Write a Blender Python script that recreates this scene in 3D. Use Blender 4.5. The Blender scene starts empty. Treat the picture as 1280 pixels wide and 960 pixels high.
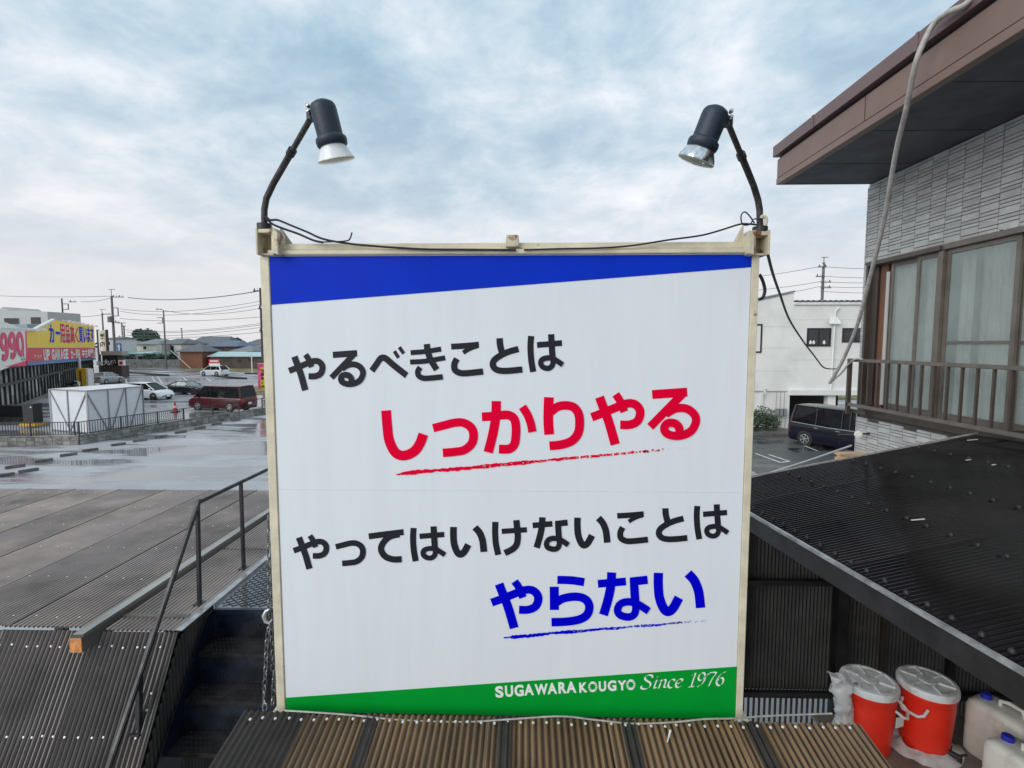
import bpy, bmesh, math, random
from mathutils import Vector, Matrix, noise
from math import radians as R, sin, cos, pi
S = bpy.context.scene
COL = S.collection
random.seed(7)

# ------------------------------------------------------------------ camera
CAMZ = 5.0
PITCH, YAW = math.atan(50/640), math.atan(15/640)
cam_d = bpy.data.cameras.new('camera')
cam = bpy.data.objects.new('camera', cam_d)
COL.objects.link(cam)
cam_d.lens = 18.0
cam_d.sensor_width = 36.0
cam_d.clip_start = 0.05
cam_d.clip_end = 6000
cam.location = (0, 0, CAMZ)
cam.rotation_euler = (pi/2 - PITCH, 0, YAW)
S.camera = cam

# ------------------------------------------------------------------ sky and sun
SUN_EL, SUN_AZ = 27, 226          # azimuth clockwise from +Y
w = bpy.data.worlds.new('World')
S.world = w
w.use_nodes = True
nt = w.node_tree
nt.nodes.clear()
def N(t, kind, **kw):
    n = t.nodes.new(kind)
    for k, v in kw.items():
        if k in n.inputs.keys() if isinstance(k, str) else False:
            n.inputs[k].default_value = v
        else:
            setattr(n, k, v)
    return n
def math_n(t, op, a, b=None, clamp=False):
    n = t.nodes.new('ShaderNodeMath'); n.operation = op; n.use_clamp = clamp
    for i, q in enumerate((a, b)):
        if q is None: continue
        if isinstance(q, (int, float)): n.inputs[i].default_value = q
        else: t.links.new(q, n.inputs[i])
    return n.outputs[0]
def ramp_n(t, fac, stops):
    n = t.nodes.new('ShaderNodeValToRGB')
    el = n.color_ramp.elements
    while len(el) < len(stops): el.new(0.5)
    for e, (p, c) in zip(el, stops):
        e.position = p; e.color = (*c, 1) if len(c) == 3 else c
    t.links.new(fac, n.inputs[0])
    return n.outputs[0]
def mix_n(t, fac, a, b, mode='MIX'):
    n = t.nodes.new('ShaderNodeMix'); n.data_type = 'RGBA'; n.blend_type = mode
    if isinstance(fac, (int, float)): n.inputs[0].default_value = fac
    else: t.links.new(fac, n.inputs[0])
    for i, q in ((6, a), (7, b)):
        if isinstance(q, tuple): n.inputs[i].default_value = (*q, 1)
        else: t.links.new(q, n.inputs[i])
    return n.outputs[2]
tc = nt.nodes.new('ShaderNodeTexCoord')
sep = nt.nodes.new('ShaderNodeSeparateXYZ')
nt.links.new(tc.outputs['Generated'], sep.inputs[0])
zc = math_n(nt, 'MAXIMUM', sep.outputs[2], 0.0)
den = math_n(nt, 'ADD', zc, 0.22)
cmb = nt.nodes.new('ShaderNodeCombineXYZ')
nt.links.new(math_n(nt, 'DIVIDE', sep.outputs[0], den), cmb.inputs[0])
nt.links.new(math_n(nt, 'DIVIDE', sep.outputs[1], den), cmb.inputs[1])
def cloud(scale, detail, rough, off, dist=0.0, sx=1.0):
    mp = nt.nodes.new('ShaderNodeMapping'); mp.inputs['Location'].default_value = off
    mp.inputs['Scale'].default_value = (sx, 1, 1)
    mp.inputs['Rotation'].default_value = (0, 0, R(18))
    nt.links.new(cmb.outputs[0], mp.inputs[0])
    n = nt.nodes.new('ShaderNodeTexNoise'); n.inputs['Scale'].default_value = scale
    n.inputs['Detail'].default_value = detail; n.inputs['Roughness'].default_value = rough
    n.inputs['Distortion'].default_value = dist
    nt.links.new(mp.outputs[0], n.inputs['Vector'])
    return n.outputs['Fac']
big = cloud(1.15, 6, 0.5, (3.1, 1.7, 0), 0.3)
fine = cloud(3.1, 10, 0.62, (8.0, 4.0, 2), 0.2)
f = math_n(nt, 'ADD', math_n(nt, 'MULTIPLY', big, 0.44), math_n(nt, 'MULTIPLY', fine, 0.56))
K = 9.1                                        # Background strength is 0.1
ccol = ramp_n(nt, f, [(0.38, (0.32, 0.465, 0.59)), (0.45, (0.42, 0.565, 0.675)), (0.50, (0.53, 0.65, 0.74)),
                      (0.55, (0.66, 0.74, 0.81)), (0.60, (0.80, 0.84, 0.895)), (0.67, (0.93, 0.95, 0.98))])
hz = ramp_n(nt, zc, [(0.0, (1, 1, 1)), (0.10, (0.85, 0.85, 0.85)), (0.27, (0.28, 0.28, 0.28)), (0.48, (0, 0, 0))])
ccol = mix_n(nt, hz, ccol, (0.72, 0.705, 0.725))
sky = nt.nodes.new('ShaderNodeTexSky')
sky.sky_type = 'NISHITA'; sky.sun_disc = False
sky.sun_elevation = R(SUN_EL); sky.sun_rotation = R(SUN_AZ)
sc10 = mix_n(nt, 1.0, ccol, (K, K, K), 'MULTIPLY')
out = mix_n(nt, 0.94, sky.outputs[0], sc10)
bg = nt.nodes.new('ShaderNodeBackground'); bg.inputs['Strength'].default_value = 0.1
nt.links.new(out, bg.inputs['Color'])
wo = nt.nodes.new('ShaderNodeOutputWorld')
nt.links.new(bg.outputs[0], wo.inputs[0])
sl = bpy.data.lights.new('sun', 'SUN'); sl.energy = 1.5; sl.angle = R(45); sl.color = (1.0, 0.975, 0.94)
sun = bpy.data.objects.new('sun', sl); COL.objects.link(sun)
sd = Vector((sin(R(SUN_AZ))*cos(R(SUN_EL)), cos(R(SUN_AZ))*cos(R(SUN_EL)), sin(R(SUN_EL))))
sun.rotation_euler = sd.to_track_quat('Z', 'Y').to_euler()
S.view_settings.view_transform = 'Standard'
S.view_settings.look = 'None'
S.view_settings.exposure = 0.36
S.view_settings.gamma = 1.0
S.cycles.max_bounces = 8
S.cycles.transparent_max_bounces = 12

# ------------------------------------------------------------------ measuring: photo pixel -> point in the place
_f = Vector((-sin(YAW)*cos(PITCH), cos(YAW)*cos(PITCH), -sin(PITCH)))
_r = Vector((cos(YAW), sin(YAW), 0)); _u = _r.cross(_f)
def ray(x, y): return _f + _r*((x-640)/640) + _u*((480-y)/640)
C0 = Vector((0, 0, CAMZ))
def at_y(x, y, v): d = ray(x, y); return C0 + d*(v/d.y)
def at_x(x, y, v): d = ray(x, y); return C0 + d*(v/d.x)
def at_z(x, y, v=0.0): d = ray(x, y); return C0 + d*((v-CAMZ)/d.z)

# ------------------------------------------------------------------ materials
MATS = {}
def mat(name, col, rough=0.5, metal=0.0, var=0.08, scale=3.0, bump=0.0, bscale=60.0, col2=None, c2=(0.5, 0.62),
        c2scale=2.0, rvar=0.0, rnd=0.0, spec=0.5, coat=0.0, alpha=1.0, trans=0.0, stretch=(1, 1, 1), detail=6, emit=None, world=False):
    m = bpy.data.materials.new(name); m.use_nodes = True
    t = m.node_tree; b = t.nodes['Principled BSDF']
    b.inputs['Roughness'].default_value = rough; b.inputs['Metallic'].default_value = metal
    b.inputs['Specular IOR Level'].default_value = spec
    b.inputs['Coat Weight'].default_value = coat; b.inputs['Coat Roughness'].default_value = 0.05
    b.inputs['Alpha'].default_value = alpha; b.inputs['Transmission Weight'].default_value = trans
    tc = t.nodes.new('ShaderNodeTexCoord')
    src = tc.outputs['Object']
    if world:
        g = t.nodes.new('ShaderNodeNewGeometry'); src = g.outputs['Position']
    mp = t.nodes.new('ShaderNodeMapping'); mp.inputs['Scale'].default_value = stretch
    t.links.new(src, mp.inputs[0])
    oi = t.nodes.new('ShaderNodeObjectInfo')
    if rnd:
        a = t.nodes.new('ShaderNodeVectorMath'); a.operation = 'ADD'
        t.links.new(mp.outputs[0], a.inputs[0])
        t.links.new(math_n(t, 'MULTIPLY', oi.outputs['Random'], 37.0), a.inputs[1]); vec = a.outputs[0]
    else: vec = mp.outputs[0]
    def ns(sc, de=detail, ro=0.6):
        n = t.nodes.new('ShaderNodeTexNoise'); n.inputs['Scale'].default_value = sc
        n.inputs['Detail'].default_value = de; n.inputs['Roughness'].default_value = ro
        t.links.new(vec, n.inputs['Vector']); return n.outputs['Fac']
    lo = tuple(max(0, c*(1-var*2)) for c in col); hi = tuple(min(1, c*(1+var*2)) for c in col)
    c = ramp_n(t, ns(scale), [(0.3, lo), (0.7, hi)])
    if col2 is not None:
        f2 = ramp_n(t, ns(c2scale), [(c2[0], (0, 0, 0)), (c2[1], (1, 1, 1))])
        c = mix_n(t, f2, c, col2)
    if rnd:
        k = math_n(t, 'ADD', math_n(t, 'MULTIPLY', oi.outputs['Random'], 2*rnd), 1-rnd)
        cb = t.nodes.new('ShaderNodeCombineXYZ')
        for i in range(3): t.links.new(k, cb.inputs[i])
        c = mix_n(t, 1.0, c, cb.outputs[0], 'MULTIPLY')
    t.links.new(c, b.inputs['Base Color'])
    if rvar:
        rr = ramp_n(t, ns(scale*0.6, 4), [(0.35, (max(0.02, rough-rvar),)*3), (0.65, (min(1, rough+rvar),)*3)])
        t.links.new(rr, b.inputs['Roughness'])
    if bump:
        bn = t.nodes.new('ShaderNodeBump'); bn.inputs['Strength'].default_value = bump; bn.inputs['Distance'].default_value = 0.01
        t.links.new(ns(bscale, 4), bn.inputs['Height']); t.links.new(bn.outputs[0], b.inputs['Normal'])
    if emit: b.inputs['Emission Color'].default_value = (*emit, 1); b.inputs['Emission Strength'].default_value = 1
    MATS[name] = m
    return m
def sr(r, g, b):
    f = lambda c: ((c/255+0.055)/1.055)**2.4 if c > 10 else c/255/12.92
    return (f(r), f(g), f(b))
# wet asphalt: water lies in streaks and pools
def wet(name, col, pool=0.5, streak=(0.35, 1.0, 1), sc=0.35, dry=0.42, lo=0.06, crack=False):
    m = bpy.data.materials.new(name); m.use_nodes = True
    t = m.node_tree; b = t.nodes['Principled BSDF']
    g = t.nodes.new('ShaderNodeNewGeometry')
    mp = t.nodes.new('ShaderNodeMapping'); mp.inputs['Scale'].default_value = streak
    t.links.new(g.outputs['Position'], mp.inputs[0])
    def ns(sc, de, vec, ro=0.6):
        n = t.nodes.new('ShaderNodeTexNoise'); n.inputs['Scale'].default_value = sc
        n.inputs['Detail'].default_value = de; n.inputs['Roughness'].default_value = ro
        t.links.new(vec, n.inputs['Vector']); return n.outputs['Fac']
    p = ramp_n(t, ns(sc, 8, mp.outputs[0]), [(pool-0.025, (0, 0, 0)), (pool+0.035, (1, 1, 1))])
    grain = ns(55, 3, g.outputs['Position'])
    patch = ns(0.25, 5, g.outputs['Position'])
    c1 = ramp_n(t, patch, [(0.35, tuple(c*0.72 for c in col)), (0.65, tuple(c*1.3 for c in col))])
    c1 = mix_n(t, math_n(t, 'MULTIPLY', grain, 0.5), c1, tuple(c*1.9 for c in col))
    c2 = mix_n(t, p, c1, tuple(c*0.62 for c in col))
    b.inputs['Specular IOR Level'].default_value = 0.75
    t.links.new(c2, b.inputs['Base Color'])
    rr = ramp_n(t, p, [(0, (dry,)*3), (1, (lo,)*3)])
    t.links.new(rr, b.inputs['Roughness'])
    bn = t.nodes.new('ShaderNodeBump'); bn.inputs['Distance'].default_value = 0.006
    t.links.new(math_n(t, 'MULTIPLY', math_n(t, 'SUBTRACT', 1.0, p), 0.5), bn.inputs['Strength'])
    t.links.new(grain, bn.inputs['Height']); t.links.new(bn.outputs[0], b.inputs['Normal'])
    MATS[name] = m
    return m
M = MATS
wet('asphalt_far', (0.25, 0.255, 0.265), 0.48, (0.25, 1, 1), 0.28, 0.55, 0.16)
wet('asphalt_lot', (0.32, 0.32, 0.33), 0.50, (0.25, 1.0, 1), 0.42, 0.46, 0.09)
wet('asphalt_dark', (0.060, 0.062, 0.065), 0.56, (0.6, 1, 1), 0.6, 0.5, 0.15)
mat('paint_line', (0.62, 0.62, 0.62), 0.5, var=0.15, scale=4)
mat('concrete', (0.24, 0.235, 0.22), 0.7, var=0.25, scale=2.5, bump=0.3, bscale=30, rnd=0.12, col2=(0.06, 0.06, 0.055), c2=(0.5, 0.72))
mat('concrete_dark', (0.12, 0.115, 0.11), 0.5, var=0.25, scale=6, bump=0.3, rnd=0.15)
mat('sign_white', (0.75, 0.78, 0.82), 0.36, var=0.012, scale=1.3, spec=0.4, stretch=(5, 1, 0.5), col2=(0.715, 0.745, 0.785), c2=(0.5, 0.8), c2scale=2.5, bump=0.12, bscale=1.4)
mat('sign_blue', (0.0, 0.03, 0.52), 0.5, var=0.03, scale=4, spec=0.12)
mat('sign_green', (0.0, 0.31, 0.03), 0.5, var=0.03, scale=4, spec=0.12)
mat('ink_black', (0.010, 0.011, 0.018), 0.5, var=0.03, spec=0.3)
mat('ink_red', (0.78, 0.0, 0.035), 0.5, var=0.02, spec=0.05)
mat('ink_blue', (0.0, 0.0, 0.60), 0.5, var=0.02, spec=0.05)
mat('ink_white', (0.84, 0.86, 0.84), 0.4, var=0.02)
mat('cream_steel', (0.66, 0.60, 0.45), 0.45, var=0.08, scale=9, bump=0.15, bscale=45, col2=(0.20, 0.10, 0.035), c2=(0.66, 0.74), c2scale=14)
mat('rusty_cream', (0.60, 0.54, 0.40), 0.5, var=0.1, scale=14, bump=0.2, col2=(0.22, 0.085, 0.02), c2=(0.54, 0.64), c2scale=17)
mat('lamp_navy', (0.010, 0.022, 0.040), 0.5, var=0.15, scale=20, bump=0.15, bscale=120)
mat('dark_steel', (0.022, 0.022, 0.025), 0.38, metal=0.1, var=0.2, scale=14, bump=0.15, rvar=0.12)
mat('arm_steel', (0.05, 0.045, 0.045), 0.5, metal=0.2, var=0.3, scale=30, bump=0.3, bscale=90, col2=(0.12, 0.10, 0.09), c2=(0.55, 0.7), c2scale=40)
mat('bulb_white', (0.74, 0.75, 0.76), 0.25, var=0.03)
mat('bulb_glass', (0.86, 0.93, 0.80), 0.06, var=0.01, trans=0.75)
mat('bulb_silver', (0.62, 0.64, 0.66), 0.12, metal=0.95, var=0.2, scale=16)
mat('bulb_rim', (0.62, 0.64, 0.46), 0.2, var=0.1, trans=0.2)
mat('cable_black', (0.022, 0.020, 0.022), 0.45, var=0.2, scale=30)
mat('cable_grey', (0.36, 0.34, 0.31), 0.5, var=0.15, scale=20)
mat('conduit', (0.42, 0.40, 0.37), 0.5, var=0.12, scale=20)
mat('steel_chain', (0.20, 0.20, 0.20), 0.32, metal=0.8, var=0.3, scale=30)
mat('galvanised', (0.5, 0.51, 0.52), 0.3, metal=0.8, var=0.15, scale=20)
mat('screw', (0.72, 0.72, 0.72), 0.35, metal=0.3, var=0.1)
mat('bolt_cap', (0.015, 0.015, 0.015), 0.55, var=0.1)
mat('corr_grey', (0.43, 0.345, 0.295), 0.19, var=0.22, scale=1.6, rvar=0.1, rnd=0.16, col2=(0.46, 0.37, 0.345), c2=(0.5, 0.66), c2scale=1.1, world=True)
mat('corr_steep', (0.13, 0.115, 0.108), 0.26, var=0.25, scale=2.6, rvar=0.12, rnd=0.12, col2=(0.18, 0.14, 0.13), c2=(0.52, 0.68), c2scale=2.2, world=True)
mat('corr_brown', (0.185, 0.115, 0.058), 0.36, var=0.18, scale=5, rvar=0.12, rnd=0.08, col2=(0.085, 0.058, 0.038), c2=(0.5, 0.72), c2scale=3.5, stretch=(1, 0.35, 1), world=True)
mat('trough_dark', (0.028, 0.024, 0.022), 0.4, var=0.35, scale=5, world=True)
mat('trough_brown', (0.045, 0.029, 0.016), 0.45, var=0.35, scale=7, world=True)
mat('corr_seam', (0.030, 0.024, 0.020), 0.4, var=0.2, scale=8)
mat('corr_black', (0.012, 0.010, 0.011), 0.15, var=0.25, scale=2, rvar=0.06, rnd=0.15, world=True)
mat('corr_wall', (0.040, 0.037, 0.033), 0.5, var=0.25, scale=4, rnd=0.1, rvar=0.1)
mat('beam_black', (0.018, 0.016, 0.016), 0.4, var=0.25, scale=8, rvar=0.1)
mat('beam_brown', (0.055, 0.038, 0.030), 0.3, var=0.2, scale=6)
mat('flashing', (0.42, 0.42, 0.42), 0.3, metal=0.5, var=0.2, scale=10, rvar=0.12)
mat('wood_wet', (0.10, 0.095, 0.08), 0.5, var=0.3, scale=7, stretch=(1, 0.12, 1), bump=0.3)
mat('wood_top', (0.27, 0.26, 0.24), 0.25, var=0.3, scale=7, stretch=(1, 0.15, 1), bump=0.2)
mat('wood_orange', (0.62, 0.25, 0.085), 0.5, var=0.25, scale=20, stretch=(1, 0.15, 1))
mat('plank', (0.62, 0.40, 0.24), 0.55, var=0.18, scale=8, stretch=(0.2, 1, 1))
mat('step_navy', (0.007, 0.012, 0.024), 0.30, metal=0.2, var=0.4, scale=7, rvar=0.15, bump=0.1, col2=(0.24, 0.10, 0.06), c2=(0.66, 0.70), c2scale=5)
mat('tread_dark', (0.022, 0.020, 0.020), 0.25, metal=0.4, var=0.3, scale=9, rvar=0.12)
mat('tile_grey', (0.49, 0.49, 0.475), 0.7, var=0.12, scale=3, bump=0.35, bscale=70, rnd=0.055)
mat('grout', (0.10, 0.095, 0.09), 0.8, var=0.15, scale=4)
mat('eave_brown', (0.20, 0.125, 0.10), 0.42, var=0.07, scale=1.5)
mat('eave_cap', (0.15, 0.09, 0.088), 0.38, var=0.07, scale=1.5)
mat('soffit', (0.07, 0.072, 0.085), 0.6, var=0.2, scale=3)
mat('sash', (0.09, 0.07, 0.058), 0.38, metal=0.3, var=0.1, scale=5)
mat('shutter_brown', (0.05, 0.038, 0.032), 0.45, var=0.1)
mat('sash_light', (0.17, 0.145, 0.125), 0.38, metal=0.3, var=0.1, scale=5)
mat('frosted', (0.40, 0.48, 0.455), 0.12, var=0.09, scale=2.2, bump=0.12, bscale=220, spec=0.6, alpha=0.42)
mat('curtain', (0.66, 0.66, 0.62), 0.8, var=0.12, scale=7, stretch=(1, 8, 1))
mat('wood_jamb', (0.17, 0.07, 0.03), 0.5, var=0.2, scale=5, stretch=(1, 1, 0.2))
mat('white_wall', (0.74, 0.735, 0.70), 0.7, var=0.04, scale=0.6, col2=(0.62, 0.61, 0.57), c2=(0.5, 0.75), c2scale=0.5)
mat('white_trim', (0.72, 0.72, 0.70), 0.5, var=0.04)
mat('dark_void', (0.03, 0.028, 0.025), 0.8, var=0.2)
mat('window_dark', (0.02, 0.025, 0.03), 0.12, var=0.3, scale=1.2, spec=0.6)
mat('car_glass', (0.008, 0.009, 0.011), 0.05, var=0.2, spec=0.25)
mat('car_glass_pale', (0.22, 0.27, 0.27), 0.06, var=0.2, spec=0.7)
mat('paint_white', (0.78, 0.79, 0.80), 0.25, var=0.01, coat=0.7)
mat('paint_silver', (0.36, 0.375, 0.39), 0.3, metal=0.5, var=0.02, coat=0.7)
mat('paint_navy', (0.006, 0.009, 0.018), 0.25, var=0.05, coat=0.25, spec=0.35)
mat('paint_maroon', (0.075, 0.004, 0.009), 0.25, var=0.05, coat=0.3, spec=0.4)
mat('paint_blackblue', (0.005, 0.005, 0.014), 0.22, var=0.05, coat=0.25, spec=0.35)
mat('rubber', (0.018, 0.018, 0.018), 0.75, var=0.1)
mat('alloy', (0.55, 0.56, 0.57), 0.3, metal=0.8, var=0.1)
mat('alloy_dark', (0.08, 0.08, 0.085), 0.35, metal=0.6, var=0.1)
mat('tail_red', (0.42, 0.01, 0.03), 0.15, var=0.1, coat=0.6)
mat('head_clear', (0.62, 0.66, 0.68), 0.08, metal=0.4, var=0.2, scale=9)
mat('chrome', (0.68, 0.70, 0.71), 0.12, metal=0.9, var=0.05)
mat('plastic_black', (0.02, 0.02, 0.021), 0.5, var=0.15)
mat('cooler_red', (0.92, 0.032, 0.012), 0.42, var=0.06, scale=6, bump=0.1, bscale=200)
mat('cooler_lid', (0.80, 0.81, 0.80), 0.45, var=0.08, scale=7, col2=(0.40, 0.36, 0.30), c2=(0.5, 0.7), c2scale=7)
mat('white_plastic', (0.72, 0.71, 0.67), 0.4, var=0.05)
mat('bag', (0.68, 0.68, 0.66), 0.35, var=0.1, scale=10, alpha=0.82)
mat('can_white', (0.80, 0.77, 0.69), 0.42, var=0.07, scale=4, col2=(0.45, 0.40, 0.30), c2=(0.55, 0.8), c2scale=6)
mat('cap_blue', (0.02, 0.03, 0.45), 0.4, var=0.05)
mat('shelf', (0.20, 0.175, 0.145), 0.55, var=0.2, scale=5, rvar=0.1, bump=0.1)
mat('leaf_far', (0.045, 0.085, 0.055), 0.8, var=0.35, scale=0.8)
mat('leaf_bush', (0.055, 0.085, 0.04), 0.7, var=0.4, scale=6)
mat('bark', (0.07, 0.055, 0.045), 0.9, var=0.2)
mat('grass', (0.19, 0.165, 0.065), 0.9, var=0.3, scale=0.5, bump=0.6, bscale=20)
mat('shop_yellow', (0.98, 0.66, 0.0), 0.45, var=0.04)
mat('shop_red', (0.72, 0.03, 0.07), 0.45, var=0.05)
mat('shop_blue', (0.08, 0.22, 0.48), 0.45, var=0.08)
mat('shop_pink', (0.85, 0.04, 0.16), 0.5, var=0.05)
mat('shop_white', (0.88, 0.89, 0.82), 0.45, var=0.02)
mat('frame_black', (0.018, 0.018, 0.02), 0.5, var=0.1)
mat('shop_glass', (0.26, 0.265, 0.26), 0.08, var=0.6, scale=0.45, col2=(0.60, 0.60, 0.57), c2=(0.48, 0.60), c2scale=0.5, spec=0.5)  # pale base and patches: sky reflections put into the glass colour
mat('shop_wall', (0.28, 0.28, 0.27), 0.7, var=0.1)
mat('grey_render', (0.48, 0.475, 0.46), 0.8, var=0.05, scale=0.3)
mat('grey_render_dark', (0.38, 0.38, 0.36), 0.8, var=0.05, scale=0.3)
mat('blue_roof', (0.22, 0.32, 0.38), 0.5, var=0.08)
mat('pole', (0.15, 0.145, 0.14), 0.8, var=0.1, scale=2)
mat('pole_dark', (0.07, 0.062, 0.06), 0.8, var=0.1, scale=2)
mat('wire', (0.11, 0.11, 0.12), 0.7, var=0.05)
mat('roof_slate', (0.125, 0.135, 0.15), 0.6, var=0.12, scale=1, stretch=(1, 1, 6))
mat('roof_grey', (0.20, 0.215, 0.22), 0.6, var=0.12, scale=1, stretch=(1, 1, 6))
mat('roof_teal', (0.40, 0.56, 0.56), 0.45, var=0.08)
mat('roof_darkblue', (0.10, 0.13, 0.20), 0.5, var=0.1)
mat('wall_cream', (0.62, 0.58, 0.49), 0.8, var=0.04)
mat('wall_pale', (0.60, 0.60, 0.58), 0.8, var=0.05)
mat('wall_brick', (0.20, 0.085, 0.05), 0.8, var=0.12, scale=3)
mat('wall_brown', (0.085, 0.062, 0.055), 0.8, var=0.12, scale=1)
mat('wall_yellow', (0.60, 0.55, 0.22), 0.8, var=0.04)
mat('tarp', (0.70, 0.72, 0.75), 0.4, var=0.03, scale=1.0, bump=0.1, bscale=6)
mat('tarp_roof', (0.70, 0.68, 0.66), 0.4, var=0.04, scale=1.0)
mat('frame_grey', (0.32, 0.33, 0.35), 0.4, metal=0.5, var=0.05)
mat('vend_yellow', (0.72, 0.42, 0.01), 0.4, var=0.05)
mat('cone_red', (0.62, 0.03, 0.03), 0.5, var=0.05)
mat('banner_pink', (0.66, 0.07, 0.20), 0.6, var=0.25, scale=3)
mat('banner_yellow', (0.76, 0.60, 0.0), 0.6, var=0.05)
mat('board_red', (0.60, 0.05, 0.05), 0.5, var=0.1)
mat('road_blue', (0.02, 0.13, 0.42), 0.5, var=0.05)

# ------------------------------------------------------------------ mesh building
class MB:
    def __init__(s): s.v = []; s.f = []; s.low = set()
    def add(s, vs, fs):
        o = len(s.v); s.v += [Vector(p) for p in vs]; s.f += [tuple(i+o for i in q) for q in fs]; return s
    def box(s, lo, hi, rz=0.0, c=None):
        x0, y0, z0 = lo; x1, y1, z1 = hi
        vs = [Vector(p) for p in ((x0,y0,z0),(x1,y0,z0),(x1,y1,z0),(x0,y1,z0),(x0,y0,z1),(x1,y0,z1),(x1,y1,z1),(x0,y1,z1))]
        if rz:
            cc = Vector(c) if c else Vector(((x0+x1)/2, (y0+y1)/2, 0)); m = Matrix.Rotation(rz, 3, 'Z')
            cc.z = 0
            vs = [m @ (p-cc) + cc for p in vs]
        return s.add(vs, [(0,3,2,1),(4,5,6,7),(0,1,5,4),(1,2,6,5),(2,3,7,6),(3,0,4,7)])
    def obox(s, o, a, b, c):              # oriented box: corner + three edge vectors
        o, a, b, c = map(Vector, (o, a, b, c))
        vs = [o, o+a, o+a+b, o+b, o+c, o+a+c, o+a+b+c, o+b+c]
        fs = [(0,3,2,1),(4,5,6,7),(0,1,5,4),(1,2,6,5),(2,3,7,6),(3,0,4,7)]
        if a.cross(b).dot(c) < 0: fs = [q[::-1] for q in fs]
        return s.add(vs, fs)
    def bar(s, p, q, wd, ht=None, up=(0, 0, 1)):
        p, q = Vector(p), Vector(q); ht = ht or wd; d = (q-p).normalized()
        up = Vector(up)
        if abs(d.dot(up)) > 0.98: up = Vector((0, 1, 0))
        a = d.cross(up).normalized(); b = a.cross(d)
        return s.obox(p - a*wd/2 - b*ht/2, q-p, a*wd, b*ht)
    def tube(s, pts, r, n=8, cap=True, smooth=0):
        pts = [Vector(p) for p in pts]
        r0 = list(r) if isinstance(r, (list, tuple)) else None; n0 = len(pts)
        if smooth: pts = spline(pts, smooth)
        if r0 is None: rs = [r]*len(pts)
        else:
            rs = []
            for i in range(len(pts)):
                q = i/(len(pts)-1)*(n0-1); k = min(int(q), n0-2); rs.append(r0[k] + (r0[k+1]-r0[k])*(q-k))
        vs = []; ref = None
        for i, p in enumerate(pts):
            t = (pts[min(i+1, len(pts)-1)] - pts[max(i-1, 0)]).normalized()
            if ref is None: ref = Vector((0, 0, 1)) if abs(t.z) < 0.9 else Vector((1, 0, 0))
            a = t.cross(ref).normalized(); b = a.cross(t).normalized(); ref = b
            for k in range(n):
                an = 2*pi*k/n; vs.append(p + (a*cos(an) + b*sin(an))*rs[i])
        fs = []
        for i in range(len(pts)-1):
            for k in range(n):
                fs.append((i*n+k, i*n+(k+1) % n, (i+1)*n+(k+1) % n, (i+1)*n+k))
        if cap: fs += [tuple(range(n-1, -1, -1)), tuple(range((len(pts)-1)*n, len(pts)*n))]
        return s.add(vs, fs)
    def lathe(s, o, axis, prof, n=24):     # prof: (radius, distance along the axis)
        o, ax = Vector(o), Vector(axis).normalized()
        ref = Vector((0, 0, 1)) if abs(ax.z) < 0.9 else Vector((1, 0, 0))
        a = ax.cross(ref).normalized(); b = ax.cross(a)
        vs = []
        for (r, h) in prof:
            for k in range(n):
                an = 2*pi*k/n; vs.append(o + ax*h + (a*cos(an)+b*sin(an))*r)
        fs = []
        for i in range(len(prof)-1):
            for k in range(n):
                fs.append((i*n+k, i*n+(k+1) % n, (i+1)*n+(k+1) % n, (i+1)*n+k))
        return s.add(vs, fs)
    def prism(s, pts, off):                # planar polygon extruded by off
        pts = [Vector(p) for p in pts]; off = Vector(off); n = len(pts)
        vs = pts + [p+off for p in pts]
        return s.add(vs, [tuple(range(n)), tuple(range(2*n-1, n-1, -1))] + [(i, i+n, (i+1) % n+n, (i+1) % n) for i in range(n)])
    def quad(s, *p): return s.add(p, [tuple(range(len(p)))])
    def build(s, name, m, parent=None, smooth=False, m2=None, bevel=0.0, loc=None, fix=True, local=False):
        base = Vector((0, 0, 0))
        if parent is not None and not local:
            q = parent
            while q: base += q.location; q = q.parent
        if loc is not None and parent is None: base = Vector(loc)
        me = bpy.data.meshes.new(name)
        me.from_pydata([p-base for p in s.v], [], s.f)
        bm = bmesh.new(); bm.from_mesh(me)
        if fix: bmesh.ops.recalc_face_normals(bm, faces=bm.faces)
        if bevel: bmesh.ops.bevel(bm, geom=bm.edges[:], offset=bevel, segments=2, affect='EDGES', clamp_overlap=True)
        bm.to_mesh(me); bm.free()
        if smooth:
            for p in me.polygons: p.use_smooth = True
            me.set_sharp_from_angle(angle=R(38))
        me.materials.append(M[m] if isinstance(m, str) else m)
        if m2:
            me.materials.append(M[m2])
            for i in s.low: me.polygons[i].material_index = 1
        o = bpy.data.objects.new(name, me); COL.objects.link(o)
        if parent is not None: o.parent = parent
        elif loc is not None: o.location = loc
        return o
def spline(pts, k=6):
    P = [pts[0]] + list(pts) + [pts[-1]]; out = []
    for i in range(1, len(P)-2):
        for j in range(k):
            t = j/k; a, b, c, d = P[i-1], P[i], P[i+1], P[i+2]
            out.append(0.5*((2*b) + (c-a)*t + (2*a-5*b+4*c-d)*t*t + (3*b-3*c+d-a)*t**3))
    out.append(P[-2]); return out
def tag(o, label, cat, group=None, kind=None):
    if label: o['label'] = label
    if cat: o['category'] = cat
    if group: o['group'] = group
    if kind: o['kind'] = kind
    return o
def thing(name, label, cat, loc=(0, 0, 0), group=None, rz=0.0):
    o = bpy.data.objects.new(name, None); COL.objects.link(o); o.empty_display_size = 0.2
    o.location = loc; o.rotation_euler = (0, 0, rz)
    return tag(o, label, cat, group)
def struct(o): o['kind'] = 'structure'; return o
def stuff(o): o['kind'] = 'stuff'; return o
def clone(o, name=None, parent=None, loc=None):
    c = o.copy(); COL.objects.link(c)
    if parent is not None: c.parent = parent
    if loc is not None: c.location = loc
    return c
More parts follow.
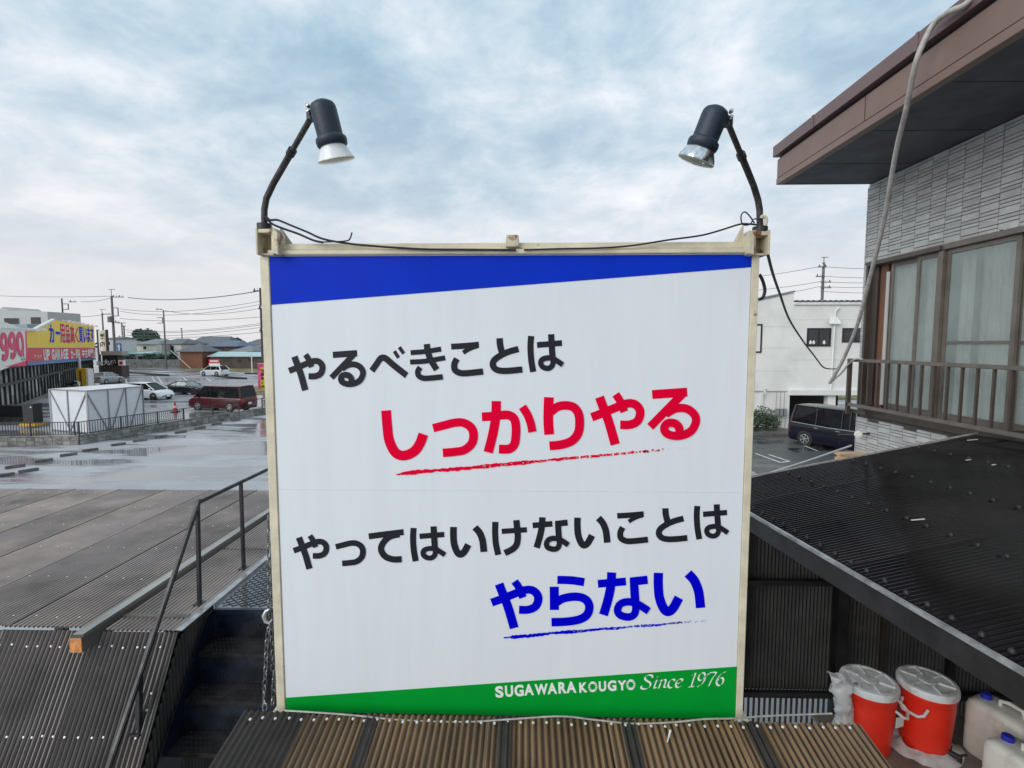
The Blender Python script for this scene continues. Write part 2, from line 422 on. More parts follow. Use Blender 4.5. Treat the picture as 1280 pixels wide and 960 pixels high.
def copy_tree(o, parent=None):
    c = o.copy(); COL.objects.link(c); c.parent = parent
    for ch in list(o.children): copy_tree(ch, c)
    return c

def corr(mb, o, across, along, width, length, pitch=0.032, amp=0.0045, seg=6, nl=3, th=0.0012, jit=0.0, low=-0.6):
    """one corrugated sheet: waves across, ribs running along"""
    o = Vector(o); a = Vector(across).normalized(); l = Vector(along).normalized(); nrm = a.cross(l).normalized()
    if nrm.z < 0: nrm = -nrm
    nw = max(1, round(width/pitch*seg)); ph = random.random()*6
    base = len(mb.v); vs = []; fs = []
    for side in (0, 1):
        for j in range(nl+1):
            for i in range(nw+1):
                x = width*i/nw
                h = amp*sin(2*pi*x/pitch) - side*th
                if jit: h += jit*noise.noise(Vector((x*2.5, j*0.7+ph, ph)))
                vs.append(o + a*x + l*(length*j/nl) + nrm*h)
    w1 = nw+1; t = (nl+1)*w1
    for j in range(nl):
        for i in range(nw):
            q = (j*w1+i, j*w1+i+1, (j+1)*w1+i+1, (j+1)*w1+i)
            if sin(2*pi*(i+0.5)/seg) < low: mb.low.add(len(mb.f)+len(fs))     # trough faces take the darker second material, for rib contrast
            fs.append(q); fs.append(tuple(k+t for k in q[::-1]))
    for i in range(nw):
        fs.append((i, i+t, i+1+t, i+1)); k = nl*w1+i; fs.append((k, k+1, k+1+t, k+t))
    for j in range(nl):
        k = j*w1; fs.append((k, k+w1, k+w1+t, k+t)); k = j*w1+nw; fs.append((k, k+t, k+w1+t, k+w1))
    mb.add(vs, fs); return mb

# ------------------------------------------------------------------ lettering (glyph outlines of Blender's own font)
_gc = {}
def glyph(ch, bold=0.0, serif=False):
    key = (ch, round(bold, 4))
    if key in _gc: return _gc[key]
    cu = bpy.data.curves.new('lettering', 'FONT'); cu.body = ch; cu.size = 1.0; cu.offset = bold
    cu.resolution_u = 5; cu.fill_mode = 'FRONT'
    o = bpy.data.objects.new('lettering', cu); COL.objects.link(o)
    dg = bpy.context.evaluated_depsgraph_get(); dg.update()
    me = bpy.data.meshes.new_from_object(o.evaluated_get(dg))
    v = [(p.co.x, p.co.y) for p in me.vertices]; fcs = [tuple(p.vertices) for p in me.polygons]
    bpy.data.objects.remove(o); bpy.data.curves.remove(cu); bpy.data.meshes.remove(me)
    _gc[key] = (v, fcs); return _gc[key]
def put_glyph(mb, ch, bold, ang, q, xform=None):
    """fit a glyph turned by ang into the frame q = (origin, right vector, up vector)"""
    v, fs = glyph(ch, bold)
    if not v: return
    ca, sa = cos(ang), sin(ang)
    v = [(x*ca - y*sa, x*sa + y*ca) for x, y in v]
    x0 = min(p[0] for p in v); x1 = max(p[0] for p in v); y0 = min(p[1] for p in v); y1 = max(p[1] for p in v)
    o, rx, uy = q
    mb.add([o + rx*((x-x0)/max(1e-6, x1-x0)) + uy*((y-y0)/max(1e-6, y1-y0)) for x, y in v], fs)
def put_line(mb, text, bold, o, right, up, gap=0.0):
    """a whole word as one glyph run scaled into right x up"""
    put_glyph(mb, text, bold, 0.0, (o, right, up))

# ================================================================== THE GROUND
g = MB().quad((-900, -200, 0), (900, -200, 0), (900, 2500, 0), (-900, 2500, 0)); struct(g.build('ground', 'asphalt_far'))
g = MB().box((-60, 4, 0), (-1, 40, 0.004))
lot = MB().quad((-70, -20, 0.006), (9, -20, 0.006), (9, 38, 0.006), (-18.3, 38, 0.006), (-18.3, 36.3, 0.006), (-22.1, 24.7, 0.006), (-70, 21.0, 0.006))
struct(lot.build('parking_lot', 'asphalt_lot'))
rlot = MB().quad((9.004, -20, 0.006), (60, -20, 0.006), (60, 34, 0.006), (9.004, 34, 0.006)); struct(rlot.build('rear_parking_lot', 'asphalt_dark'))

# ================================================================== MAIN SIGN
SY = 2.5
X0, X1, Z0, Z1 = -1.236, 1.080, 3.090, 5.425
ZS = at_y(640, 614, SY).z
sign = thing('sign_board', 'large white sign board with Japanese slogans, blue and green wedges and a cream steel frame', 'sign', (0, SY, Z0))
pan = MB().box((X0, SY, Z0), (X1, SY+0.022, ZS-0.0002)).build('panel', 'sign_white', sign, bevel=0.0004)
pan2 = MB().box((X0, SY, ZS+0.0002), (X1, SY+0.022, Z1)).build('panel', 'sign_white', sign, bevel=0.0006)
def sp(x, y, d=0.0): p = at_y(x, y, SY); return Vector((min(max(p.x, X0), X1), SY-d, p.z))
def wedge(name, m, pts): return MB().prism(pts, (0, -0.0015, 0)).build(name, m, sign)
zb0, zb1 = at_y(341, 381, SY).z, at_y(941, 334, SY).z
wedge('blue_band', 'sign_blue', [(X0, SY-0.0005, zb0), (X1, SY-0.0005, zb1), (X1, SY-0.0005, Z1-0.002), (X0, SY-0.0005, Z1-0.002)])
zg0, zg1 = at_y(355, 872, SY).z, at_y(916, 833, SY).z
wedge('green_band', 'sign_green', [(X0, SY-0.0005, Z0+0.001), (X1, SY-0.0005, Z0+0.001), (X1, SY-0.0005, zg1), (X0, SY-0.0005, zg0)])
# lettering
def sline(chars, boxes, bold, m, label, ang=5.0, d=0.003):
    mb = MB()
    for ch, (x0, y0, x1, y1) in zip(chars, boxes):
        a = at_y(x0, y1, SY); b = at_y(x1, y1, SY); c = at_y(x0, y0, SY)
        put_glyph(mb, ch, bold, R(ang), (Vector((a.x, SY-d, a.z)), Vector((b.x-a.x, 0, 0)), Vector((0, 0, c.z-a.z))))
    o = mb.build('lettering', m, sign, fix=False); o['label'] = label; return o
# the slogans are set in an even-stroked gothic: every kana as its strokes (width, centre line)
KANA = {
 'し': [(74, [(81,205),(90,320),(105,430),(150,520),(215,545),(290,515),(335,455),(362,383)])],
 'っ': [(65, [(438,335),(530,310),(600,293),(660,293),(715,325),(738,380),(725,450),(670,500),(600,515),(510,523)])],
 'か': [(66, [(808,250),(880,246),(950,238),(1010,238),(1050,265),(1064,320),(1062,400),(1050,455),(1010,487),(936,487)]),
        (70, [(916,133),(915,200),(905,300),(885,400),(855,512)]), (62, [(1112,175),(1150,235),(1175,300),(1187,362)])],
 'り': [(72, [(99,105),(95,200),(95,300),(101,385)]), (66, [(112,215),(160,178),(220,166),(280,180),(315,225),(325,290),(315,370),(270,430),(190,460),(103,469)])],
 'や': [(66, [(426,250),(500,222),(600,180),(690,146),(750,150),(788,190),(790,240),(765,285),(710,307),(642,307)]), (70, [(485,96),(520,190),(560,300),(604,458)]), (60, [(607,75),(640,125),(673,208)])],
 'る': [(66, [(885,84),(1146,66)]), (62, [(1120,70),(870,322)]), (62, [(985,228),(1060,187),(1140,188),(1195,228),(1210,280),(1180,345),(1120,380),(1050,388),(990,368),(974,328),(1000,295),(1050,295),(1082,325),(1087,365)])],
 'ら': [(92, [(795,183),(950,188),(1092,208)]), (100, [(760,258),(762,518)]), (94, [(775,440),(850,393),(960,370),(1060,378),(1125,420),(1147,490),(1120,570),(1040,620),(900,645),(730,652)])],
 'な': [(90, [(18,225),(180,212),(340,198)]), (104, [(176,95),(168,230),(140,380),(82,577)]), (96, [(588,178),(388,200)]), (98, [(430,170),(437,300),(446,430)]),
        (86, [(446,400),(452,500),(435,565),(390,595),(330,595),(265,570),(242,515),(270,455),(330,428),(400,428),(480,455),(598,530)])],
 'い': [(106, [(714,92),(712,220),(725,370),(770,490),(820,530),(880,490),(945,372)]), (106, [(1048,98),(1120,180),(1165,290),(1182,400),(1190,488)])],
 'べ': [(88, [(112,490),(180,400),(235,327),(275,312),(320,325),(420,405),(520,480),(620,552)]), (50, [(440,222),(502,312)]), (50, [(512,168),(577,254)])],
 'き': [(72, [(690,242),(900,225),(1125,190)]), (72, [(682,375),(900,362),(1183,314)]), (88, [(920,118),(935,220),(975,340),(1062,482)]), (78, [(828,450),(795,500),(800,560),(850,598),(930,605),(1148,585)])],
 'こ': [(60, [(78,197),(220,189),(362,176)]), (44, [(352,190),(270,218),(200,258)]), (64, [(137,320),(112,370),(115,430),(160,462),(230,468),(405,450)])],
 'と': [(66, [(580,110),(585,180),(605,262)]), (64, [(770,220),(680,245),(590,285),(525,335),(512,385),(540,425),(600,442),(690,440),(808,428)])],
 'は': [(64, [(896,90),(890,200),(898,330),(918,448)]), (58, [(958,180),(1215,160)]), (64, [(1103,72),(1110,200),(1118,310)]),
        (54, [(1117,290),(1122,360),(1100,400),(1060,413),(1012,395),(995,355),(1015,322),(1070,308),(1130,318),(1222,377)])],
 'て': [(46, [(310,155),(440,138),(578,122)]), (48, [(545,138),(470,158),(420,205),(405,255),(435,305),(495,328),(563,327)])],
 'け': [(74, [(193,170),(190,300),(200,440),(228,570)]), (64, [(270,285),(572,265)]), (76, [(444,148),(455,250),(462,360),(445,450),(390,505),(305,547)])],
}
def kana(chars, boxes, m, label):
    mb = MB()
    for ch, (x0, y0, x1, y1) in zip(chars, boxes):
        rib = []
        for wd, pts in KANA[ch]:
            p = [Vector((x, y, 0)) for x, y in pts]
            if len(p) > 2: p = spline(p, 7)
            L_, R_ = [], []
            for i, q in enumerate(p):
                t = (p[min(i+1, len(p)-1)] - p[max(i-1, 0)]).normalized(); n_ = Vector((-t.y, t.x, 0))*wd/2
                L_.append(q+n_); R_.append(q-n_)
            rib.append((L_, R_))
        al = [q for a in rib for b in a for q in b]
        u0, u1 = min(q.x for q in al), max(q.x for q in al); v0, v1 = min(q.y for q in al), max(q.y for q in al)
        for k, (L_, R_) in enumerate(rib):
            d0 = 0.0016 + 0.0005*k; f_ = []
            for qi, q in enumerate(L_ + R_):
                d = d0 + 0.00003*(qi % len(L_))
                w_ = at_y(x0 + (x1-x0)*(q.x-u0)/(u1-u0), y0 + (y1-y0)*(q.y-v0)/(v1-v0), SY); f_.append(Vector((w_.x, SY-d, w_.z)))
            n = len(L_); mb.add(f_, [(i, i+1, n+i+1, n+i) for i in range(n-1)])
    o = mb.build('lettering', m, sign, fix=False); o['label'] = label; return o
kana('やるべきことは', [(360,441.2,407,488.8),(411.8,437.5,457.5,483.8),(461.8,432.5,510.5,472.5),(512.5,429.5,557,476.2),
      (563.8,427,604.2,470.5),(612,422.5,653.2,467.5),(659.2,417.5,705,465.5)], 'ink_black', 'black slogan line at the top left of the sign')
kana('しっかりやる', [(476.5,512.5,535,575.5),(540,522.5,597.5,571.2),(602,501.2,670.5,567),(679.2,496.2,730,562.5),
      (737.5,490,805.5,557),(808.8,484.5,875,550)], 'ink_red', 'large red slogan line')
kana('やってはいけないことは', [(365.8,667.5,411.8,711.8),(418.8,675,457.5,707.5),(460.5,661.2,505,703),(512.5,657.5,558,702),
      (562.5,656.2,609,697),(615,649.5,658.8,694.5),(665.5,646.2,712,689.5),(717.5,644.5,763,685.5),(771.2,638.8,810,680),
      (819.5,635,859.2,677.5),(867,630,911.2,674.5)], 'ink_black', 'long black slogan line in the lower half')
kana('やらない', [(612.5,723.8,678,786.2),(687,719.5,741.8,782.5),(746.8,715,813,775.5),(816.8,712.5,881.2,770)], 'ink_blue', 'large blue slogan line')
sline('SUGAWARA', [(619,857,629.5,871.5),(631,856,641.5,870.5),(643,855.2,655,869.8),(655.5,854.5,667.5,869),(668,853.6,684.5,868),(684.5,853,696.5,867.4),
      (697.5,852,708.5,866.6),(708,851.2,720.5,866)], 0.040, 'ink_white', 'bold white company name on the green band', ang=3.5)
kb = [(723.5,852.2,734.5,865.3),(735,851.2,746.5,864.6),(748,850.6,757.5,863.8),(759.5,849.8,770.5,863.2),(771.5,849.6,782.5,862.4),(782.5,848.6,794,862)]
sline('KOUGYO', kb, 0.040, 'ink_white', 'bold white company name on the green band', ang=3.5)
mb = MB()                                             # the two striped letters O
for (x0, y0, x1, y1) in (kb[1], kb[5]):
    for k in range(5):
        y = y0 + (y1-y0)*(0.18+0.16*k)
        for xa, xb in ((x0-0.2, x0+3.6), (x1-3.6, x1+0.2)):
            a = at_y(xa, y, SY); b = at_y(xb, y-0.25, SY)
            mb.quad((a.x, SY-0.0042, a.z), (b.x, SY-0.0042, b.z), (b.x, SY-0.0042, b.z+0.0028), (a.x, SY-0.0042, a.z+0.0028))
mb.build('letter_stripe', 'sign_green', sign, fix=False)
# "Since 1976": broad-nib italic strokes
NIB = {
 'S': [[(.62,.80),(.58,.94),(.40,1.0),(.20,.92),(.16,.74),(.30,.58),(.48,.44),(.52,.24),(.38,.06),(.16,.0),(-.02,.08),(-.04,.24)]],
 'i': [[(.06,.50),(.20,.60),(.12,.30),(.08,.06),(.22,.06)], [(.24,.82),(.26,.86)]],
 'n': [[(.02,.50),(.16,.60),(.10,.30),(.02,.0)], [(.09,.36),(.24,.56),(.40,.60),(.42,.44),(.34,.10),(.48,.06)]],
 'c': [[(.42,.50),(.32,.61),(.14,.52),(.03,.28),(.08,.06),(.24,.0),(.38,.10)]],
 'e': [[(.05,.28),(.26,.32),(.42,.46),(.36,.60),(.20,.58),(.05,.38),(.04,.14),(.16,.0),(.38,.10)]],
 '1': [[(.12,.80),(.34,.96),(.24,.5),(.14,.03)], [(.0,.01),(.30,.01)]],
 '9': [[(.46,.74),(.40,.94),(.22,.95),(.08,.74),(.08,.52),(.20,.42),(.38,.52),(.47,.74),(.42,.38),(.24,.10),(.02,.0)]],
 '7': [[(.10,.80),(.14,.93),(.56,.93),(.34,.50),(.16,.0)]],
 '6': [[(.56,.96),(.34,.86),(.14,.60),(.03,.28),(.12,.04),(.28,.0),(.42,.18),(.44,.42),(.34,.54),(.18,.48),(.06,.28)]],
}
ba, bb = at_y(802, 861, SY), at_y(905, 856, SY)
ex = Vector((bb.x-ba.x, 0, bb.z-ba.z)).normalized(); ez = Vector((-ex.z, 0, ex.x)); HT = 19.0*0.00392
ez = ez + ex*0.10
mb = MB(); x = 0.0; total = Vector((bb.x-ba.x, 0, bb.z-ba.z)).length
adv = {'S': .68, 'i': .33, 'n': .56, 'c': .46, 'e': .50, ' ': .34, '1': .48, '9': .56, '7': .58, '6': .52}
sc = total/(sum(adv[c] for c in 'Since 1976')*HT)
for ch in 'Since 1976':
    for st in NIB.get(ch, []):
        pts = spline([Vector((p[0], 0, p[1])) for p in st], 5) if len(st) > 2 else [Vector((p[0], 0, p[1])) for p in st]
        nb = Vector((cos(R(28)), 0, sin(R(28))))*0.058
        for a, b in zip(pts, pts[1:]):
            q = [ba + ex*((x+p.x*sc)*HT) + ez*(p.z*HT) for p in (a-nb, a+nb, b+nb, b-nb)]
            t = Vector((0, 0, 1))*0.0009
            q2 = [q[0]-t, q[1]+t, q[2]+t, q[3]-t]
            mb.quad(*[Vector((p.x, SY-0.0035, p.z)) for p in q2])
    x += adv[ch]*sc
o = mb.build('lettering', 'ink_white', sign, fix=False); o['label'] = 'white italic founding year on the green band'
# rough brush underlines
def brush(p0, p1, tail, m, seed, th=0.027):
    rn = random.Random(seed); mb = MB()
    a, b = at_y(*p0, SY), at_y(*p1, SY); c = at_y(*tail, SY); n = 150; rows = []
    for i in range(n+1):
        t = i/n; p = a.lerp(b, t)
        wdt = th*min(1, t*14+0.18)*(1-0.55*t)*(0.75+0.5*noise.noise(Vector((t*9, seed, 0))))
        mid = 0.006*noise.noise(Vector((t*5, seed+9, 0)))
        e1 = 0.0035*noise.noise(Vector((t*60, seed, 3))) + 0.002*rn.uniform(-1, 1); e2 = 0.004*noise.noise(Vector((t*45, seed, 7))) + 0.002*rn.uniform(-1, 1)
        rows.append((Vector((p.x, SY-0.003, p.z+mid+wdt/2+e1)), Vector((p.x, SY-0.003, p.z+mid-wdt/2+e2))))
    for i in range(n):
        t = i/n
        if t > 0.55 and rn.random() < (t-0.55)*0.5: continue
        u0, l0 = rows[i]; u1, l1 = rows[i+1]
        if t > 0.35 and rn.random() < (t-0.2)*0.75:      # bristle gap through the middle
            k = rn.uniform(0.25, 0.6); g1, g2 = k, k+0.2
            mb.quad(u0, u0.lerp(l0, g1), u1.lerp(l1, g1*rn.uniform(.8, 1.1)), u1)
            mb.quad(u0.lerp(l0, g2), l0, l1, u1.lerp(l1, g2))
        else: mb.quad(u0, l0, l1, u1)
    for i in range(34):
        t = rn.random()**1.5; p = b.lerp(c, t); s = 0.006*(1-0.7*t)*rn.uniform(.3, 1)
        x, z = p.x, p.z + rn.uniform(-1, 1)*0.006
        mb.quad((x-s, SY-0.003, z-s*.5), (x+s*.4, SY-0.003, z-s*.8), (x+s*1.3, SY-0.003, z+s*.3), (x-s*.2, SY-0.003, z+s*.6))
    return mb.build('underline', m, sign, fix=False)
brush((494.5, 593), (805, 564), (858, 560), 'ink_red', 3)
brush((629.5, 797), (846, 778), (882, 775), 'ink_blue', 11, 0.025)
# frame
fr = 'cream_steel'
MB().box((X0-0.047, SY-0.006, 3.085), (X0-0.002, SY+0.045, 5.425)).build('frame_post', fr, sign, bevel=0.003)
MB().box((X1+0.002, SY-0.006, 3.085), (X1+0.037, SY+0.045, 5.425)).build('frame_post', fr, sign, bevel=0.003)
MB().box((X0-0.045, SY+0.046, 0.0), (X0-0.005, SY+0.09, 5.40)).build('support_post', 'dark_steel', sign)
MB().box((X1+0.000, SY+0.046, 0.0), (X1+0.04, SY+0.09, 5.40)).build('support_post', 'dark_steel', sign)
zt = at_y(640, 303.5, SY).z
MB().box((X0-0.0, SY-0.020, Z1+0.004), (X1+0.0, SY+0.05, Z1+0.026)).build('top_rail', fr, sign, bevel=0.003)
MB().box((X0+0.01, SY-0.004, Z1+0.0275), (X1-0.01, SY+0.05, zt)).build('top_rail', fr, sign, bevel=0.003)
MB().box((X0, SY-0.003, Z1-0.001), (X1, SY+0.0, Z1+0.0035)).build('edge_strip', 'white_trim', sign)
MB().box((X0, SY+0.023, Z0), (X1, SY+0.05, Z0+0.04)).build('bottom_rail', fr, sign)
for z in (3.6, 4.15, 4.75): MB().box((X0, SY+0.024, z), (X1, SY+0.05, z+0.04)).build('cross_rail', fr, sign)
a, b = at_y(632, 310, SY), at_y(649, 295, SY)
MB().prism([(a.x, SY-0.03, a.z), (b.x+0.002, SY-0.03, a.z), (b.x-0.003, SY-0.03, b.z), (a.x+0.004, SY-0.03, b.z)], (0, 0.09, 0)).build('clamp', 'rusty_cream', sign, bevel=0.003)
def corner_box(px0, px1, py0, py1, flip):
    a, b = at_y(px0, py1, SY-0.05), at_y(px1, py0, SY-0.05)
    x0, x1, z0, z1 = a.x, b.x, a.z, b.z; y0, y1 = SY-0.05, SY+0.06; t = 0.010
    mb = MB(); mb.box((x0, y1-t, z0), (x1, y1, z1))
    mb.box((x0, y0, z0), (x0+t, y1-t-0.001, z1)).box((x1-t, y0, z0), (x1, y1-t-0.001, z1))
    mb.box((x0+t+0.001, y0+0.004, z1-2.4*t), (x1-t-0.001, y1-t-0.001, z1-0.006))
    mb.box((x0+t+0.001, y0+0.03, z0+0.001), (x1-t-0.001, y1-t-0.001, z0+t))
    o = mb.build('corner_bracket', 'rusty_cream', sign, bevel=0.002)
    xs = x1 if not flip else x0-0.028
    MB().prism([(xs+0.001, y0-0.01, z0+0.004), (xs+0.027, y0-0.01, z0-0.004), (xs+0.027, y0-0.01, z1-0.03), (xs+0.01, y0-0.01, z1-0.004), (xs+0.001, y0-0.01, z1-0.004)], (0, 0.08, 0)).build('side_plate', 'rusty_cream', sign, bevel=0.003)
    return x0, x1, z0, z1
lb = corner_box(320, 341, 284, 318, False)
rb = corner_box(942, 963.5, 287, 318, True)
# gusset braces behind the corners
for x, s, px in ((X0+0.03, 1, 366), (X1-0.02, -1, 917)):
    q = at_y(px, 303, SY+0.03)
    MB().prism([(x, SY+0.052, Z1+0.02), (q.x, SY+0.052, Z1+0.05), (x, SY+0.052, Z1+0.155)], (0, 0.01, 0)).build('gusset', fr, sign)
# base brackets with a dollop of sealant
for x, s in ((X0-0.03, 1), (X1+0.03, -1)):
    MB().box((x-0.035, SY-0.03, 3.072), (x+0.035, SY+0.05, 3.10)).build('base_bracket', 'rusty_cream', sign, bevel=0.004)
    MB().prism([(x-0.055, SY-0.045, 3.062), (x+0.045, SY-0.045, 3.062), (x+0.03, SY-0.045, 3.085), (x-0.02, SY-0.045, 3.12)], (0, 0.02, 0)).build('base_flap', 'white_trim', sign, bevel=0.002)

# ------------------------------------------------------------------ flood lamps
def lamp(label, base, pts, ha, hb, ba_, kind, grp='flood lamps over the sign'):
    t = thing('flood_lamp', label, 'lamp', base, grp)
    pts = [Vector(p) for p in pts]
    n = len(pts); mid = pts[-2].lerp(pts[-1], 0.52)
    MB().tube(pts[:-1] + [mid], 0.0148, 12).build('arm', 'arm_steel', t, smooth=True)
    MB().tube([mid - (pts[-1]-pts[-2])*0.03, pts[-1]], 0.0118, 12).build('arm', 'arm_steel', t, smooth=True)
    MB().tube([mid - (pts[-1]-pts[-2])*0.05, mid+(pts[-1]-pts[-2])*0.02], 0.019, 12).build('collar', 'dark_steel', t, smooth=True)
    MB().tube([pts[0]+Vector((0, 0, -0.015)), pts[0]+Vector((0, 0, 0.012))], 0.034, 16).build('socket', 'dark_steel', t, smooth=True)
    ax = (hb-ha).normalized(); L = (hb-ha).length; r = 0.052
    prof = [(0.0, -0.012), (r*0.55, -0.010), (r*0.86, 0.0), (r*0.97, 0.010), (r, 0.025), (r*0.98, L*0.74), (r*1.02, L*0.755), (r*1.17, L*0.80), (r*1.20, L*0.86), (r*1.16, L*0.95), (r*1.02, L), (r*0.7, L)]
    MB().lathe(ha, ax, prof, 32).build('housing', 'lamp_navy', t, smooth=True)
    for s in (0.74,):
        MB().lathe(ha+ax*(L*s), ax, [(r*0.985, 0), (r*1.01, 0.001), (r*1.01, 0.003), (r*0.985, 0.004)], 32).build('ring', 'lamp_navy', t, smooth=True)
    k = pts[-1]; ax2 = (ha + ax*0.03 - k)
    MB().tube([k - Vector((0, 0.0, 0.015)), k+Vector((0, 0, 0.02))], 0.020, 12).build('swivel', 'dark_steel', t, smooth=True)
    MB().bar(k, k+ax2*0.75, 0.022, 0.03).build('swivel_plate', 'dark_steel', t, bevel=0.002)
    for dz in (0.0, 0.022):
        MB().lathe(k+Vector((0, -0.02, 0.006+dz)), Vector((ax2.x*-1, -0.3, 0.1)), [(0, 0.018), (0.007, 0.017), (0.009, 0.008), (0.006, 0.0), (0.0, 0.0)], 8).build('wing_bolt', 'galvanised', t, smooth=True)
    bx = (ba_-hb).normalized(); BL = (ba_-hb).length
    if kind == 'white':
        MB().lathe(hb-ax*0.01, bx, [(r*0.95, 0), (r*0.98, 0.01), (r*1.12, BL*0.45), (r*1.36, BL*0.88), (r*1.42, BL*0.97)], 36).build('reflector_bulb', 'bulb_white', t, smooth=True)
        MB().lathe(hb-ax*0.01, bx, [(r*1.42, BL*0.97), (r*1.44, BL*1.02), (r*1.38, BL*1.09), (r*1.0, BL*1.14), (0, BL*1.17)], 36).build('bulb_face', 'bulb_rim', t, smooth=True)
    else:
        MB().lathe(hb-ax*0.01, bx, [(r*0.95, 0), (r*1.05, BL*0.15), (r*1.22, BL*0.45), (r*1.38, BL*0.75), (r*1.44, BL*0.95)], 36).build('reflector_bulb', 'bulb_silver', t, smooth=True)
        MB().lathe(hb-ax*0.01, bx, [(r*1.44, BL*0.95), (r*1.45, BL*1.02), (r*1.36, BL*1.13), (r*0.9, BL*1.24), (0, BL*1.30)], 36).build('bulb_face', 'bulb_glass', t, smooth=True)
    return t
LY = 2.12
p0 = at_y(330.5, 283, SY+0.0); p1 = at_y(330.5, 262, SY+0.0); p1b = at_y(333, 248, SY-0.01); p2 = at_y(342, 229, SY-0.04); p3 = at_y(389.5, 146, LY+0.02)
lamp('left flood lamp with a navy cylinder housing and an opaque white reflector bulb', p0, [p0, p1, p1b, p2, p3], at_y(402.5, 130, LY), at_y(416.5, 184, LY+0.015), at_y(421.5, 203, LY+0.03), 'white')
p0 = at_y(950, 287, SY); p1 = at_y(949.5, 262, SY); p1b = at_y(947.5, 250, SY-0.01); p2 = at_y(942, 232, SY-0.04); p3 = at_y(909.5, 153, LY+0.02)
lamp('right flood lamp with a navy cylinder housing and a clear silvered bulb', p0, [p0, p1, p1b, p2, p3], at_y(896, 138, LY), at_y(876, 187, LY+0.015), at_y(868.5, 204, LY+0.03), 'clear')
# cables on the sign
def cable(name, pts, r, m, label, cat='cable', k=6, grp=None, n=6):
    o = MB().tube([Vector(p) for p in pts], r, n, smooth=k).build(name, m, smooth=True, loc=pts[0])
    return tag(o, label, cat, grp)
Ya = SY-0.03
cable('lamp_cable', [at_y(333, 271, Ya), at_y(338, 275, Ya), at_y(347, 275, Ya), at_y(362, 281, Ya), at_y(384, 290, Ya), at_y(405, 299, Ya), at_y(440, 305, Ya), at_y(480, 308.5, Ya), at_y(530, 311.5, Ya), at_y(580, 312, Ya), at_y(645, 312.5, Ya)], 0.0055, 'cable_black',
      'upper black lamp cable draped from the left lamp along the sign top')
cable('lamp_cable', [at_y(332, 270, Ya+.01), at_y(339, 279, Ya+.01), at_y(352, 285, Ya+.01), at_y(372, 292, Ya+.01), at_y(392, 300.5, Ya), at_y(404, 303, Ya-.005)], 0.0058, 'cable_black', 'lower thick black cable sagging below the left lamp cable')
cable('wire_stub', [at_y(405, 302.5, Ya-.01), at_y(430, 301.5, Ya-.01), at_y(437, 299, Ya-.01), at_y(440, 290.5, Ya-.01)], 0.0035, 'cable_black', 'short bent wire stub sticking up from the sign top', 'wire')
cable('lamp_cable', [at_y(946, 281, Ya), at_y(936, 280, Ya), at_y(924, 280.5, Ya), at_y(900, 288, Ya), at_y(875, 294.5, Ya), at_y(835, 300, Ya), at_y(790, 307, Ya), at_y(750, 310, Ya), at_y(700, 311, Ya), at_y(655, 312.5, Ya)], 0.0045, 'cable_black',
      'thin dark cable running from the right lamp down onto the sign top')
cable('wire_loop', [at_y(943, 279, Ya), at_y(937, 270, Ya), at_y(931, 265, Ya), at_y(926.5, 269, Ya), at_y(927, 278, Ya), at_y(931, 281.5, Ya), at_y(938, 280, Ya), at_y(942, 274, Ya), at_y(950, 274, Ya)], 0.0032, 'cable_black', 'small coiled wire loop beside the right lamp foot', 'wire')
cable('pipe_hook', [at_y(954, 287, Ya+.02), at_y(957, 280, Ya+.02), at_y(957.5, 273, Ya+.02), at_y(953, 270, Ya+.02), at_y(951, 273, Ya+.02)], 0.008, 'cream_steel', 'cream conduit hook curling beside the right lamp foot', 'conduit', n=10)
cable('loose_cable', [at_y(949, 343, 2.62), at_y(953, 350, 2.62), at_y(956, 362, 2.62), at_y(954, 371, 2.62), at_y(949, 374.5, 2.62)], 0.008, 'cable_black', 'short thick black cable bulging out behind the right sign post')
cable('drop_cable', [at_y(960, 319, 2.55), at_y(966, 342, 2.8), at_y(975, 368, 3.2), at_y(987, 400, 3.8), at_y(1005, 428, 4.6), at_y(1018, 445, 5.2), at_y(1028, 458, 5.7), at_y(1036, 461, 6.1), at_y(1045, 461, 6.5)], 0.0075, 'cable_black',
      'long black cable sagging from the sign corner to the balcony rail', k=8)

# ================================================================== CORRUGATED ROOFS
def screws(mb, pts, nrm, r=0.007, h=0.006):
    nrm = Vector(nrm).normalized()
    for p in pts: mb.lathe(Vector(p)+nrm*0.003, nrm, [(r*1.25, 0), (r*1.2, h*0.35), (r, h*0.75), (r*0.4, h), (0, h)], 7)
    return mb
# --- left level roof
RZ = 3.098; RY0, RY1 = 3.245, 6.45
lr = thing('level_roof', 'wide level roof of dark corrugated sheets wet with rain left of the stairs', 'roof', (-5, 5, RZ))
XB = -2.865
proto = {}
for k in range(11):
    x1 = XB - 0.03 - 0.6*k + (0.028 if k else 0)
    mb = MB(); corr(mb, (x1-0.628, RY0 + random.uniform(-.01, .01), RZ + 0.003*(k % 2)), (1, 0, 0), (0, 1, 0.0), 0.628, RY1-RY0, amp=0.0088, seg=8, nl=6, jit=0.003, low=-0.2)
    mb.build('roof_sheet', 'corr_grey', lr, smooth=True, m2='trough_dark')
    if k: MB().box((x1-0.002, RY0+0.01, RZ-0.004), (x1+0.006, RY1-0.01, RZ+0.0125)).build('lap_dark_line', 'corr_seam', lr)  # dark strip drawn in for the shadow gap and dirt at each lap
mb = MB(); corr(mb, (XB+0.045, RY0, RZ-0.02), (1, 0, 0), (0, 1, 0), 0.47, RY1-RY0, amp=0.0088, seg=8, nl=4, low=-0.2); mb.build('roof_sheet', 'corr_grey', lr, smooth=True, m2='trough_dark')
pts = []
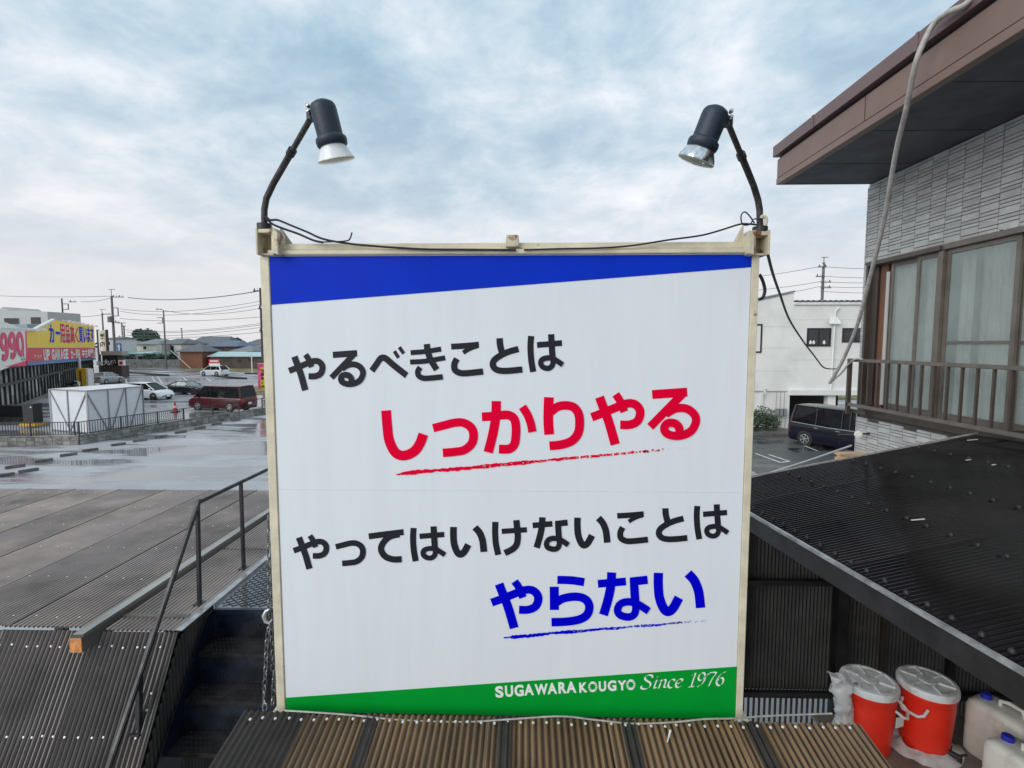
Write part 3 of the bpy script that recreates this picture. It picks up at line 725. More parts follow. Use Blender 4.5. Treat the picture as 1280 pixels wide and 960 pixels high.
for yy in (3.36, 3.95, 4.55, 5.15, 5.75, 6.3):
    x = XB-0.06
    while x > -9.2:
        pts.append((x + random.uniform(-.004, .004), yy + random.uniform(-.02, .02), RZ+0.004)); x -= 0.16
stuff(screws(MB(), pts, (0, 0, 1), 0.0048, 0.005).build('roof_screw', 'screw', lr, smooth=True))
for yy in (3.4, 4.6, 5.8): MB().box((-9.4, yy, RZ-0.075), (-2.36, yy+0.04, RZ-0.008)).build('purlin', 'wood_wet', lr)
for x in (-9.2, -6.0, -2.5):
    for yy in (3.42, 6.2): MB().box((x-0.05, yy, 0), (x+0.05, yy+0.1, RZ-0.08)).build('post', 'dark_steel', lr)
beam = thing('roof_beam', 'weathered timber beam with a raw orange cut end lying along the level roof edge', 'timber beam', (XB, 3.1, RZ))
MB().box((XB-0.04, 3.075, RZ-0.070), (XB+0.04, 6.4, RZ+0.028)).build('timber', 'wood_wet', beam, bevel=0.004)
MB().box((XB-0.043, 3.10, RZ+0.030), (XB+0.025, 6.4, RZ+0.036)).build('cap_strip', 'wood_top', beam)
MB().box((XB-0.038, 3.068, RZ-0.068), (XB+0.038, 3.0745, RZ+0.024)).build('cut_end', 'wood_orange', beam)
# --- left steep roof dropping towards the camera
sdir = Vector((0, -0.30, -0.50)).normalized()
sr_ = thing('steep_roof', 'steep dark corrugated roof dropping from the level roof towards the lower left', 'roof', (-3.3, 3.0, 2.6))
for k in range(5):
    x1 = -2.32 - 0.6*k + (0.03 if k else 0)
    mb = MB(); corr(mb, (x1-0.63, 3.235, 3.075 + 0.004*(k % 2)), (1, 0, 0), sdir, 0.63, 1.35, amp=0.0080, seg=8, nl=5, jit=0.005)
    mb.build('roof_sheet', 'corr_steep', sr_, smooth=True, m2='trough_dark')
pts = []; nrm = Vector((0, -0.86, 0.51))
for i, (t0) in enumerate((0.10, 0.60, 1.1)):
    x = -2.40
    while x > -5.2: pts.append(Vector((x+random.uniform(-.01, .01), 3.235, 3.085)) + sdir*(t0+random.uniform(-.006, .006))); x -= random.choice((0.064, 0.096, 0.096))
for t in (0.36, 0.45): pts.append(Vector((-2.37, 3.235, 3.085)) + sdir*t)
stuff(screws(MB(), pts, nrm, 0.0062, 0.006).build('roof_screw', 'screw', sr_, smooth=True))
MB().bar(Vector((-2.318, 3.24, 3.075)), Vector((-2.318, 3.24, 3.075))+sdir*1.35, 0.006, 0.012).build('edge_trim', 'corr_wall', sr_)
q_ = Vector((-2.334, 3.235, 3.05)); q2_ = q_ + sdir*1.35
MB().prism([q_, q2_, (q2_.x, q2_.y, 1.2), (q_.x, q_.y+0.35, 1.2), (q_.x, q_.y+0.35, 3.05)], (0.004, 0, 0)).build('side_board', 'corr_seam', sr_)
for t in (0.12, 0.7): MB().box((-5.3, 3.24+sdir.y*t, 3.0+sdir.z*t), (-2.34, 3.28+sdir.y*t, 3.04+sdir.z*t)).build('purlin', 'wood_wet', sr_)
# --- corrugated cladding down the side of the stairs
cl = thing('stair_cladding', 'narrow vertical corrugated cladding between the steep roof and the metal stairs', 'cladding', (-2.33, 3.2, 2.2))
y = 3.62
while y > 2.2:
    zt_ = min(3.07, 3.07 + (y-3.25)/0.30*0.50) if y < 3.25 else 3.07
    y2 = y-0.10
    zt2 = min(3.07, 3.07 + (y2-3.25)/0.30*0.50) if y2 < 3.25 else 3.07
    mb = MB(); seg = 18; vs = []; fs = []
    for i in range(seg+1):
        t = i/seg; yy = y + (y2-y)*t; zz = zt_ + (zt2-zt_)*t; xx = -2.309 + 0.006*sin(2*pi*t*3)
        vs += [(xx, yy, zz), (xx, yy, min(zz-0.05, 1.55))]
        if i: fs.append((2*i-2, 2*i, 2*i+1, 2*i-1))
    mb.add(vs, fs); mb.build('cladding_sheet', 'corr_wall', cl, smooth=True, fix=False)
    y = y2
# --- flashing and landing
MB_f = MB().box((-2.352, 3.26, RZ-0.028), (-2.30, 6.4, RZ-0.022)).box((-2.302, 3.62, 2.9), (-2.297, 6.4, RZ-0.0285))
tag(MB_f.build('edge_flashing', 'flashing', loc=(-2.33, 4.8, 3.05)), 'shiny wet metal flashing along the right edge of the level roof', 'flashing')

# --- stairs
st = thing('metal_stairs', 'dark navy metal stairs with checker plate treads climbing beside the sign', 'stairs', (-1.85, 3.2, 1.5))
SX0, SX1 = -2.285, -1.36
fronts = [(3.57, 3.055), (3.37, 2.845), (3.20, 2.62), (3.02, 2.40), (2.84, 2.18), (2.66, 1.96), (2.48, 1.74)]
def studs(mb, x0, x1, y0, y1, z, dx=0.03, dy=0.022):
    yy = y0; row = 0
    while yy < y1:
        xx = x0 + (dx/2 if row % 2 else 0)
        while xx < x1-0.012:
            s = 1 if row % 2 else -1
            mb.add([(xx-0.009, yy-0.004*s, z), (xx, yy-0.004, z+0.0), (xx+0.009, yy+0.004*s, z), (xx, yy+0.004, z), (xx, yy, z+0.0022)], [(0, 1, 4), (1, 2, 4), (2, 3, 4), (3, 0, 4)])
            xx += dx
        yy += dy; row += 1
    return mb
for i, (yy, zz) in enumerate(fronts):
    nxt = fronts[i-1][0] if i else 5.6
    if i:
        MB().box((SX0+0.01, yy, zz-0.03), (SX1, nxt+0.0135, zz)).build('tread', 'tread_dark', st, bevel=0.002)
        stuff(studs(MB(), SX0+0.04, SX1-0.03, yy+0.02, nxt, zz+0.0003).build('tread_pattern', 'tread_dark', st, fix=False))
    if i < 3:
        MB().box((SX0+0.01, yy+0.014, fronts[i+1][1]-0.02), (SX1, yy+0.02, zz-0.031)).build('riser', 'step_navy', st)
MB().box((SX0+0.01, 3.57, 3.015), (SX1, 3.60, 3.055)).build('nosing', 'step_navy', st, bevel=0.002)
for x in (SX0, SX1):
    MB().prism([(x, 3.60, 2.72), (x, 3.60, 3.05), (x, 3.50, 3.05), (x, 2.3, 1.62), (x, 2.3, 1.30)], (0.008, 0, 0)).build('stringer', 'step_navy', st)
MB().lathe((-1.95, 3.583, 2.93), (0, -1, 0), [(0, 0.01), (0.008, 0.008), (0.010, 0)], 10).build('bolt', 'dark_steel', st, smooth=True)
MB().box((SX0+0.01, 2.3, 0), (SX0+0.06, 2.35, 1.7)).build('leg', 'dark_steel', st); MB().box((SX1-0.06, 2.3, 0), (SX1-0.01, 2.35, 1.7)).build('leg', 'dark_steel', st)
ld = thing('landing', 'wet diamond patterned metal landing at the top of the stairs', 'landing', (-1.8, 4.6, 3.05))
mat('landing_wet', (0.20, 0.21, 0.225), 0.12, metal=0.45, var=0.3, scale=3, rvar=0.1)
MB().box((SX0+0.01, 3.601, 3.035), (SX1, 5.8, 3.052)).build('deck_plate', 'landing_wet', ld)
mb = MB()
L0, L1, yA, yB = SX0+0.02, SX1-0.02, 3.62, 5.78
d = -3.0
while d < 3.2:
    for s in (1, -1):
        pa = []
        for (px_, py_) in ((L0, None), (L1, None)):
            yy = (yA+yB)/2 + d + s*(px_-(L0+L1)/2)*0.8
            pa.append(Vector((px_, yy, 3.0545)))
        a, b = pa
        def clip(a, b):
            t0, t1 = 0.0, 1.0; dy = b.y-a.y
            for lim, sg in ((yA, 1), (yB, -1)):
                va, vb = (a.y-lim)*sg, (b.y-lim)*sg
                if va < 0 and vb < 0: return None
                if va < 0: t0 = max(t0, va/(va-vb))
                if vb < 0: t1 = min(t1, va/(va-vb))
            return (a.lerp(b, t0), a.lerp(b, t1)) if t0 < t1 else None
        c = clip(a, b)
        if c and (c[0]-c[1]).length > 0.05: mb.bar(c[0], c[1], 0.004, 0.004)
    d += 0.055
stuff(mb.build('diamond_mesh', 'dark_steel', ld))
for x, yy in ((SX0+0.05, 5.7), (SX1-0.05, 5.7)): MB().box((x-0.025, yy-0.025, 0), (x+0.025, yy+0.025, 3.034)).build('leg', 'dark_steel', ld)
# --- handrail
hr = thing('handrail', 'black steel handrail bending down beside the metal stairs', 'handrail', (-2.4, 3.6, 3.1))
HX = -2.40
MB().bar((HX, 3.643, 3.835), (HX, 5.9, 3.82), 0.026, 0.026).build('rail', 'dark_steel', hr, bevel=0.005)
MB().bar((HX, 3.658, 3.853), (HX, 2.50, 2.235), 0.027, 0.030).build('rail', 'dark_steel', hr, bevel=0.005)
MB().bar((HX, 3.632, 3.82), (HX, 3.60, 3.075), 0.026, 0.026).build('post', 'dark_steel', hr, bevel=0.003)
MB().bar((HX, 4.21, 3.82), (HX, 4.20, 3.075), 0.026, 0.026).build('post', 'dark_steel', hr, bevel=0.003)
MB().bar((HX, 4.85, 3.82), (HX, 4.85, 3.075), 0.026, 0.026).build('post', 'dark_steel', hr, bevel=0.003)
MB().bar((HX, 2.995, 2.93), (HX-0.0, 2.96, 2.58), 0.030, 0.030).build('post', 'dark_steel', hr, bevel=0.003)
for yy, zz in ((3.60, 3.078), (4.20, 3.078), (4.85, 3.078), (2.955, 2.585)): MB().box((HX-0.03, yy-0.035, zz), (HX+0.03, yy+0.03, zz+0.012)).build('foot_plate', 'dark_steel', hr)

# --- chain hanging beside the sign post
ch = thing('hanging_chain', 'grey steel chain hanging beside the left sign post', 'chain', at_y(336, 640, 2.56))
def link_mesh(n=14):
    L_, W_, r = 0.021, 0.0105, 0.0037; pts = []
    for k in range(n):
        a = 2*pi*k/n; pts.append(Vector((W_*cos(a), 0, (L_)*(1 if sin(a) > 0 else -1)*abs(sin(a))**0.7)))
    mb = MB(); vs = []; fs = []
    for k, p in enumerate(pts):
        t = (pts[(k+1) % n]-pts[k-1]).normalized(); a_ = Vector((0, 1, 0)); b_ = t.cross(a_)
        for j in range(6):
            an = 2*pi*j/6; vs.append(p + (a_*cos(an)+b_*sin(an))*r)
    for k in range(n):
        for j in range(6): fs.append((k*6+j, k*6+(j+1) % 6, ((k+1) % n)*6+(j+1) % 6, ((k+1) % n)*6+j))
    mb.add(vs, fs); return mb
lk = link_mesh().build('link', 'steel_chain', None, smooth=True)
CY = 2.56
path = [at_y(337, 640, CY), at_y(336.5, 700, CY), at_y(337, 760, CY), at_y(338, 775, CY), at_y(334, 800, CY), at_y(332, 840, CY), at_y(330, 872, CY), at_y(331, 884, CY-0.04)]
path2 = [at_y(338.5, 775, CY+.02), at_y(341, 820, CY+.02), at_y(342, 860, CY+.02), at_y(341, 880, CY)]
first = True
for P_ in (path, path2):
    dense = spline(P_, 30); acc = 0; k = 0; prev = dense[0]
    for p in dense[1:]:
        acc += (p-prev).length
        if acc >= 0.034:
            acc = 0; q = (p-prev).normalized()
            l2 = lk if first else lk.copy()
            if not first: COL.objects.link(l2)
            first = False
            l2.parent = ch; l2.location = p-ch.location
            l2.rotation_mode = 'QUATERNION'
            l2.rotation_quaternion = q.to_track_quat('Z', 'Y') @ Matrix.Rotation(pi/2*(k % 2)+0.35, 3, 'Z').to_quaternion()
            k += 1
        prev = p
hk = at_y(336, 772, CY-.02)
o = MB().tube([hk+Vector((0.004, 0, 0.045)), hk+Vector((-0.012, 0, 0.035)), hk+Vector((-0.026, 0, 0.01)), hk+Vector((-0.018, 0, -0.022)), hk+Vector((0.004, 0, -0.03)), hk+Vector((0.016, 0, -0.012))], [0.006, 0.010, 0.012, 0.011, 0.008, 0.004], 10).build('hook', 'galvanised', ch, smooth=True)

# --- front roof under the sign
fr_ = thing('front_roof', 'brown corrugated roof sloping gently from the foot of the sign towards the viewer', 'roof', (0.15, 2.0, 3.1))
FY, FZ, FS = 2.42, 3.138, 0.155
fd = Vector((0, -1, -FS)).normalized()
xs = [-1.385 + 0.6*k for k in range(5)] + [1.655]
for k in range(5):
    wd_ = xs[k+1]-xs[k] + (0.03 if k < 4 else 0)
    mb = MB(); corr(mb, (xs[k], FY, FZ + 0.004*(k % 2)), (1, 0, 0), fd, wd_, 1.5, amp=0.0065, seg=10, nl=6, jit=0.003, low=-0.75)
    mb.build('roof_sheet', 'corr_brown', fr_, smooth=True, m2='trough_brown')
for x in (-0.735, -0.095, 0.50, 1.10):      # darker overlap strips
    xo = max(q for q in xs if q < x); xo += round((x-0.035-xo)/0.032)*0.032
    mb = MB(); corr(mb, (xo, FY-0.012, FZ + 0.009), (1, 0, 0), fd, 0.068, 1.49, amp=0.0055, seg=10, nl=4); mb.build('lap_strip', 'corr_seam', fr_, smooth=True)
mb = MB(); corr(mb, (-1.417, FY+0.012, FZ+0.004), (1, 0, 0), fd, 0.33, 1.5, amp=0.0065, seg=10, nl=4); mb.build('lap_strip', 'corr_seam', fr_, smooth=True)
pts = []
x = -1.36
while x < 1.6:
    pts.append(Vector((x + random.uniform(-.005, .005), FY-0.036, FZ+0.001)) + fd*random.uniform(-.004, .01)); x += 0.064
stuff(screws(MB(), pts, (0, -FS, 1), 0.0062, 0.007).build('roof_screw', 'screw', fr_, smooth=True))
MB().box((-1.36, FY-0.06, FZ-0.07), (1.62, FY-0.01, FZ-0.02)).build('purlin', 'wood_wet', fr_)
MB().box((-1.36, 1.2, FZ-0.26), (1.62, 1.25, FZ-0.21)).build('purlin', 'wood_wet', fr_)
for x in (-1.34, 1.56):
    for yy, hh in ((1.2, FZ-0.265), (2.35, FZ-0.075)): MB().box((x, yy, 0), (x+0.05, yy+0.05, hh)).build('post', 'dark_steel', fr_)

# ridge strip behind: dark torn felt between sign and roof
mb = MB(); corr(mb, (-1.25, 2.425, 3.075), (1, 0, 0), (0, 1, 0.0), 2.36, 0.12, amp=0.008, seg=6, nl=1, pitch=0.045)
tag(mb.build('ridge_flashing', 'corr_seam', smooth=True, loc=(0, 2.45, 3.07)), 'black crumpled flashing strip in the gap under the sign', 'flashing')
mb = MB(); rn = random.Random(5)
for (xa, xb, hgt) in ((0.50, 0.98, 0.022), (-0.3, 0.12, 0.006), (-0.75, -0.6, 0.005)):
    n = 26; up = []; lo = []
    for i in range(n+1):
        t = i/n; x = xa+(xb-xa)*t; up.append(Vector((x, 2.452-0.002*rn.random(), 3.108))); lo.append(Vector((x, 2.43, 3.108-hgt*rn.uniform(.3, 1)*(0.4+sin(pi*t)))))
    for i in range(n): mb.quad(up[i], lo[i], lo[i+1], up[i+1])
o = mb.build('peeling_paint', 'white_trim', fix=False, loc=(0.7, 2.44, 3.1)); tag(o, 'flaking strip of white paint under the right half of the sign', 'paint flakes')
pts = [at_y(350, 888, 2.44), at_y(385, 890, 2.41), at_y(440, 894, 2.40), at_y(500, 900, 2.395), at_y(580, 902.5, 2.39), at_y(640, 899, 2.39), at_y(700, 895.5, 2.39), at_y(745, 900, 2.39), at_y(790, 904.5, 2.39), at_y(840, 903, 2.39), at_y(880, 899, 2.39), at_y(920, 898, 2.40), at_y(960, 895, 2.44), at_y(1040, 892, 2.47)]
cable('ground_cable', pts, 0.0042, 'cable_grey', 'thin grey cable wandering along the foot of the sign', k=6)
tag(MB().tube([at_y(838, 916, 2.33)+Vector((0, 0, .012)), at_y(834, 931, 2.28)+Vector((0, 0, .012))], [0.006, 0.002], 6).build('feather', 'white_trim', smooth=True, loc=at_y(838, 916, 2.33)), 'tiny pale twig lying on the brown front roof', 'twig')

# ================================================================== RIGHT ROOF AND THE SPACE UNDER IT
SLP = 0.170
def rz_(x): return 3.722 + SLP*(x-1.86)
FC = Vector((1.70, 4.66, rz_(1.70)))                # far low corner of the roof
e_ = Vector((0.1, -1.0, 0.017)).normalized()        # along the eave, towards the viewer
rdir = Vector((1, 0.1, SLP)).normalized(); RL = 2.66
rr_ = thing('side_roof', 'glossy black corrugated lean-to roof rising to the tiled house on the right', 'roof', (3.1, 3.0, 3.9))
nr = rdir.cross(e_).normalized()
if nr.z < 0: nr = -nr
for k in range(7):
    o = FC + e_*(0.6*k - (0.03 if k else 0)) + nr*0.004*(k % 2) - rdir*0.02
    mb = MB(); corr(mb, o, e_, rdir, 0.63, RL, amp=0.0095, seg=10, nl=6, jit=0.004)
    mb.build('roof_sheet', 'corr_black', rr_, smooth=True)
prf = [(0.015, 0), (0.0155, 0.004), (0.012, 0.013), (0.008, 0.018), (0, 0.019)]; bolt0 = None
for off, stp in ((0.025, 0.128), (0.72, 0.16), (1.35, 0.16), (2.0, 0.16)):
    d = 0.08
    while d < 3.7:
        p = FC + rdir*off + e_*(d + random.uniform(-.006, .006)) + nr*0.006
        if bolt0 is None:
            bolt0 = MB().lathe((0, 0, 0), nr, prf, 10).build('bolt_cap', 'bolt_cap', rr_, smooth=True, local=True); b = bolt0
        else: b = clone(bolt0, parent=rr_)
        b.location = p-rr_.location; d += stp
for (px_, py_, l) in ((1148, 652.5, 13), (1211, 577, 5), (1243, 583, 4), (1216, 552, 10)):
    d_ = ray(px_, py_); t_ = (rz_(0) - CAMZ)/(d_.z - d_.x*SLP); p = C0 + d_*t_ + nr*0.012
    MB().bar(p - Vector((0.0010*l*t_, 0, 0)), p + Vector((0.0010*l*t_, 0.004, 0.0010*l*t_*SLP)), 0.010, 0.004).build('tape_scrap', 'white_trim', rr_)
side = Vector((1, 0.1, 0)).normalized()
def along(o, a, b, w0, w1, h0, h1, name, m, bev=0.0):      # a bar that follows the eave
    MB().obox(FC + e_*a + side*w0 + Vector((0, 0, h0)), e_*(b-a), side*(w1-w0), (0, 0, h1-h0)).build(name, m, rr_, bevel=bev)
along(0, 0.02, 3.7, -0.035, 0.035, -0.150, -0.014, 'fascia', 'beam_black', 0.004)
along(0, 0.02, 3.7, -0.050, -0.0255, -0.018, 0.004, 'edge_strip', 'flashing', 0.002)
along(0, -0.012, 0.018, -0.032, 0.03, -0.13, -0.012, 'end_cap', 'beam_black')
MB().bar(FC - e_*0.015 + Vector((0, 0, 0.012)), FC - e_*0.015 + rdir*2.68 + Vector((0, 0, 0.012)), 0.012, 0.012).build('verge_trim', 'cable_grey', rr_)
MB().bar(FC + e_*0.04 + rdir*0.04 + Vector((0, 0, -0.05)), FC + e_*0.04 + rdir*2.66 + Vector((0, 0, -0.05)), 0.04, 0.06).build('rafter', 'beam_black', rr_)
for d in (1.3, 2.4, 3.5): MB().bar(FC + e_*d + rdir*0.06 + Vector((0, 0, -0.055)), FC + e_*d + rdir*2.55 + Vector((0, 0, -0.055)), 0.04, 0.07).build('rafter', 'beam_black', rr_)
MB().box((1.76, 4.38, 0), (1.84, 4.47, rz_(1.76)-0.03)).build('corner_post', 'beam_black', rr_)
MB().box((1.98, 1.2, 0), (2.04, 1.26, rz_(1.98)-0.151)).build('corner_post', 'beam_black', rr_)
# back wall of translucent corrugated sheets
bw = thing('back_wall', 'dark corrugated sheet wall with black rails behind the red coolers', 'wall', (3.0, 4.6, 2.6))
BY = 4.42
def roofz(x): return rz_(x) - 0.06
for (xa, xb, zb) in ((1.94, 2.76, 1.89), (2.83, 3.17, 1.54), (3.19, 3.77, 1.54), (3.79, 4.34, 1.54)):
    mb = MB(); n = int((xb-xa)/0.032*6); vs = []; fs = []
    for i in range(n+1):
        t = i/n; x = xa+(xb-xa)*t; yy = BY+0.03 + 0.006*sin(2*pi*(xb-xa)*t/0.032)
        vs += [(x, yy, roofz(x)), (x, yy, zb)]
        if i: fs.append((2*i-2, 2*i-1, 2*i+1, 2*i))
    mb.add(vs, fs); mb.build('wall_sheet', 'corr_wall', bw, smooth=True, fix=False)
mb = MB(); x = 1.98
while x < 2.76:                                  # torn lower edge: ribs with daylight between them
    mb.box((x, BY+0.025, 1.42), (x+0.019, BY+0.032, 1.888)); x += 0.048
stuff(mb.build('lower_slats', 'corr_wall', bw))
MB().box((1.92, BY-0.03, 2.885), (2.76, BY+0.015, 2.93)).build('rail', 'beam_black', bw)
MB().box((1.92, BY-0.03, 1.85), (4.34, BY+0.015, 1.90)).build('rail', 'beam_black', bw)
MB().box((1.92, BY-0.03, 1.36), (4.34, BY+0.015, 1.41)).build('rail', 'beam_black', bw)
MB().box((2.75, BY-0.05, 0), (2.84, BY+0.04, roofz(2.78))).build('post', 'beam_black', bw)
MB().box((3.165, BY-0.01, 1.42), (3.195, BY+0.02, roofz(3.17))).build('post', 'beam_brown', bw)
MB().box((3.75, BY-0.02, 1.42), (3.81, BY+0.02, roofz(3.75))).build('post', 'beam_black', bw)
MB().box((1.90, BY-0.05, 0), (1.96, BY+0.03, roofz(1.9))).build('post', 'beam_black', bw)
# shelf with the coolers
SHZ = 2.155
sh = thing('work_shelf', 'grimy grey brown shelf under the black roof carrying coolers and jerrycans', 'shelf', (3.2, 3.2, SHZ))
MB().box((2.22, 2.2, SHZ-0.03), (3.16, 3.80, SHZ)).build('board', 'shelf', sh, bevel=0.003)
MB().box((3.165, 2.2, SHZ-0.035), (4.3, 3.80, SHZ-0.004)).build('board', 'shelf', sh, bevel=0.003)
for x in (2.26, 3.12, 4.22):
    for yy in (2.24, 3.72): MB().box((x, yy, 0), (x+0.05, yy+0.05, SHZ-0.037)).build('leg', 'beam_black', sh)
def cooler(label, cx, cy, hdl, tap):
    t = thing('drink_cooler', label, 'cooler', (cx, cy, SHZ+0.002), 'red drink coolers on the shelf')
    z = SHZ+0.002; r = 0.168; zt_ = z+0.43
    MB().lathe((cx, cy, z), (0, 0, 1), [(0, 0), (r*0.80, 0), (r*0.86, 0.012), (r*0.90, 0.15), (r*0.97, 0.32), (r*0.98, 0.40), (r*1.0, 0.405), (r*1.0, 0.43), (r*0.9, 0.432)], 40).build('body', 'cooler_red', t, smooth=True)
    MB().lathe((cx, cy, zt_+0.001), (0, 0, 1), [(r*0.99, 0), (r*1.06, 0.004), (r*1.07, 0.035), (r*1.03, 0.052), (r*0.90, 0.056), (r*0.86, 0.048), (r*0.3, 0.050), (0, 0.050)], 40).build('lid', 'cooler_lid', t, smooth=True)
    for k in range(6):
        a = k*pi/3 + 0.35; d = Vector((cos(a), sin(a), 0)); c = Vector((cx, cy, zt_+0.057))
        MB().bar(c+d*r*0.34, c+d*r*0.92, 0.012, 0.012).build('lid_rib', 'cooler_lid', t, bevel=0.004)
    MB().lathe((cx, cy, zt_+0.0515), (0, 0, 1), [(r*0.30, 0), (r*0.28, 0.006), (r*0.1, 0.007), (0, 0.007)], 24).build('lid_boss', 'cooler_lid', t, smooth=True)
    for s in hdl:
        d = Vector((cos(s), sin(s), 0)); q = Vector((-d.y, d.x, 0)); c = Vector((cx, cy, z+0.335))
        MB().tube([c+d*r*0.95+q*0.075+Vector((0, 0, .03)), c+d*(r+0.035)+q*0.07, c+d*(r+0.055)+q*0.045+Vector((0, 0, -.012)), c+d*(r+0.055)-q*0.045+Vector((0, 0, -.012)), c+d*(r+0.035)-q*0.07, c+d*r*0.95-q*0.075+Vector((0, 0, .03))], 0.0095, 10).build('handle', 'white_plastic', t, smooth=True)
    if tap is not None:
        d = Vector((cos(tap), sin(tap), 0)); c = Vector((cx, cy, z+0.05))
        mb = MB(); mb.tube([c+d*r*0.84, c+d*(r+0.045)], 0.019, 10).tube([c+d*(r+0.035)+Vector((0, 0, .01)), c+d*(r+0.035)+Vector((0, 0, -.035))], 0.014, 10)
        mb.build('tap', 'plastic_black', t, smooth=True)
        MB().bar(c+d*(r+0.03)+Vector((0, 0, 0.012)), c+d*(r+0.07)+Vector((0, 0, 0.045)), 0.022, 0.008).build('tap_lever', 'plastic_black', t)
    return t
c1 = cooler('red drink cooler with a pale lid, left one, half hidden behind the brown roof edge', 2.44, 3.50, (R(-38), R(142)), None)
c2 = cooler('red drink cooler with a pale lid and black tap, standing on a crumpled bag', 2.845, 3.50, (R(-150), R(30)), R(-58))
a_ = R(-72); dd = Vector((cos(a_), sin(a_), 0)); qq = Vector((-dd.y, dd.x, 0)); cc = Vector((2.44, 3.50, SHZ+0.26)) + dd*0.158
MB().obox(cc-qq*0.0+dd*0.0+Vector((0.05, 0.012, -0.03)), qq*0.07, dd*0.003, Vector((0, 0, 0.075))).build('sticker', 'white_plastic', c1)
def crumple(mb, fn, nu, nv, amp, seed, th=0.0008):
    vs = []; fs = []
    for i in range(nu+1):
        for j in range(nv+1):
            p = Vector(fn(i/nu, j/nv))
            q = p*14 + Vector((seed, seed, seed))
            vs.append(p + Vector((noise.noise(q), noise.noise(q+Vector((9, 0, 0))), noise.noise(q+Vector((0, 9, 0)))))*amp + Vector((noise.noise(p*45), noise.noise(p*45+Vector((5, 5, 5))), noise.noise(p*45+Vector((2, 8, 1)))))*amp*0.35)
    for i in range(nu):
        for j in range(nv): a = i*(nv+1)+j; fs.append((a, a+1, a+nv+2, a+nv+1))
    mb.add(vs, fs); return mb
mb = MB(); crumple(mb, lambda u, v: (2.845+cos(2*pi*u)*(0.148+0.075*v+0.02*sin(7*u*2)), 3.50+sin(2*pi*u)*(0.148+0.075*v), SHZ+0.008+0.035*(1-v)), 60, 8, 0.016, 3)
tag(mb.build('plastic_bag', 'bag', smooth=True, fix=False, loc=(2.845, 3.5, SHZ)), 'crumpled clear plastic bag spread under the right red cooler', 'plastic bag')
mb = MB(); crumple(mb, lambda u, v: (2.20+0.055*cos(pi*u*1.9+0.6)+0.06*v*(1-v)*2-0.02*v, 3.42+0.06*sin(pi*u*1.9+0.6), SHZ+0.10+0.46*v), 24, 22, 0.035, 8)
crumple(mb, lambda u, v: (2.24+0.09*u, 3.50-0.10*v, SHZ+0.47+0.05*sin(3*u)+0.03*v), 10, 8, 0.03, 5)
tag(mb.build('plastic_bag', 'bag', smooth=True, fix=False, loc=(2.2, 3.45, SHZ)), 'crumpled white plastic bag hanging at the left of the red coolers', 'plastic bag')
def jerrycan(label, cx, cy, rz, blue=True):
    t = thing('jerrycan', label, 'jerrycan', (cx, cy, SHZ+0.001), 'white jerrycans on the shelf', rz)
    w_, d_, h_ = 0.115, 0.175, 0.395
    mb = MB(); n = 36; ring = []
    prof = [(0.90, 0.0), (1.0, 0.02), (1.0, h_*0.45), (0.985, h_*0.48), (1.0, h_*0.51), (1.0, h_*0.86), (0.93, h_*0.94), (0.78, h_*0.985), (0.55, h_)]
    vs = []; fs = []
    for (s, z) in prof:
        for k in range(n):
            a = 2*pi*k/n; ex = 0.32
            vs.append((w_*s*math.copysign(abs(cos(a))**ex, cos(a)), d_*s*math.copysign(abs(sin(a))**ex, sin(a)), z))
    for i in range(len(prof)-1):
        for k in range(n): fs.append((i*n+k, i*n+(k+1) % n, (i+1)*n+(k+1) % n, (i+1)*n+k))
    fs.append(tuple(range(n-1, -1, -1))); fs.append(tuple(range((len(prof)-1)*n, len(prof)*n)))
    mb.add(vs, fs); mb.build('body', 'can_white', t, smooth=True, local=True)
    MB().tube([(0, 0.02, h_-0.02), (0, 0.02, h_+0.03), (0, -0.03, h_+0.045), (0, -0.10, h_+0.04), (0, -0.125, h_-0.03)], 0.013, 10).build('handle', 'can_white', t, smooth=True, local=True)
    MB().lathe((0, 0.10, h_-0.02), (0, 0, 1), [(0.027, 0), (0.027, 0.018), (0.032, 0.019), (0.032, 0.045), (0.028, 0.05), (0, 0.05)], 24).build('cap', 'cap_blue', t, smooth=True, local=True)
    return t
jerrycan('translucent white jerrycan with a blue cap standing beside the right cooler', 3.25, 3.36, R(20))
jerrycan('second white jerrycan cut off at the bottom right corner of the picture', 3.03, 2.97, R(14))

# ================================================================== TILED HOUSE ON THE RIGHT
WX, WY0, WY1, SOF = 4.40, -3.0, 6.81, 7.035
hs = thing('tiled_house', 'grey tiled house with a deep brown roof eave and wide sash windows', 'house', (7, 2, 0))
WZ0, WZ1, WT = 4.20, 5.975, 0.10     # window opening
wy0, wy1 = 0.2, 6.72
wall = MB()
wall.box((WX+0.012, WY0, 0), (WX+0.2, WY1-0.012, WZ0-0.10)).box((WX+0.012, WY0, WZ1+0.06), (WX+0.2, WY1-0.012, SOF))
wall.box((WX+0.012, wy1+0.04, WZ0-0.0995), (WX+0.2, WY1-0.012, WZ1+0.0595)).box((WX+0.012, WY0, WZ0-0.0995), (WX+0.2, wy0-0.04, WZ1+0.0595))
wall.box((WX+0.2005, WY1-0.20, 0), (WX+7, WY1-0.012, SOF))
wl = wall.build('wall', 'grout', hs)
MB().box((WX+0.9, WY0, 4.1), (WX+1.0, WY1-0.21, SOF-0.01)).build('inner_wall', 'dark_void', hs)
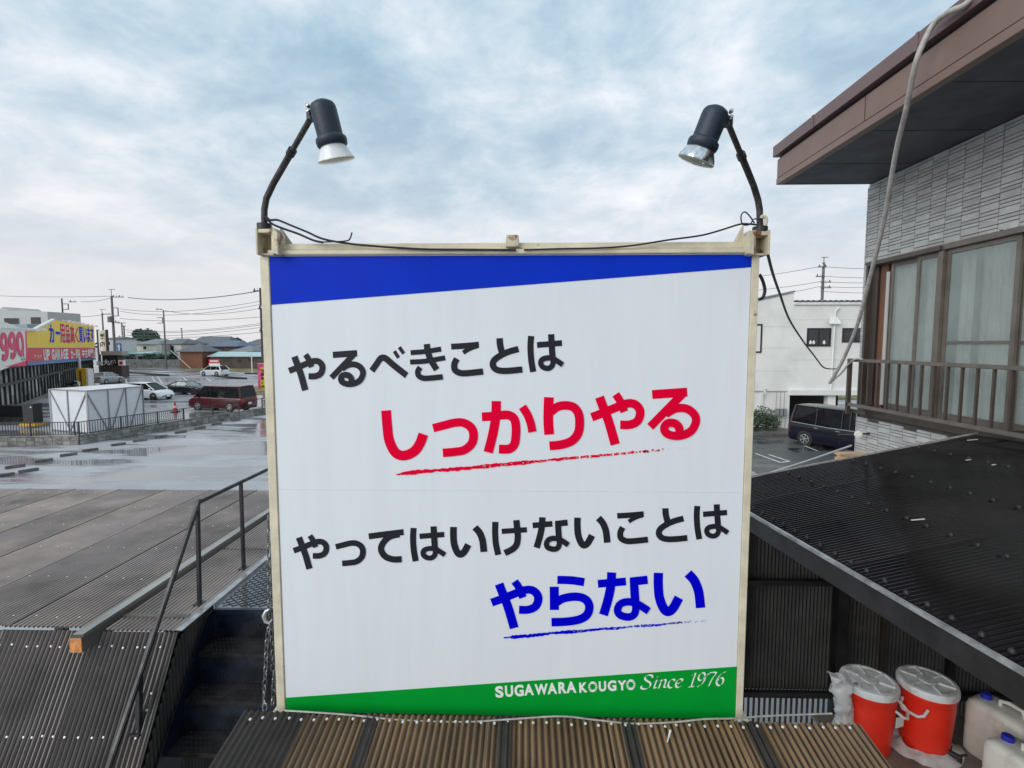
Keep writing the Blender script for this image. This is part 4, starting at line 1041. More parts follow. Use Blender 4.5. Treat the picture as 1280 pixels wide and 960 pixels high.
# tiles: columns 0.205 m wide, tall and thin courses staggered from column to column
CW, JT = 0.2055, 0.007
tiles = {}
def tile_at(name, kind, h, p, ydir=True):
    if kind not in tiles:
        dx, dy = (0.018, CW-JT) if ydir else (CW-JT, 0.018)
        tiles[kind] = MB().box((0, 0, 0), (dx, dy, h-JT)).build('tile', 'tile_grey', wl, bevel=0.0022, local=True); t = tiles[kind]
    else: t = clone(tiles[kind], parent=wl)
    t.location = Vector(p) - hs.location; return t
HT_, HN = 0.070, 0.035
allt = []
col = 0; y = WY1-CW+0.0
while y > 0.5:
    rnt = random.Random(col*7+1)
    for (za, zb) in ((SOF-1.005, SOF-0.005), (3.0, WZ0-0.12)):
        z = za - rnt.choice((0, 0.035, 0.07)); k = rnt.randint(0, 2)
        za_ = 6.04 if za > 5 else za
        z = za_ ; k = (col*2) % 3
        while z < zb-0.02:
            h = (HT_, HN, HN)[k % 3]; h2 = min(h, zb-z)
            if abs(h2-h) < 1e-6: allt.append((y, z, 'tall' if h > 0.05 else 'thin', h))
            k += 1; z += h
    y -= CW; col += 1
def seen(y, z):
    q = Vector((WX, y, z)) - C0; dd_ = q.dot(_f)
    if dd_ <= 0: return False
    u = 640+640*q.dot(_r)/dd_; v = 480-640*q.dot(_u)/dd_
    return u < 1275 and (v > -5 and v < 600)
vis = [t for t in allt if seen(t[0]+CW, t[1])]
# the largest seen ones (tall first) are single tiles, the rest stays real geometry in one part
vis.sort(key=lambda t: (t[2] != 'tall', t[0])); pick = vis[:300]; ps = set((t[0], t[1]) for t in pick)
for (y, z, kd, h) in pick: tile_at('tile', kd, h, (WX-0.004, y+JT/2, z+JT/2))
mb = MB()
for (y, z, kd, h) in allt:
    if (y, z) in ps: continue
    mb.box((WX-0.004, y+JT/2, z+JT/2), (WX+0.012, y+CW-JT/2, z+h-JT/2))
stuff(mb.build('tile_field', 'tile_grey', wl))
# narrow corner tiles turning onto the gable and beside the window
mb = MB(); z = 3.0; k = 0
while z < SOF-0.05:
    h = (HT_, HN, HN)[k % 3]; mb.box((WX-0.004, WY1+0.004, z+JT/2), (WX+0.25, WY1+0.02, z+h-JT/2))
    if WZ0-0.12 < z < 6.0: mb.box((WX-0.004, wy1+0.045, z+JT/2), (WX+0.012, WY1-0.001, z+h-JT/2))
    z += h; k += 1
stuff(mb.build('corner_tiles', 'tile_grey', wl))
MB().box((WX+0.0, WY1-0.0115, 2.9), (WX+0.25, WY1+0.003, SOF-0.01)).build('corner_backing', 'grout', hs)
# eave
ex0, ey1 = 3.20, 6.79
rf = MB().box((ex0+0.09, WY0, SOF+0.012), (WX+7, ey1-0.01, SOF+0.46)).build('roof', 'eave_cap', hs)
MB().box((ex0+0.045, WY0, SOF-0.008), (WX+7, ey1-0.02, SOF+0.011)).build('soffit', 'soffit', hs)
for i in range(9): MB().box((ex0+0.12, ey1-0.75-0.91*i, SOF-0.011), (WX-0.03, ey1-0.742-0.91*i, SOF-0.0085)).build('soffit_joint', 'frame_black', hs)
for y in (5.1, 3.0, 0.9): MB().box((ex0+0.0145, y, SOF+0.07), (ex0+0.0178, y+0.004, SOF+0.298)).build('fascia_joint', 'frame_black', hs)
for y in (5.9, 4.4, 2.9, 1.4): MB().box((ex0-0.036, y, SOF+0.33), (ex0-0.0305, y+0.03, SOF+0.472)).build('gutter_bracket', 'eave_cap', hs)
def band(name, x, z0, z1, m, yo=0.0):
    MB().box((x, WY0, z0), (x+0.08, ey1+yo, z1)).build(name, m, hs, bevel=0.003)
    MB().box((x+0.0805, ey1+yo-0.03, z0), (WX+7, ey1+yo, z1)).build(name, m, hs, bevel=0.003)
band('fascia_lip', ex0+0.012, SOF-0.012, SOF+0.060, 'eave_brown')
band('fascia', ex0+0.018, SOF+0.068, SOF+0.300, 'eave_brown')
band('gutter_shadow_gap', ex0+0.04, SOF+0.302, SOF+0.335, 'frame_black', -0.01)
band('gutter', ex0-0.030, SOF+0.337, SOF+0.470, 'eave_cap', 0.03)
# window band
def yat(px_, py_=400): return at_x(px_, py_, WX).y
wn = thing_p = MB().box((WX-0.050, wy0, WZ1+0.001), (WX+0.11, wy1, WZ1+0.058)).build('window_head', 'sash_light', hs, bevel=0.004)
MB().box((WX-0.075, yat(1178), WZ1+0.0015), (WX-0.0505, wy1-0.05, WZ1+0.045)).build('head_rail', 'sash', hs, bevel=0.002)
MB().box((WX-0.060, wy0, WZ0-0.10), (WX+0.11, wy1, WZ0-0.001)).build('window_sill', 'sash', hs, bevel=0.004)
MB().box((WX-0.02, wy1-0.001, WZ0-0.1), (WX+0.11, wy1+0.038, WZ1+0.058)).build('window_jamb', 'sash', hs)
def zq(px_, py_): return at_x(px_, py_, WX).z
win = MB().box((WX-0.04, yat(1179), WZ0), (WX+0.03, yat(1172.5), WZ1)).build('window_mullion', 'sash_light', hs, bevel=0.003)
def sash(ya, yb, xf, tr=True, glass='frosted', fw=0.045, extra=None):
    """a sash from ya to yb; > its glass"""
    mb = MB(); z0, z1 = WZ0+0.002, WZ1-0.002; x0, x1 = WX+xf, WX+xf+0.03
    mb.box((x0, ya, z0), (x1, ya+fw, z1)).box((x0, yb-fw, z0), (x1, yb, z1))
    mb.box((x0, ya+fw, z0), (x1, yb-fw, z0+fw*1.7)).box((x0, ya+fw, z1-fw), (x1, yb-fw, z1))
    if tr: mb.box((x0+0.003, ya+fw, WZ0+0.80), (x1-0.003, yb-fw, WZ0+0.83))
    s = mb.build('window_sash', 'sash_light', hs)
    MB().box((x0+0.012, ya+fw+0.001, z0+fw*1.7+0.001), (x0+0.017, yb-fw-0.001, z1-fw-0.001)).build('pane', glass, s)
    return s
sash(yat(1148), yat(1107), 0.035, False); sash(yat(1172), yat(1143), -0.005, False)
MB().box((WX+0.02, yat(1106.5), WZ0+0.05), (WX+0.032, yat(1103), WZ1-0.10)).build('side_screen', 'grey_render', hs)
MB().box((WX+0.05, yat(1102), WZ0), (WX+0.10, yat(1093), WZ1)).build('timber_jamb', 'wood_jamb', hs)
MB().box((WX+0.03, yat(1092), WZ0), (WX+0.06, wy1-0.002, WZ1)).build('shutter_edge', 'shutter_brown', hs)
def curtain(ya, yb, seed):
    mb = MB(); vs = []; fs = []; n = int((yb-ya)/0.012); rn = random.Random(seed)
    for i in range(n+1):
        y = ya+(yb-ya)*i/n
        for j in range(5):
            v = j/4; vs.append((WX+0.115 + 0.016*sin(y*52+seed) + 0.012*sin(y*23+v*2.0) + 0.006*noise.noise(Vector((y*9, v*3, seed))), y, WZ0+0.03+(WZ1-WZ0-0.06)*v))
    for i in range(n):
        for j in range(4): a_ = i*5+j; fs.append((a_, a_+1, a_+6, a_+5))
    mb.add(vs, fs).build('curtain', 'curtain', hs, smooth=True, fix=False)
curtain(yat(1171), yat(1108), 1.0)
ym = yat(1179.5)
sash(ym-0.80, ym, -0.005); sash(ym-1.56, ym-0.76, 0.035); sash(ym-2.35, ym-1.52, -0.005); sash(ym-3.12, ym-2.31, 0.035); sash(ym-3.95, ym-3.08, -0.005); sash(0.25, ym-3.91, 0.035)
curtain(3.2, ym-0.06, 4.0); curtain(0.3, 3.1, 7.0)
for y in (yat(1214), 4.1, 3.3): MB().box((WX+0.066, y, WZ0), (WX+0.082, y+0.06, WZ1)).build('inner_sash', 'sash', hs)
# flaking sealant along the head
mb = MB(); rn = random.Random(4)
for i in range(26):
    y = rn.uniform(3.4, 5.0); mb.box((WX-0.03, y, WZ1+0.059), (WX-0.012, y+rn.uniform(.01, .05), WZ1+0.062+rn.uniform(0.002, .008)))
stuff(mb.build('sealant_flakes', 'white_trim', hs))
# balcony rail
bl = thing('balcony_rail', 'brown metal balcony rail in front of the house windows', 'railing', (4.2, 4, 4.2))
BX = 4.2
MB().box((BX-0.028, 0.4, 4.775), (BX+0.028, 6.72, 4.815)).build('top_rail', 'sash_light', bl, bevel=0.006)
MB().box((BX-0.022, 0.4, 4.205), (BX+0.022, 6.72, 4.245)).build('bottom_rail', 'sash_light', bl, bevel=0.004)
bal = None; y = 6.50
while y > 0.5:
    if bal is None: bal = MB().box((-0.011, -0.011, 4.246-4.2), (0.011, 0.011, 4.774-4.2)).build('baluster', 'sash', bl, local=True); b = bal
    else: b = clone(bal, parent=bl)
    b.location = (0, y-4, 0); y -= 0.167
MB().box((BX-0.022, 6.68, 4.10), (BX+0.022, 6.72, 4.774)).build('end_post', 'sash', bl)
for y in (6.45, 4.55, 2.6, 0.7): MB().box((BX+0.023, y, 4.206), (WX-0.006, y+0.03, 4.24)).build('bracket', 'sash', bl)
MB().box((BX+0.03, 6.40, 4.12), (BX+0.06, 6.72, 4.165)).build('bracket', 'sash', bl)
# conduit from the eave
pts = [(1225, -14, 3.22, 'x'), (1206, 6, 3.14, 'x'), (1186, 15, 3.12, 'x'), (1168, 29, 3.11, 'x'), (1155, 52, 3.08, 'x'), (1144, 82, 3.07, 'x'), (1132, 140, 3.2, 'x'), (1120, 190, 3.35, 'x'), (1104, 280, 3.62, 'x'), (1088, 345, 3.82, 'x'), (1072, 405, 4.0, 'x'), (1056, 445, 4.1, 'x'), (1045, 466, 4.12, 'x'), (1037, 479, 4.12, 'x')]
P_ = [at_x(a, b, c) for a, b, c, _ in pts]
Pm = P_[:]
for i in range(1, len(P_)-1): pass
tag(MB().tube(Pm, 0.021, 10, smooth=6).build('conduit_pipe', 'conduit', smooth=True, loc=Pm[-1]), 'grey flexible conduit hanging from the brown eave down past the balcony rail', 'conduit')
q = [at_x(1037, 479, 4.12), at_x(1043, 474, 4.14), at_x(1052, 466, 4.16), at_x(1060, 456, 4.16), at_x(1069, 449, 4.15), at_x(1078, 449, 4.16)]
tag(MB().tube(q, 0.012, 8, smooth=5).build('conduit_loop', 'conduit', smooth=True, loc=q[0]), 'thin grey conduit loop turning back up to the end of the balcony rail', 'conduit')
# planks, white pipe and mirror near the wall corner
mb = thing('plank_stack', 'short stack of orange timber planks poking out by the tiled wall foot', 'planks', at_x(1068, 572, 4.3))
for i, (dz, dy) in enumerate(((0, 0), (0.032, -0.05), (0.064, 0.02))):
    p = at_x(1060, 566, 4.2); MB().box((4.04, p.y-0.12+dy, p.z-0.085+dz), (4.385, p.y+0.02+dy, p.z-0.056+dz)).build('plank', 'plank', mb, bevel=0.003)
a, b = at_y(925, 603, 4.74), at_y(1064, 557, 6.4)
tag(MB().tube([a, a.lerp(b, .5)+Vector((0, 0, -0.01)), b], 0.011, 10, smooth=4).build('white_pipe', 'white_trim', smooth=True, loc=a), 'white pipe running from behind the sign up to the tiled house corner', 'pipe')
p = at_x(1073, 543, 4.22)
mr = thing('wall_mirror', 'small round white mirror on a black arm fixed to the tiled wall', 'mirror', p)
MB().lathe(p, (-0.5, -0.85, 0), [(0, -0.014), (0.036, -0.012), (0.046, 0), (0.044, 0.008), (0.034, 0.010), (0.030, 0.018), (0, 0.020)], 28).build('disc', 'white_plastic', mr, smooth=True)
MB().tube([p+Vector((-0.01, 0.02, -0.005)), p+Vector((-0.10, 0.09, -0.02)), p+Vector((-0.16, 0.16, -0.03))], 0.010, 8).build('arm', 'plastic_black', mr, smooth=True)
MB().tube([p+Vector((0.005, 0.02, 0)), Vector((WX-0.003, p.y+0.06, p.z))], 0.012, 8).build('bracket', 'plastic_black', mr, smooth=True)

# ================================================================== WHITE BUILDING BEHIND ON THE RIGHT
def bz(px_, py_, Y_): return at_y(px_, py_, Y_).z
def bx(px_, Y_): return at_y(px_, 430, Y_).x
wb = thing('white_building', 'white two storey building with garage opening beside the tiled house', 'building', (17, 31, 0))
BYW = 30.6; xs_ = bx(994, BYW); x_l = bx(900, BYW); x_r = bx(1130, BYW); zl = bz(949, 372, BYW); zr = bz(994, 365, BYW); z2 = bz(1020, 381, BYW)
gx0, gx1, gz = bx(990, BYW), bx(1038, BYW), bz(1010, 493, BYW)
mb = MB()
mb.prism([(x_l-2, BYW, 0), (gx0, BYW, 0), (gx0, BYW, gz), (gx0, BYW, zr-0.03), (x_l-2, BYW, zl-1.1)], (0, 9, 0))
mb.build('wall', 'white_wall', wb)
MB().box((gx0+0.002, BYW-0.0, gz), (x_r, BYW+9, z2-0.02)).build('wall', 'white_wall', wb)
MB().box((gx0+0.004, BYW+6.0, 0), (x_r, BYW+9, gz-0.01)).build('garage_back', 'dark_void', wb)
MB().box((gx1, BYW-0.02, 0), (gx1+0.45, BYW+0.4, gz-0.002)).build('pillar', 'white_wall', wb)
MB().box((gx0-0.1, BYW-0.22, gz-0.04), (x_r, BYW-0.003, gz+0.28)).build('canopy', 'white_trim', wb, bevel=0.02)
MB().box((gx0+0.002, BYW-0.10, z2-0.012), (x_r, BYW+1.0, z2+0.16)).build('roof_edge', 'white_trim', wb, bevel=0.02)
mb = MB(); corr(mb, (gx0+0.05, BYW-0.15, z2+0.22), (1, 0, 0), (0, 1, 0.03), x_r-gx0, 9, pitch=0.32, amp=0.05, seg=8, nl=1, th=0.02)
mb.build('roof', 'roof_slate', wb, smooth=True)
MB().prism([(x_l-2, BYW-0.06, zl-1.10), (gx0+0.03, BYW-0.06, zr-0.01), (gx0+0.03, BYW-0.06, zr+0.09), (x_l-2, BYW-0.06, zl-1.0)], (0, 9.2, 0)).build('parapet_cap', 'roof_grey', wb)
def wwin(px0, px1, py0, py1, par, Y_=BYW, two=True, m='window_dark', fm='frame_black', d=0.04):
    x0, x1, z0, z1 = bx(px0, Y_), bx(px1, Y_), bz((px0+px1)/2, py1, Y_), bz((px0+px1)/2, py0, Y_); t = min(0.09, (z1-z0)*0.12)
    mb = MB(); mb.box((x0, Y_-d, z0), (x1, Y_-0.004, z0+t)).box((x0, Y_-d, z1-t), (x1, Y_-0.004, z1))
    mb.box((x0, Y_-d, z0+t), (x0+t, Y_-0.004, z1-t)).box((x1-t, Y_-d, z0+t), (x1, Y_-0.004, z1-t))
    if two: mb.box(((x0+x1)/2-t*0.4, Y_-d, z0+t), ((x0+x1)/2+t*0.4, Y_-0.004, z1-t))
    o = mb.build('window', fm, par)
    MB().box((x0+t, Y_-d*0.5, z0+t), (x1-t, Y_-0.006, z1-t)).build('pane', m, o)
    return o
w1_ = wwin(1008, 1038, 410, 433, wb); wwin(1052, 1086, 410, 428, wb); wwin(933, 952, 405, 441, wb, m='white_wall')
for i, px_ in enumerate((1013, 1017, 1030)):
    p = at_y(px_, 430, BYW-0.05); MB().lathe(p, (0, 0, 1), [(0, 0), (0.07, 0), (0.08, 0.1), (0.03, 0.2), (0, 0.21)], 8).build('jar', 'white_trim', w1_)
a = at_y(1034, 405, BYW); MB().prism([(a.x, BYW-0.3, a.z), (a.x+0.6, BYW-0.3, a.z), (a.x+0.6, BYW-0.3, a.z+0.12), (a.x+0.45, BYW-0.1, a.z+0.45), (a.x+0.1, BYW-0.1, a.z+0.45)], (0, 0.095, 0)).build('vent_hood', 'white_trim', wb)
a = at_y(1049, 384, BYW-0.1); MB().tube([a, a+Vector((-0.2, 0, -0.25)), Vector((a.x-0.25, BYW-0.1, gz+0.3))], 0.05, 8).build('drain_pipe', 'white_trim', wb, smooth=True)
MB().box((gx0-1.75, BYW-0.12, 0.0), (gx0-1.60, BYW-0.01, gz+0.1)).build('pipe_casing', 'white_trim', wb)
MB().box((gx0-5.0, BYW-0.06, 2.18), (gx0-0.2, BYW-0.02, 2.24)).build('wall_pipe', 'cable_grey', wb)
for z in (3.4, 4.75, 6.0): MB().box((x_l, BYW-0.006, z), (gx0-0.05, BYW+0.01, z+0.02)).build('joint_line', 'grey_render', wb)
for z in (4.05, 6.4): MB().box((gx0+0.05, BYW-0.006, z), (x_r, BYW+0.01, z+0.02)).build('joint_line', 'grey_render', wb)
# gas cylinders / meters
for i, px_ in enumerate((971, 976, 981)):
    p = at_y(px_, 520, BYW-0.25)
    gm = thing('gas_meter', 'grey gas meter on the white wall, %s of three' % ('left', 'middle', 'right')[i], 'gas meter', (p.x, BYW-0.25, 1.0), 'gas meters beside the bush')
    MB().box((p.x-0.09, BYW-0.35, 0.75), (p.x+0.09, BYW-0.14, 1.2)).build('case', 'frame_grey', gm, bevel=0.02)
    MB().tube([(p.x-0.05, BYW-0.2, 1.2), (p.x-0.05, BYW-0.2, 2.15)], 0.02, 6).build('pipe', 'cable_grey', gm)
    MB().tube([(p.x+0.05, BYW-0.2, 0.75), (p.x+0.05, BYW-0.2, 0.0)], 0.02, 6).build('pipe', 'cable_grey', gm)
p = at_y(956, 490, BYW-0.4)
wlmp = thing('wall_lamp', 'small white spotlight on the white wall above the bush', 'lamp', p)
MB().lathe(p, (-0.3, -0.8, -0.4), [(0, -0.12), (0.05, -0.12), (0.09, 0.05), (0.12, 0.1), (0, 0.1)], 14).build('shade', 'white_trim', wlmp, smooth=True)
MB().tube([p+Vector((0.04, .1, .05)), p+Vector((0.25, 0.37, 0.15))], 0.025, 6).build('arm', 'cable_grey', wlmp)
# kerb planter and bush
def leaf_cloud(mb, c, r, n, s, rn, flat=1.0):
    for _ in range(n):
        while True:
            q = Vector((rn.uniform(-1, 1), rn.uniform(-1, 1), rn.uniform(-1, 1)))
            if 0.25 < q.length < 1: break
        q = Vector((q.x*r[0], q.y*r[1], q.z*r[2]))
        k = 1 + 0.28*noise.noise(q*(1.6/max(r)) + Vector(c))
        p = Vector(c) + q*k; a = Vector((rn.gauss(0, 1), rn.gauss(0, 1), rn.gauss(0, 1))).normalized(); b = a.orthogonal().normalized()
        t = s*rn.uniform(.6, 1.3)
        mb.quad(p-a*t, p-b*t*.5, p+a*t, p+b*t*.5)
rn = random.Random(21)
pl = MB().box((x_l, 27.8, 0.004), (bx(990, 29), 29.9, 0.16)); tag(pl.build('planter_kerb', 'concrete_dark', loc=(15, 29, 0), bevel=0.03), 'low dark concrete kerb bed in front of the white building', 'kerb')
bs = thing('garden_bush', 'scruffy green bush growing in the kerb bed by the gas meters', 'bush', (bx(955, 29), 29, 0.15))
mb = MB()
for (px_, r_, zc_) in ((950, 0.55, 0.75), (957, 0.6, 0.9), (965, 0.62, 0.7), (943, 0.6, 0.65), (970, 0.4, 0.55)): leaf_cloud(mb, (bx(px_, 29), 29, zc_), (r_, r_, r_*1.05), 420, 0.07, rn)
mb.build('foliage', 'leaf_bush', bs, fix=False)
mb = MB()
for i in range(7): mb.tube([(bs.location.x+rn.uniform(-.4, .4), 29, 0.15), (bs.location.x+rn.uniform(-.9, .9), 29+rn.uniform(-.3, .3), 1.0)], 0.02, 5)
mb.build('stem', 'bark', bs)
fp = thing('grey_fence', 'dark grey metal post fence beside the bush behind the sign post', 'fence', (bx(943, 28), 28, 0))
for px_ in (939, 943.5): MB().box((bx(px_, 28)-0.04, 27.96, 0), (bx(px_, 28)+0.04, 28.04, bz(943, 489, 28))).build('post', 'dark_steel', fp)
MB().box((bx(930, 28), 27.98, 1.8), (bx(943, 28), 28.02, 1.86)).build('rail', 'dark_steel', fp)
# wheel stops and painted bay
for k, (px_, py_) in enumerate(((968, 552.5), (933, 553))):
    p = at_z(px_, py_, 0)
    tag(MB().box((p.x-0.42, p.y-0.09, 0.006), (p.x+0.42, p.y+0.09, 0.13)).build('wheel_stop', 'concrete_dark', loc=(p.x, p.y, 0), bevel=0.02),
        'dark wheel stop on the asphalt in front of the bush' if k == 0 else 'wheel stop almost hidden behind the right sign post', 'wheel stop')
def paint(pts_, wd, z=0.012, label='white bay line', grp=None, m='paint_line', zz=0.0):
    a, b = [at_z(*p, 0) for p in pts_]; d = (b-a).normalized(); n = Vector((-d.y, d.x, 0))*wd/2
    o = MB().quad(*[Vector((q.x, q.y, z)) for q in (a-n, b-n, b+n, a+n)]).build('bay_line', m); return struct(o)
a, b = at_z(953, 567, 0), at_z(988, 579, 0)
paint(((944, 567), (976, 578.5)), 0.10); paint(((961, 568.5), (987, 577)), 0.10); paint(((976, 578.5), (987, 577)), 0.10, 0.016)
paint(((1002, 556), (1022, 564)), 0.09); paint(((925, 600), (935, 597)), 0.1)

# ================================================================== VEHICLES
def car(name, label, cat, pos, head, L, W, H, paintm, top, gh, wr=0.32, wb=None, nose=0.3, kind='hatch', group=None, rim='alloy', glass='car_glass', zb=0.17, chrome=False, plate=True):
    """top: (x, z) outline of the lower body; gh: greenhouse (base front, roof front, roof rear, base rear, base z, roof z, base half width, roof half width); x forward"""
    t = thing(name, label, cat, (pos[0], pos[1], 0.006), group, head)
    hw = W/2; xs = [top[0][0]] + [top[0][0]+0.04, top[0][0]+0.12]; x = top[0][0]+0.25
    while x < top[-1][0]-0.3: xs.append(x); x += 0.18
    xs += [top[-1][0]-0.25, top[-1][0]-0.12, top[-1][0]-0.04, top[-1][0]]
    def tz(x):
        for (a, za), (b, zb_) in zip(top, top[1:]):
            if x <= b: return za + (zb_-za)*(x-a)/max(1e-6, b-a)
        return top[-1][1]
    vs = []; fs = []; x0, x1 = top[0][0], top[-1][0]
    for x in xs:
        ef = min(1, (x1-x)/nose) ; er = min(1, (x-x0)/0.22)
        k = (0.80 + 0.20*math.sqrt(max(0, 1-(1-ef)**2))) * (0.90 + 0.10*math.sqrt(max(0, 1-(1-er)**2)))
        h = hw*k; z1 = tz(x); zm = zb + (z1-zb)*0.42; zb2 = zb + 0.10*(1-min(ef, er))
        ring = [(0, zb2), (h*0.80, zb2), (h*0.95, zb2+0.03), (h*0.99, zb2+0.12), (h*1.0, zm), (h*0.985, z1-0.16), (h*0.955, z1-0.06), (h*0.90, z1-0.015), (h*0.6, z1+0.012), (0, z1+0.02)]
        ring = ring + [(-y, z) for y, z in ring[-2:0:-1]]
        vs += [(x, y, z) for y, z in ring]
    n = 18
    for i in range(len(xs)-1):
        for j in range(n): fs.append((i*n+j, i*n+(j+1) % n, (i+1)*n+(j+1) % n, (i+1)*n+j))
    fs += [tuple(range(n-1, -1, -1)), tuple(range((len(xs)-1)*n, len(xs)*n))]
    MB().add(vs, fs).build('body', paintm, t, smooth=True, local=True)
    xa, ra, rb, xb, z0, zr, hb, hr_ = gh
    # roof and pillars
    def gp(x, s, f):      # point on the greenhouse, f 0..1 up
        return None
    F0, F1 = Vector((xa, hb*0.94, z0-0.03)), Vector((ra, hr_*0.93, zr)); B0, B1 = Vector((xb, hb*0.95, z0-0.03)), Vector((rb, hr_*0.93, zr))
    mxb = (xa+xb)/2; mxt = (ra+rb)/2
    M0, M1 = Vector((mxb, hb, z0-0.03)), Vector((mxt, hr_, zr))
    def mir(p): return Vector((p.x, -p.y, p.z))
    # interior dark core (glass colour) and outer frame
    core = [F0, M0, B0, mir(B0), mir(M0), mir(F0)]; coreT = [F1, M1, B1, mir(B1), mir(M1), mir(F1)]
    MB().add([p*1.0 for p in core]+coreT, [(0, 1, 7, 6), (1, 2, 8, 7), (2, 3, 9, 8), (3, 4, 10, 9), (4, 5, 11, 10), (5, 0, 6, 11), (6, 7, 8, 9, 10, 11)]).build('window_glass', glass, t, local=True)
    # roof panel
    rp = []; rf_ = []
    nn = 8; nm = 6
    for i in range(nn+1):
        u = i/nn; x = ra+0.02 + (rb-ra-0.04)*u; h = hr_*(0.95+0.07*sin(pi*u)); zz = zr + 0.035*sin(pi*min(1, u*1.0))*0.9
        for j in range(nm+1):
            v = j/nm*2-1; rp.append((x, h*v*1.005, zz + 0.03*(1-v*v) + (0.012 if abs(v) < 1 else -0.02)))
    for i in range(nn):
        for j in range(nm): a = i*(nm+1)+j; rf_.append((a, a+1, a+nm+2, a+nm+1))
    mb = MB().add(rp, rf_)
    o = mb.build('roof', paintm, t, smooth=True, local=True)
    for s in (1, -1):
        def sd(p): return Vector((p.x, p.y*s*1.006, p.z))
        MB().tube([sd(F0), sd(F1)], [0.045, 0.032], 6).tube([sd(F1), sd(M1), sd(B1)], 0.035, 6).build('pillar', paintm, t, smooth=True, local=True)
        MB().tube([sd(B0)+Vector((0.06, 0, 0)), sd(B1)+Vector((0.04, 0, 0))], [0.10 if kind != 'van' else 0.07, 0.06], 6).build('pillar', paintm, t, smooth=True, local=True)
        cuts = {'van': (0.27, 0.36, 0.66), 'suv': (0.40, 0.72), 'hatch': (0.42, 0.76), 'sedan': (0.45, 0.80), 'coupe': (0.62,)}[kind]
        for cfr in cuts:
            p0 = Vector((xa+(xb-xa)*cfr, hb*0.995, z0-0.02)); p1 = Vector((ra+(rb-ra)*min(1, max(0, (xa+(xb-xa)*cfr-ra)/(rb-ra))), hr_*1.0, zr))
            if p0.x > ra: p1 = F0.lerp(F1, (xa-p0.x)/(xa-ra)) if xa > ra else p1
            MB().tube([sd(p0), sd(p1)], 0.022, 6).build('pillar', paintm if kind != 'van' else 'plastic_black', t, smooth=True, local=True)
        for cfr in cuts[-2:] if len(cuts) > 1 else cuts:
            x = xa+(xb-xa)*cfr; MB().tube([(x, s*(hw*0.985+0.003), z0-0.10), (x, s*(hw+0.003), z0-0.45), (x, s*(hw*0.99+0.003), zb+0.16)], 0.007, 4).build('door_seam', 'plastic_black', t, local=True)
        # mirror, handles
        q = Vector((xa-0.28, s*(hb+0.06), z0+0.07))
        MB().lathe(q+Vector((-0.02, s*0.04, 0)), (-1, 0, 0), [(0, -0.07), (0.07, -0.04), (0.085, 0.02), (0.08, 0.05), (0, 0.055)], 10).build('wing_mirror', paintm, t, smooth=True, local=True)
        for hxp in ((0.36, 0.62) if kind not in ('coupe',) else (0.45,)):
            x = xa+(xb-xa)*hxp; zz = z0-0.14; MB().tube([(x, s*hw*1.0, zz), (x-0.05, s*(hw+0.018), zz), (x-0.17, s*(hw+0.018), zz), (x-0.22, s*hw*1.0, zz)], 0.014, 6).build('door_handle', 'chrome' if chrome else paintm, t, smooth=True, local=True)
        if chrome:
            MB().tube([(xa-0.1, s*(hb+0.012), z0-0.01), ((xa+xb)/2, s*(hb+0.015), z0-0.045), (xb+0.1, s*(hb*0.97+0.012), z0-0.01)], 0.016, 6).build('chrome_strip', 'chrome', t, smooth=True, local=True)
    wb_ = wb or L*0.59; off = 0.04
    for fx in (wb_/2+off, -wb_/2+off):
        for s in (1, -1):
            c = Vector((fx, s*(hw-0.10), wr))
            MB().lathe(Vector((fx, s*(hw*0.93-0.04), wr+0.01)), (0, s, 0), [(0, 0), (wr*1.16, 0), (wr*1.18, hw*0.07+0.042), (wr*1.06, hw*0.07+0.044), (0, hw*0.07+0.03)], 28).build('wheel_arch', 'plastic_black', t, smooth=True, local=True)
            tyre = MB().lathe(c, (0, s, 0), [(0, -0.10), (wr*0.9, -0.10), (wr, -0.07), (wr, 0.08), (wr*0.93, 0.112), (wr*0.70, 0.117), (wr*0.68, 0.09), (0, 0.085)], 28).build('wheel', 'rubber', t, smooth=True, local=True)
            mb = MB().lathe(c, (0, s, 0), [(wr*0.70, 0.118), (wr*0.66, 0.122), (wr*0.63, 0.100)], 28)
            mb.lathe(c, (0, s, 0), [(wr*0.18, 0.10), (wr*0.16, 0.122), (0, 0.124)], 12)
            for k in range(6):
                an = k*pi/3+0.3; dv = Vector((cos(an), 0, sin(an)))
                mb.bar(c+Vector((0, s*0.108, 0))+dv*wr*0.1, c+Vector((0, s*0.112, 0))+dv*wr*0.66, wr*0.16, 0.014, up=(0, 1, 0))
            mb.build('rim', rim, tyre, local=True)
    zf = tz(x1-0.2); zrr = tz(x0+0.1)
    for s in (1, -1):
        MB().lathe(Vector((x1-0.17, s*hw*0.70, zf-0.15)), Vector((1, s*0.55, 0.15)), [(0, -0.02), (0.15, -0.02), (0.13, 0.035), (0.06, 0.05), (0, 0.05)], 14).build('headlight', 'head_clear', t, smooth=True, local=True)
        th_ = 0.24 if kind == 'van' else 0.12
        MB().box((x0-0.012, s*hw*0.60 - 0.0, zrr-0.12-th_), (x0+0.13, s*hw*0.945, zrr-0.09)).build('tail_light', 'tail_red', t, bevel=0.02, local=True)
    MB().box((x1-0.06, -hw*0.55, zb+0.12), (x1+0.012, hw*0.55, zb+0.27)).build('grille', 'plastic_black', t, bevel=0.02, local=True)
    if plate:
        MB().box((x0-0.025, -0.17, zb+0.32), (x0-0.008, 0.17, zb+0.485)).build('number_plate', 'white_plastic', t, local=True)
        MB().box((x1+0.013, -0.17, zb+0.10), (x1+0.024, 0.17, zb+0.25)).build('number_plate', 'white_plastic', t, local=True)
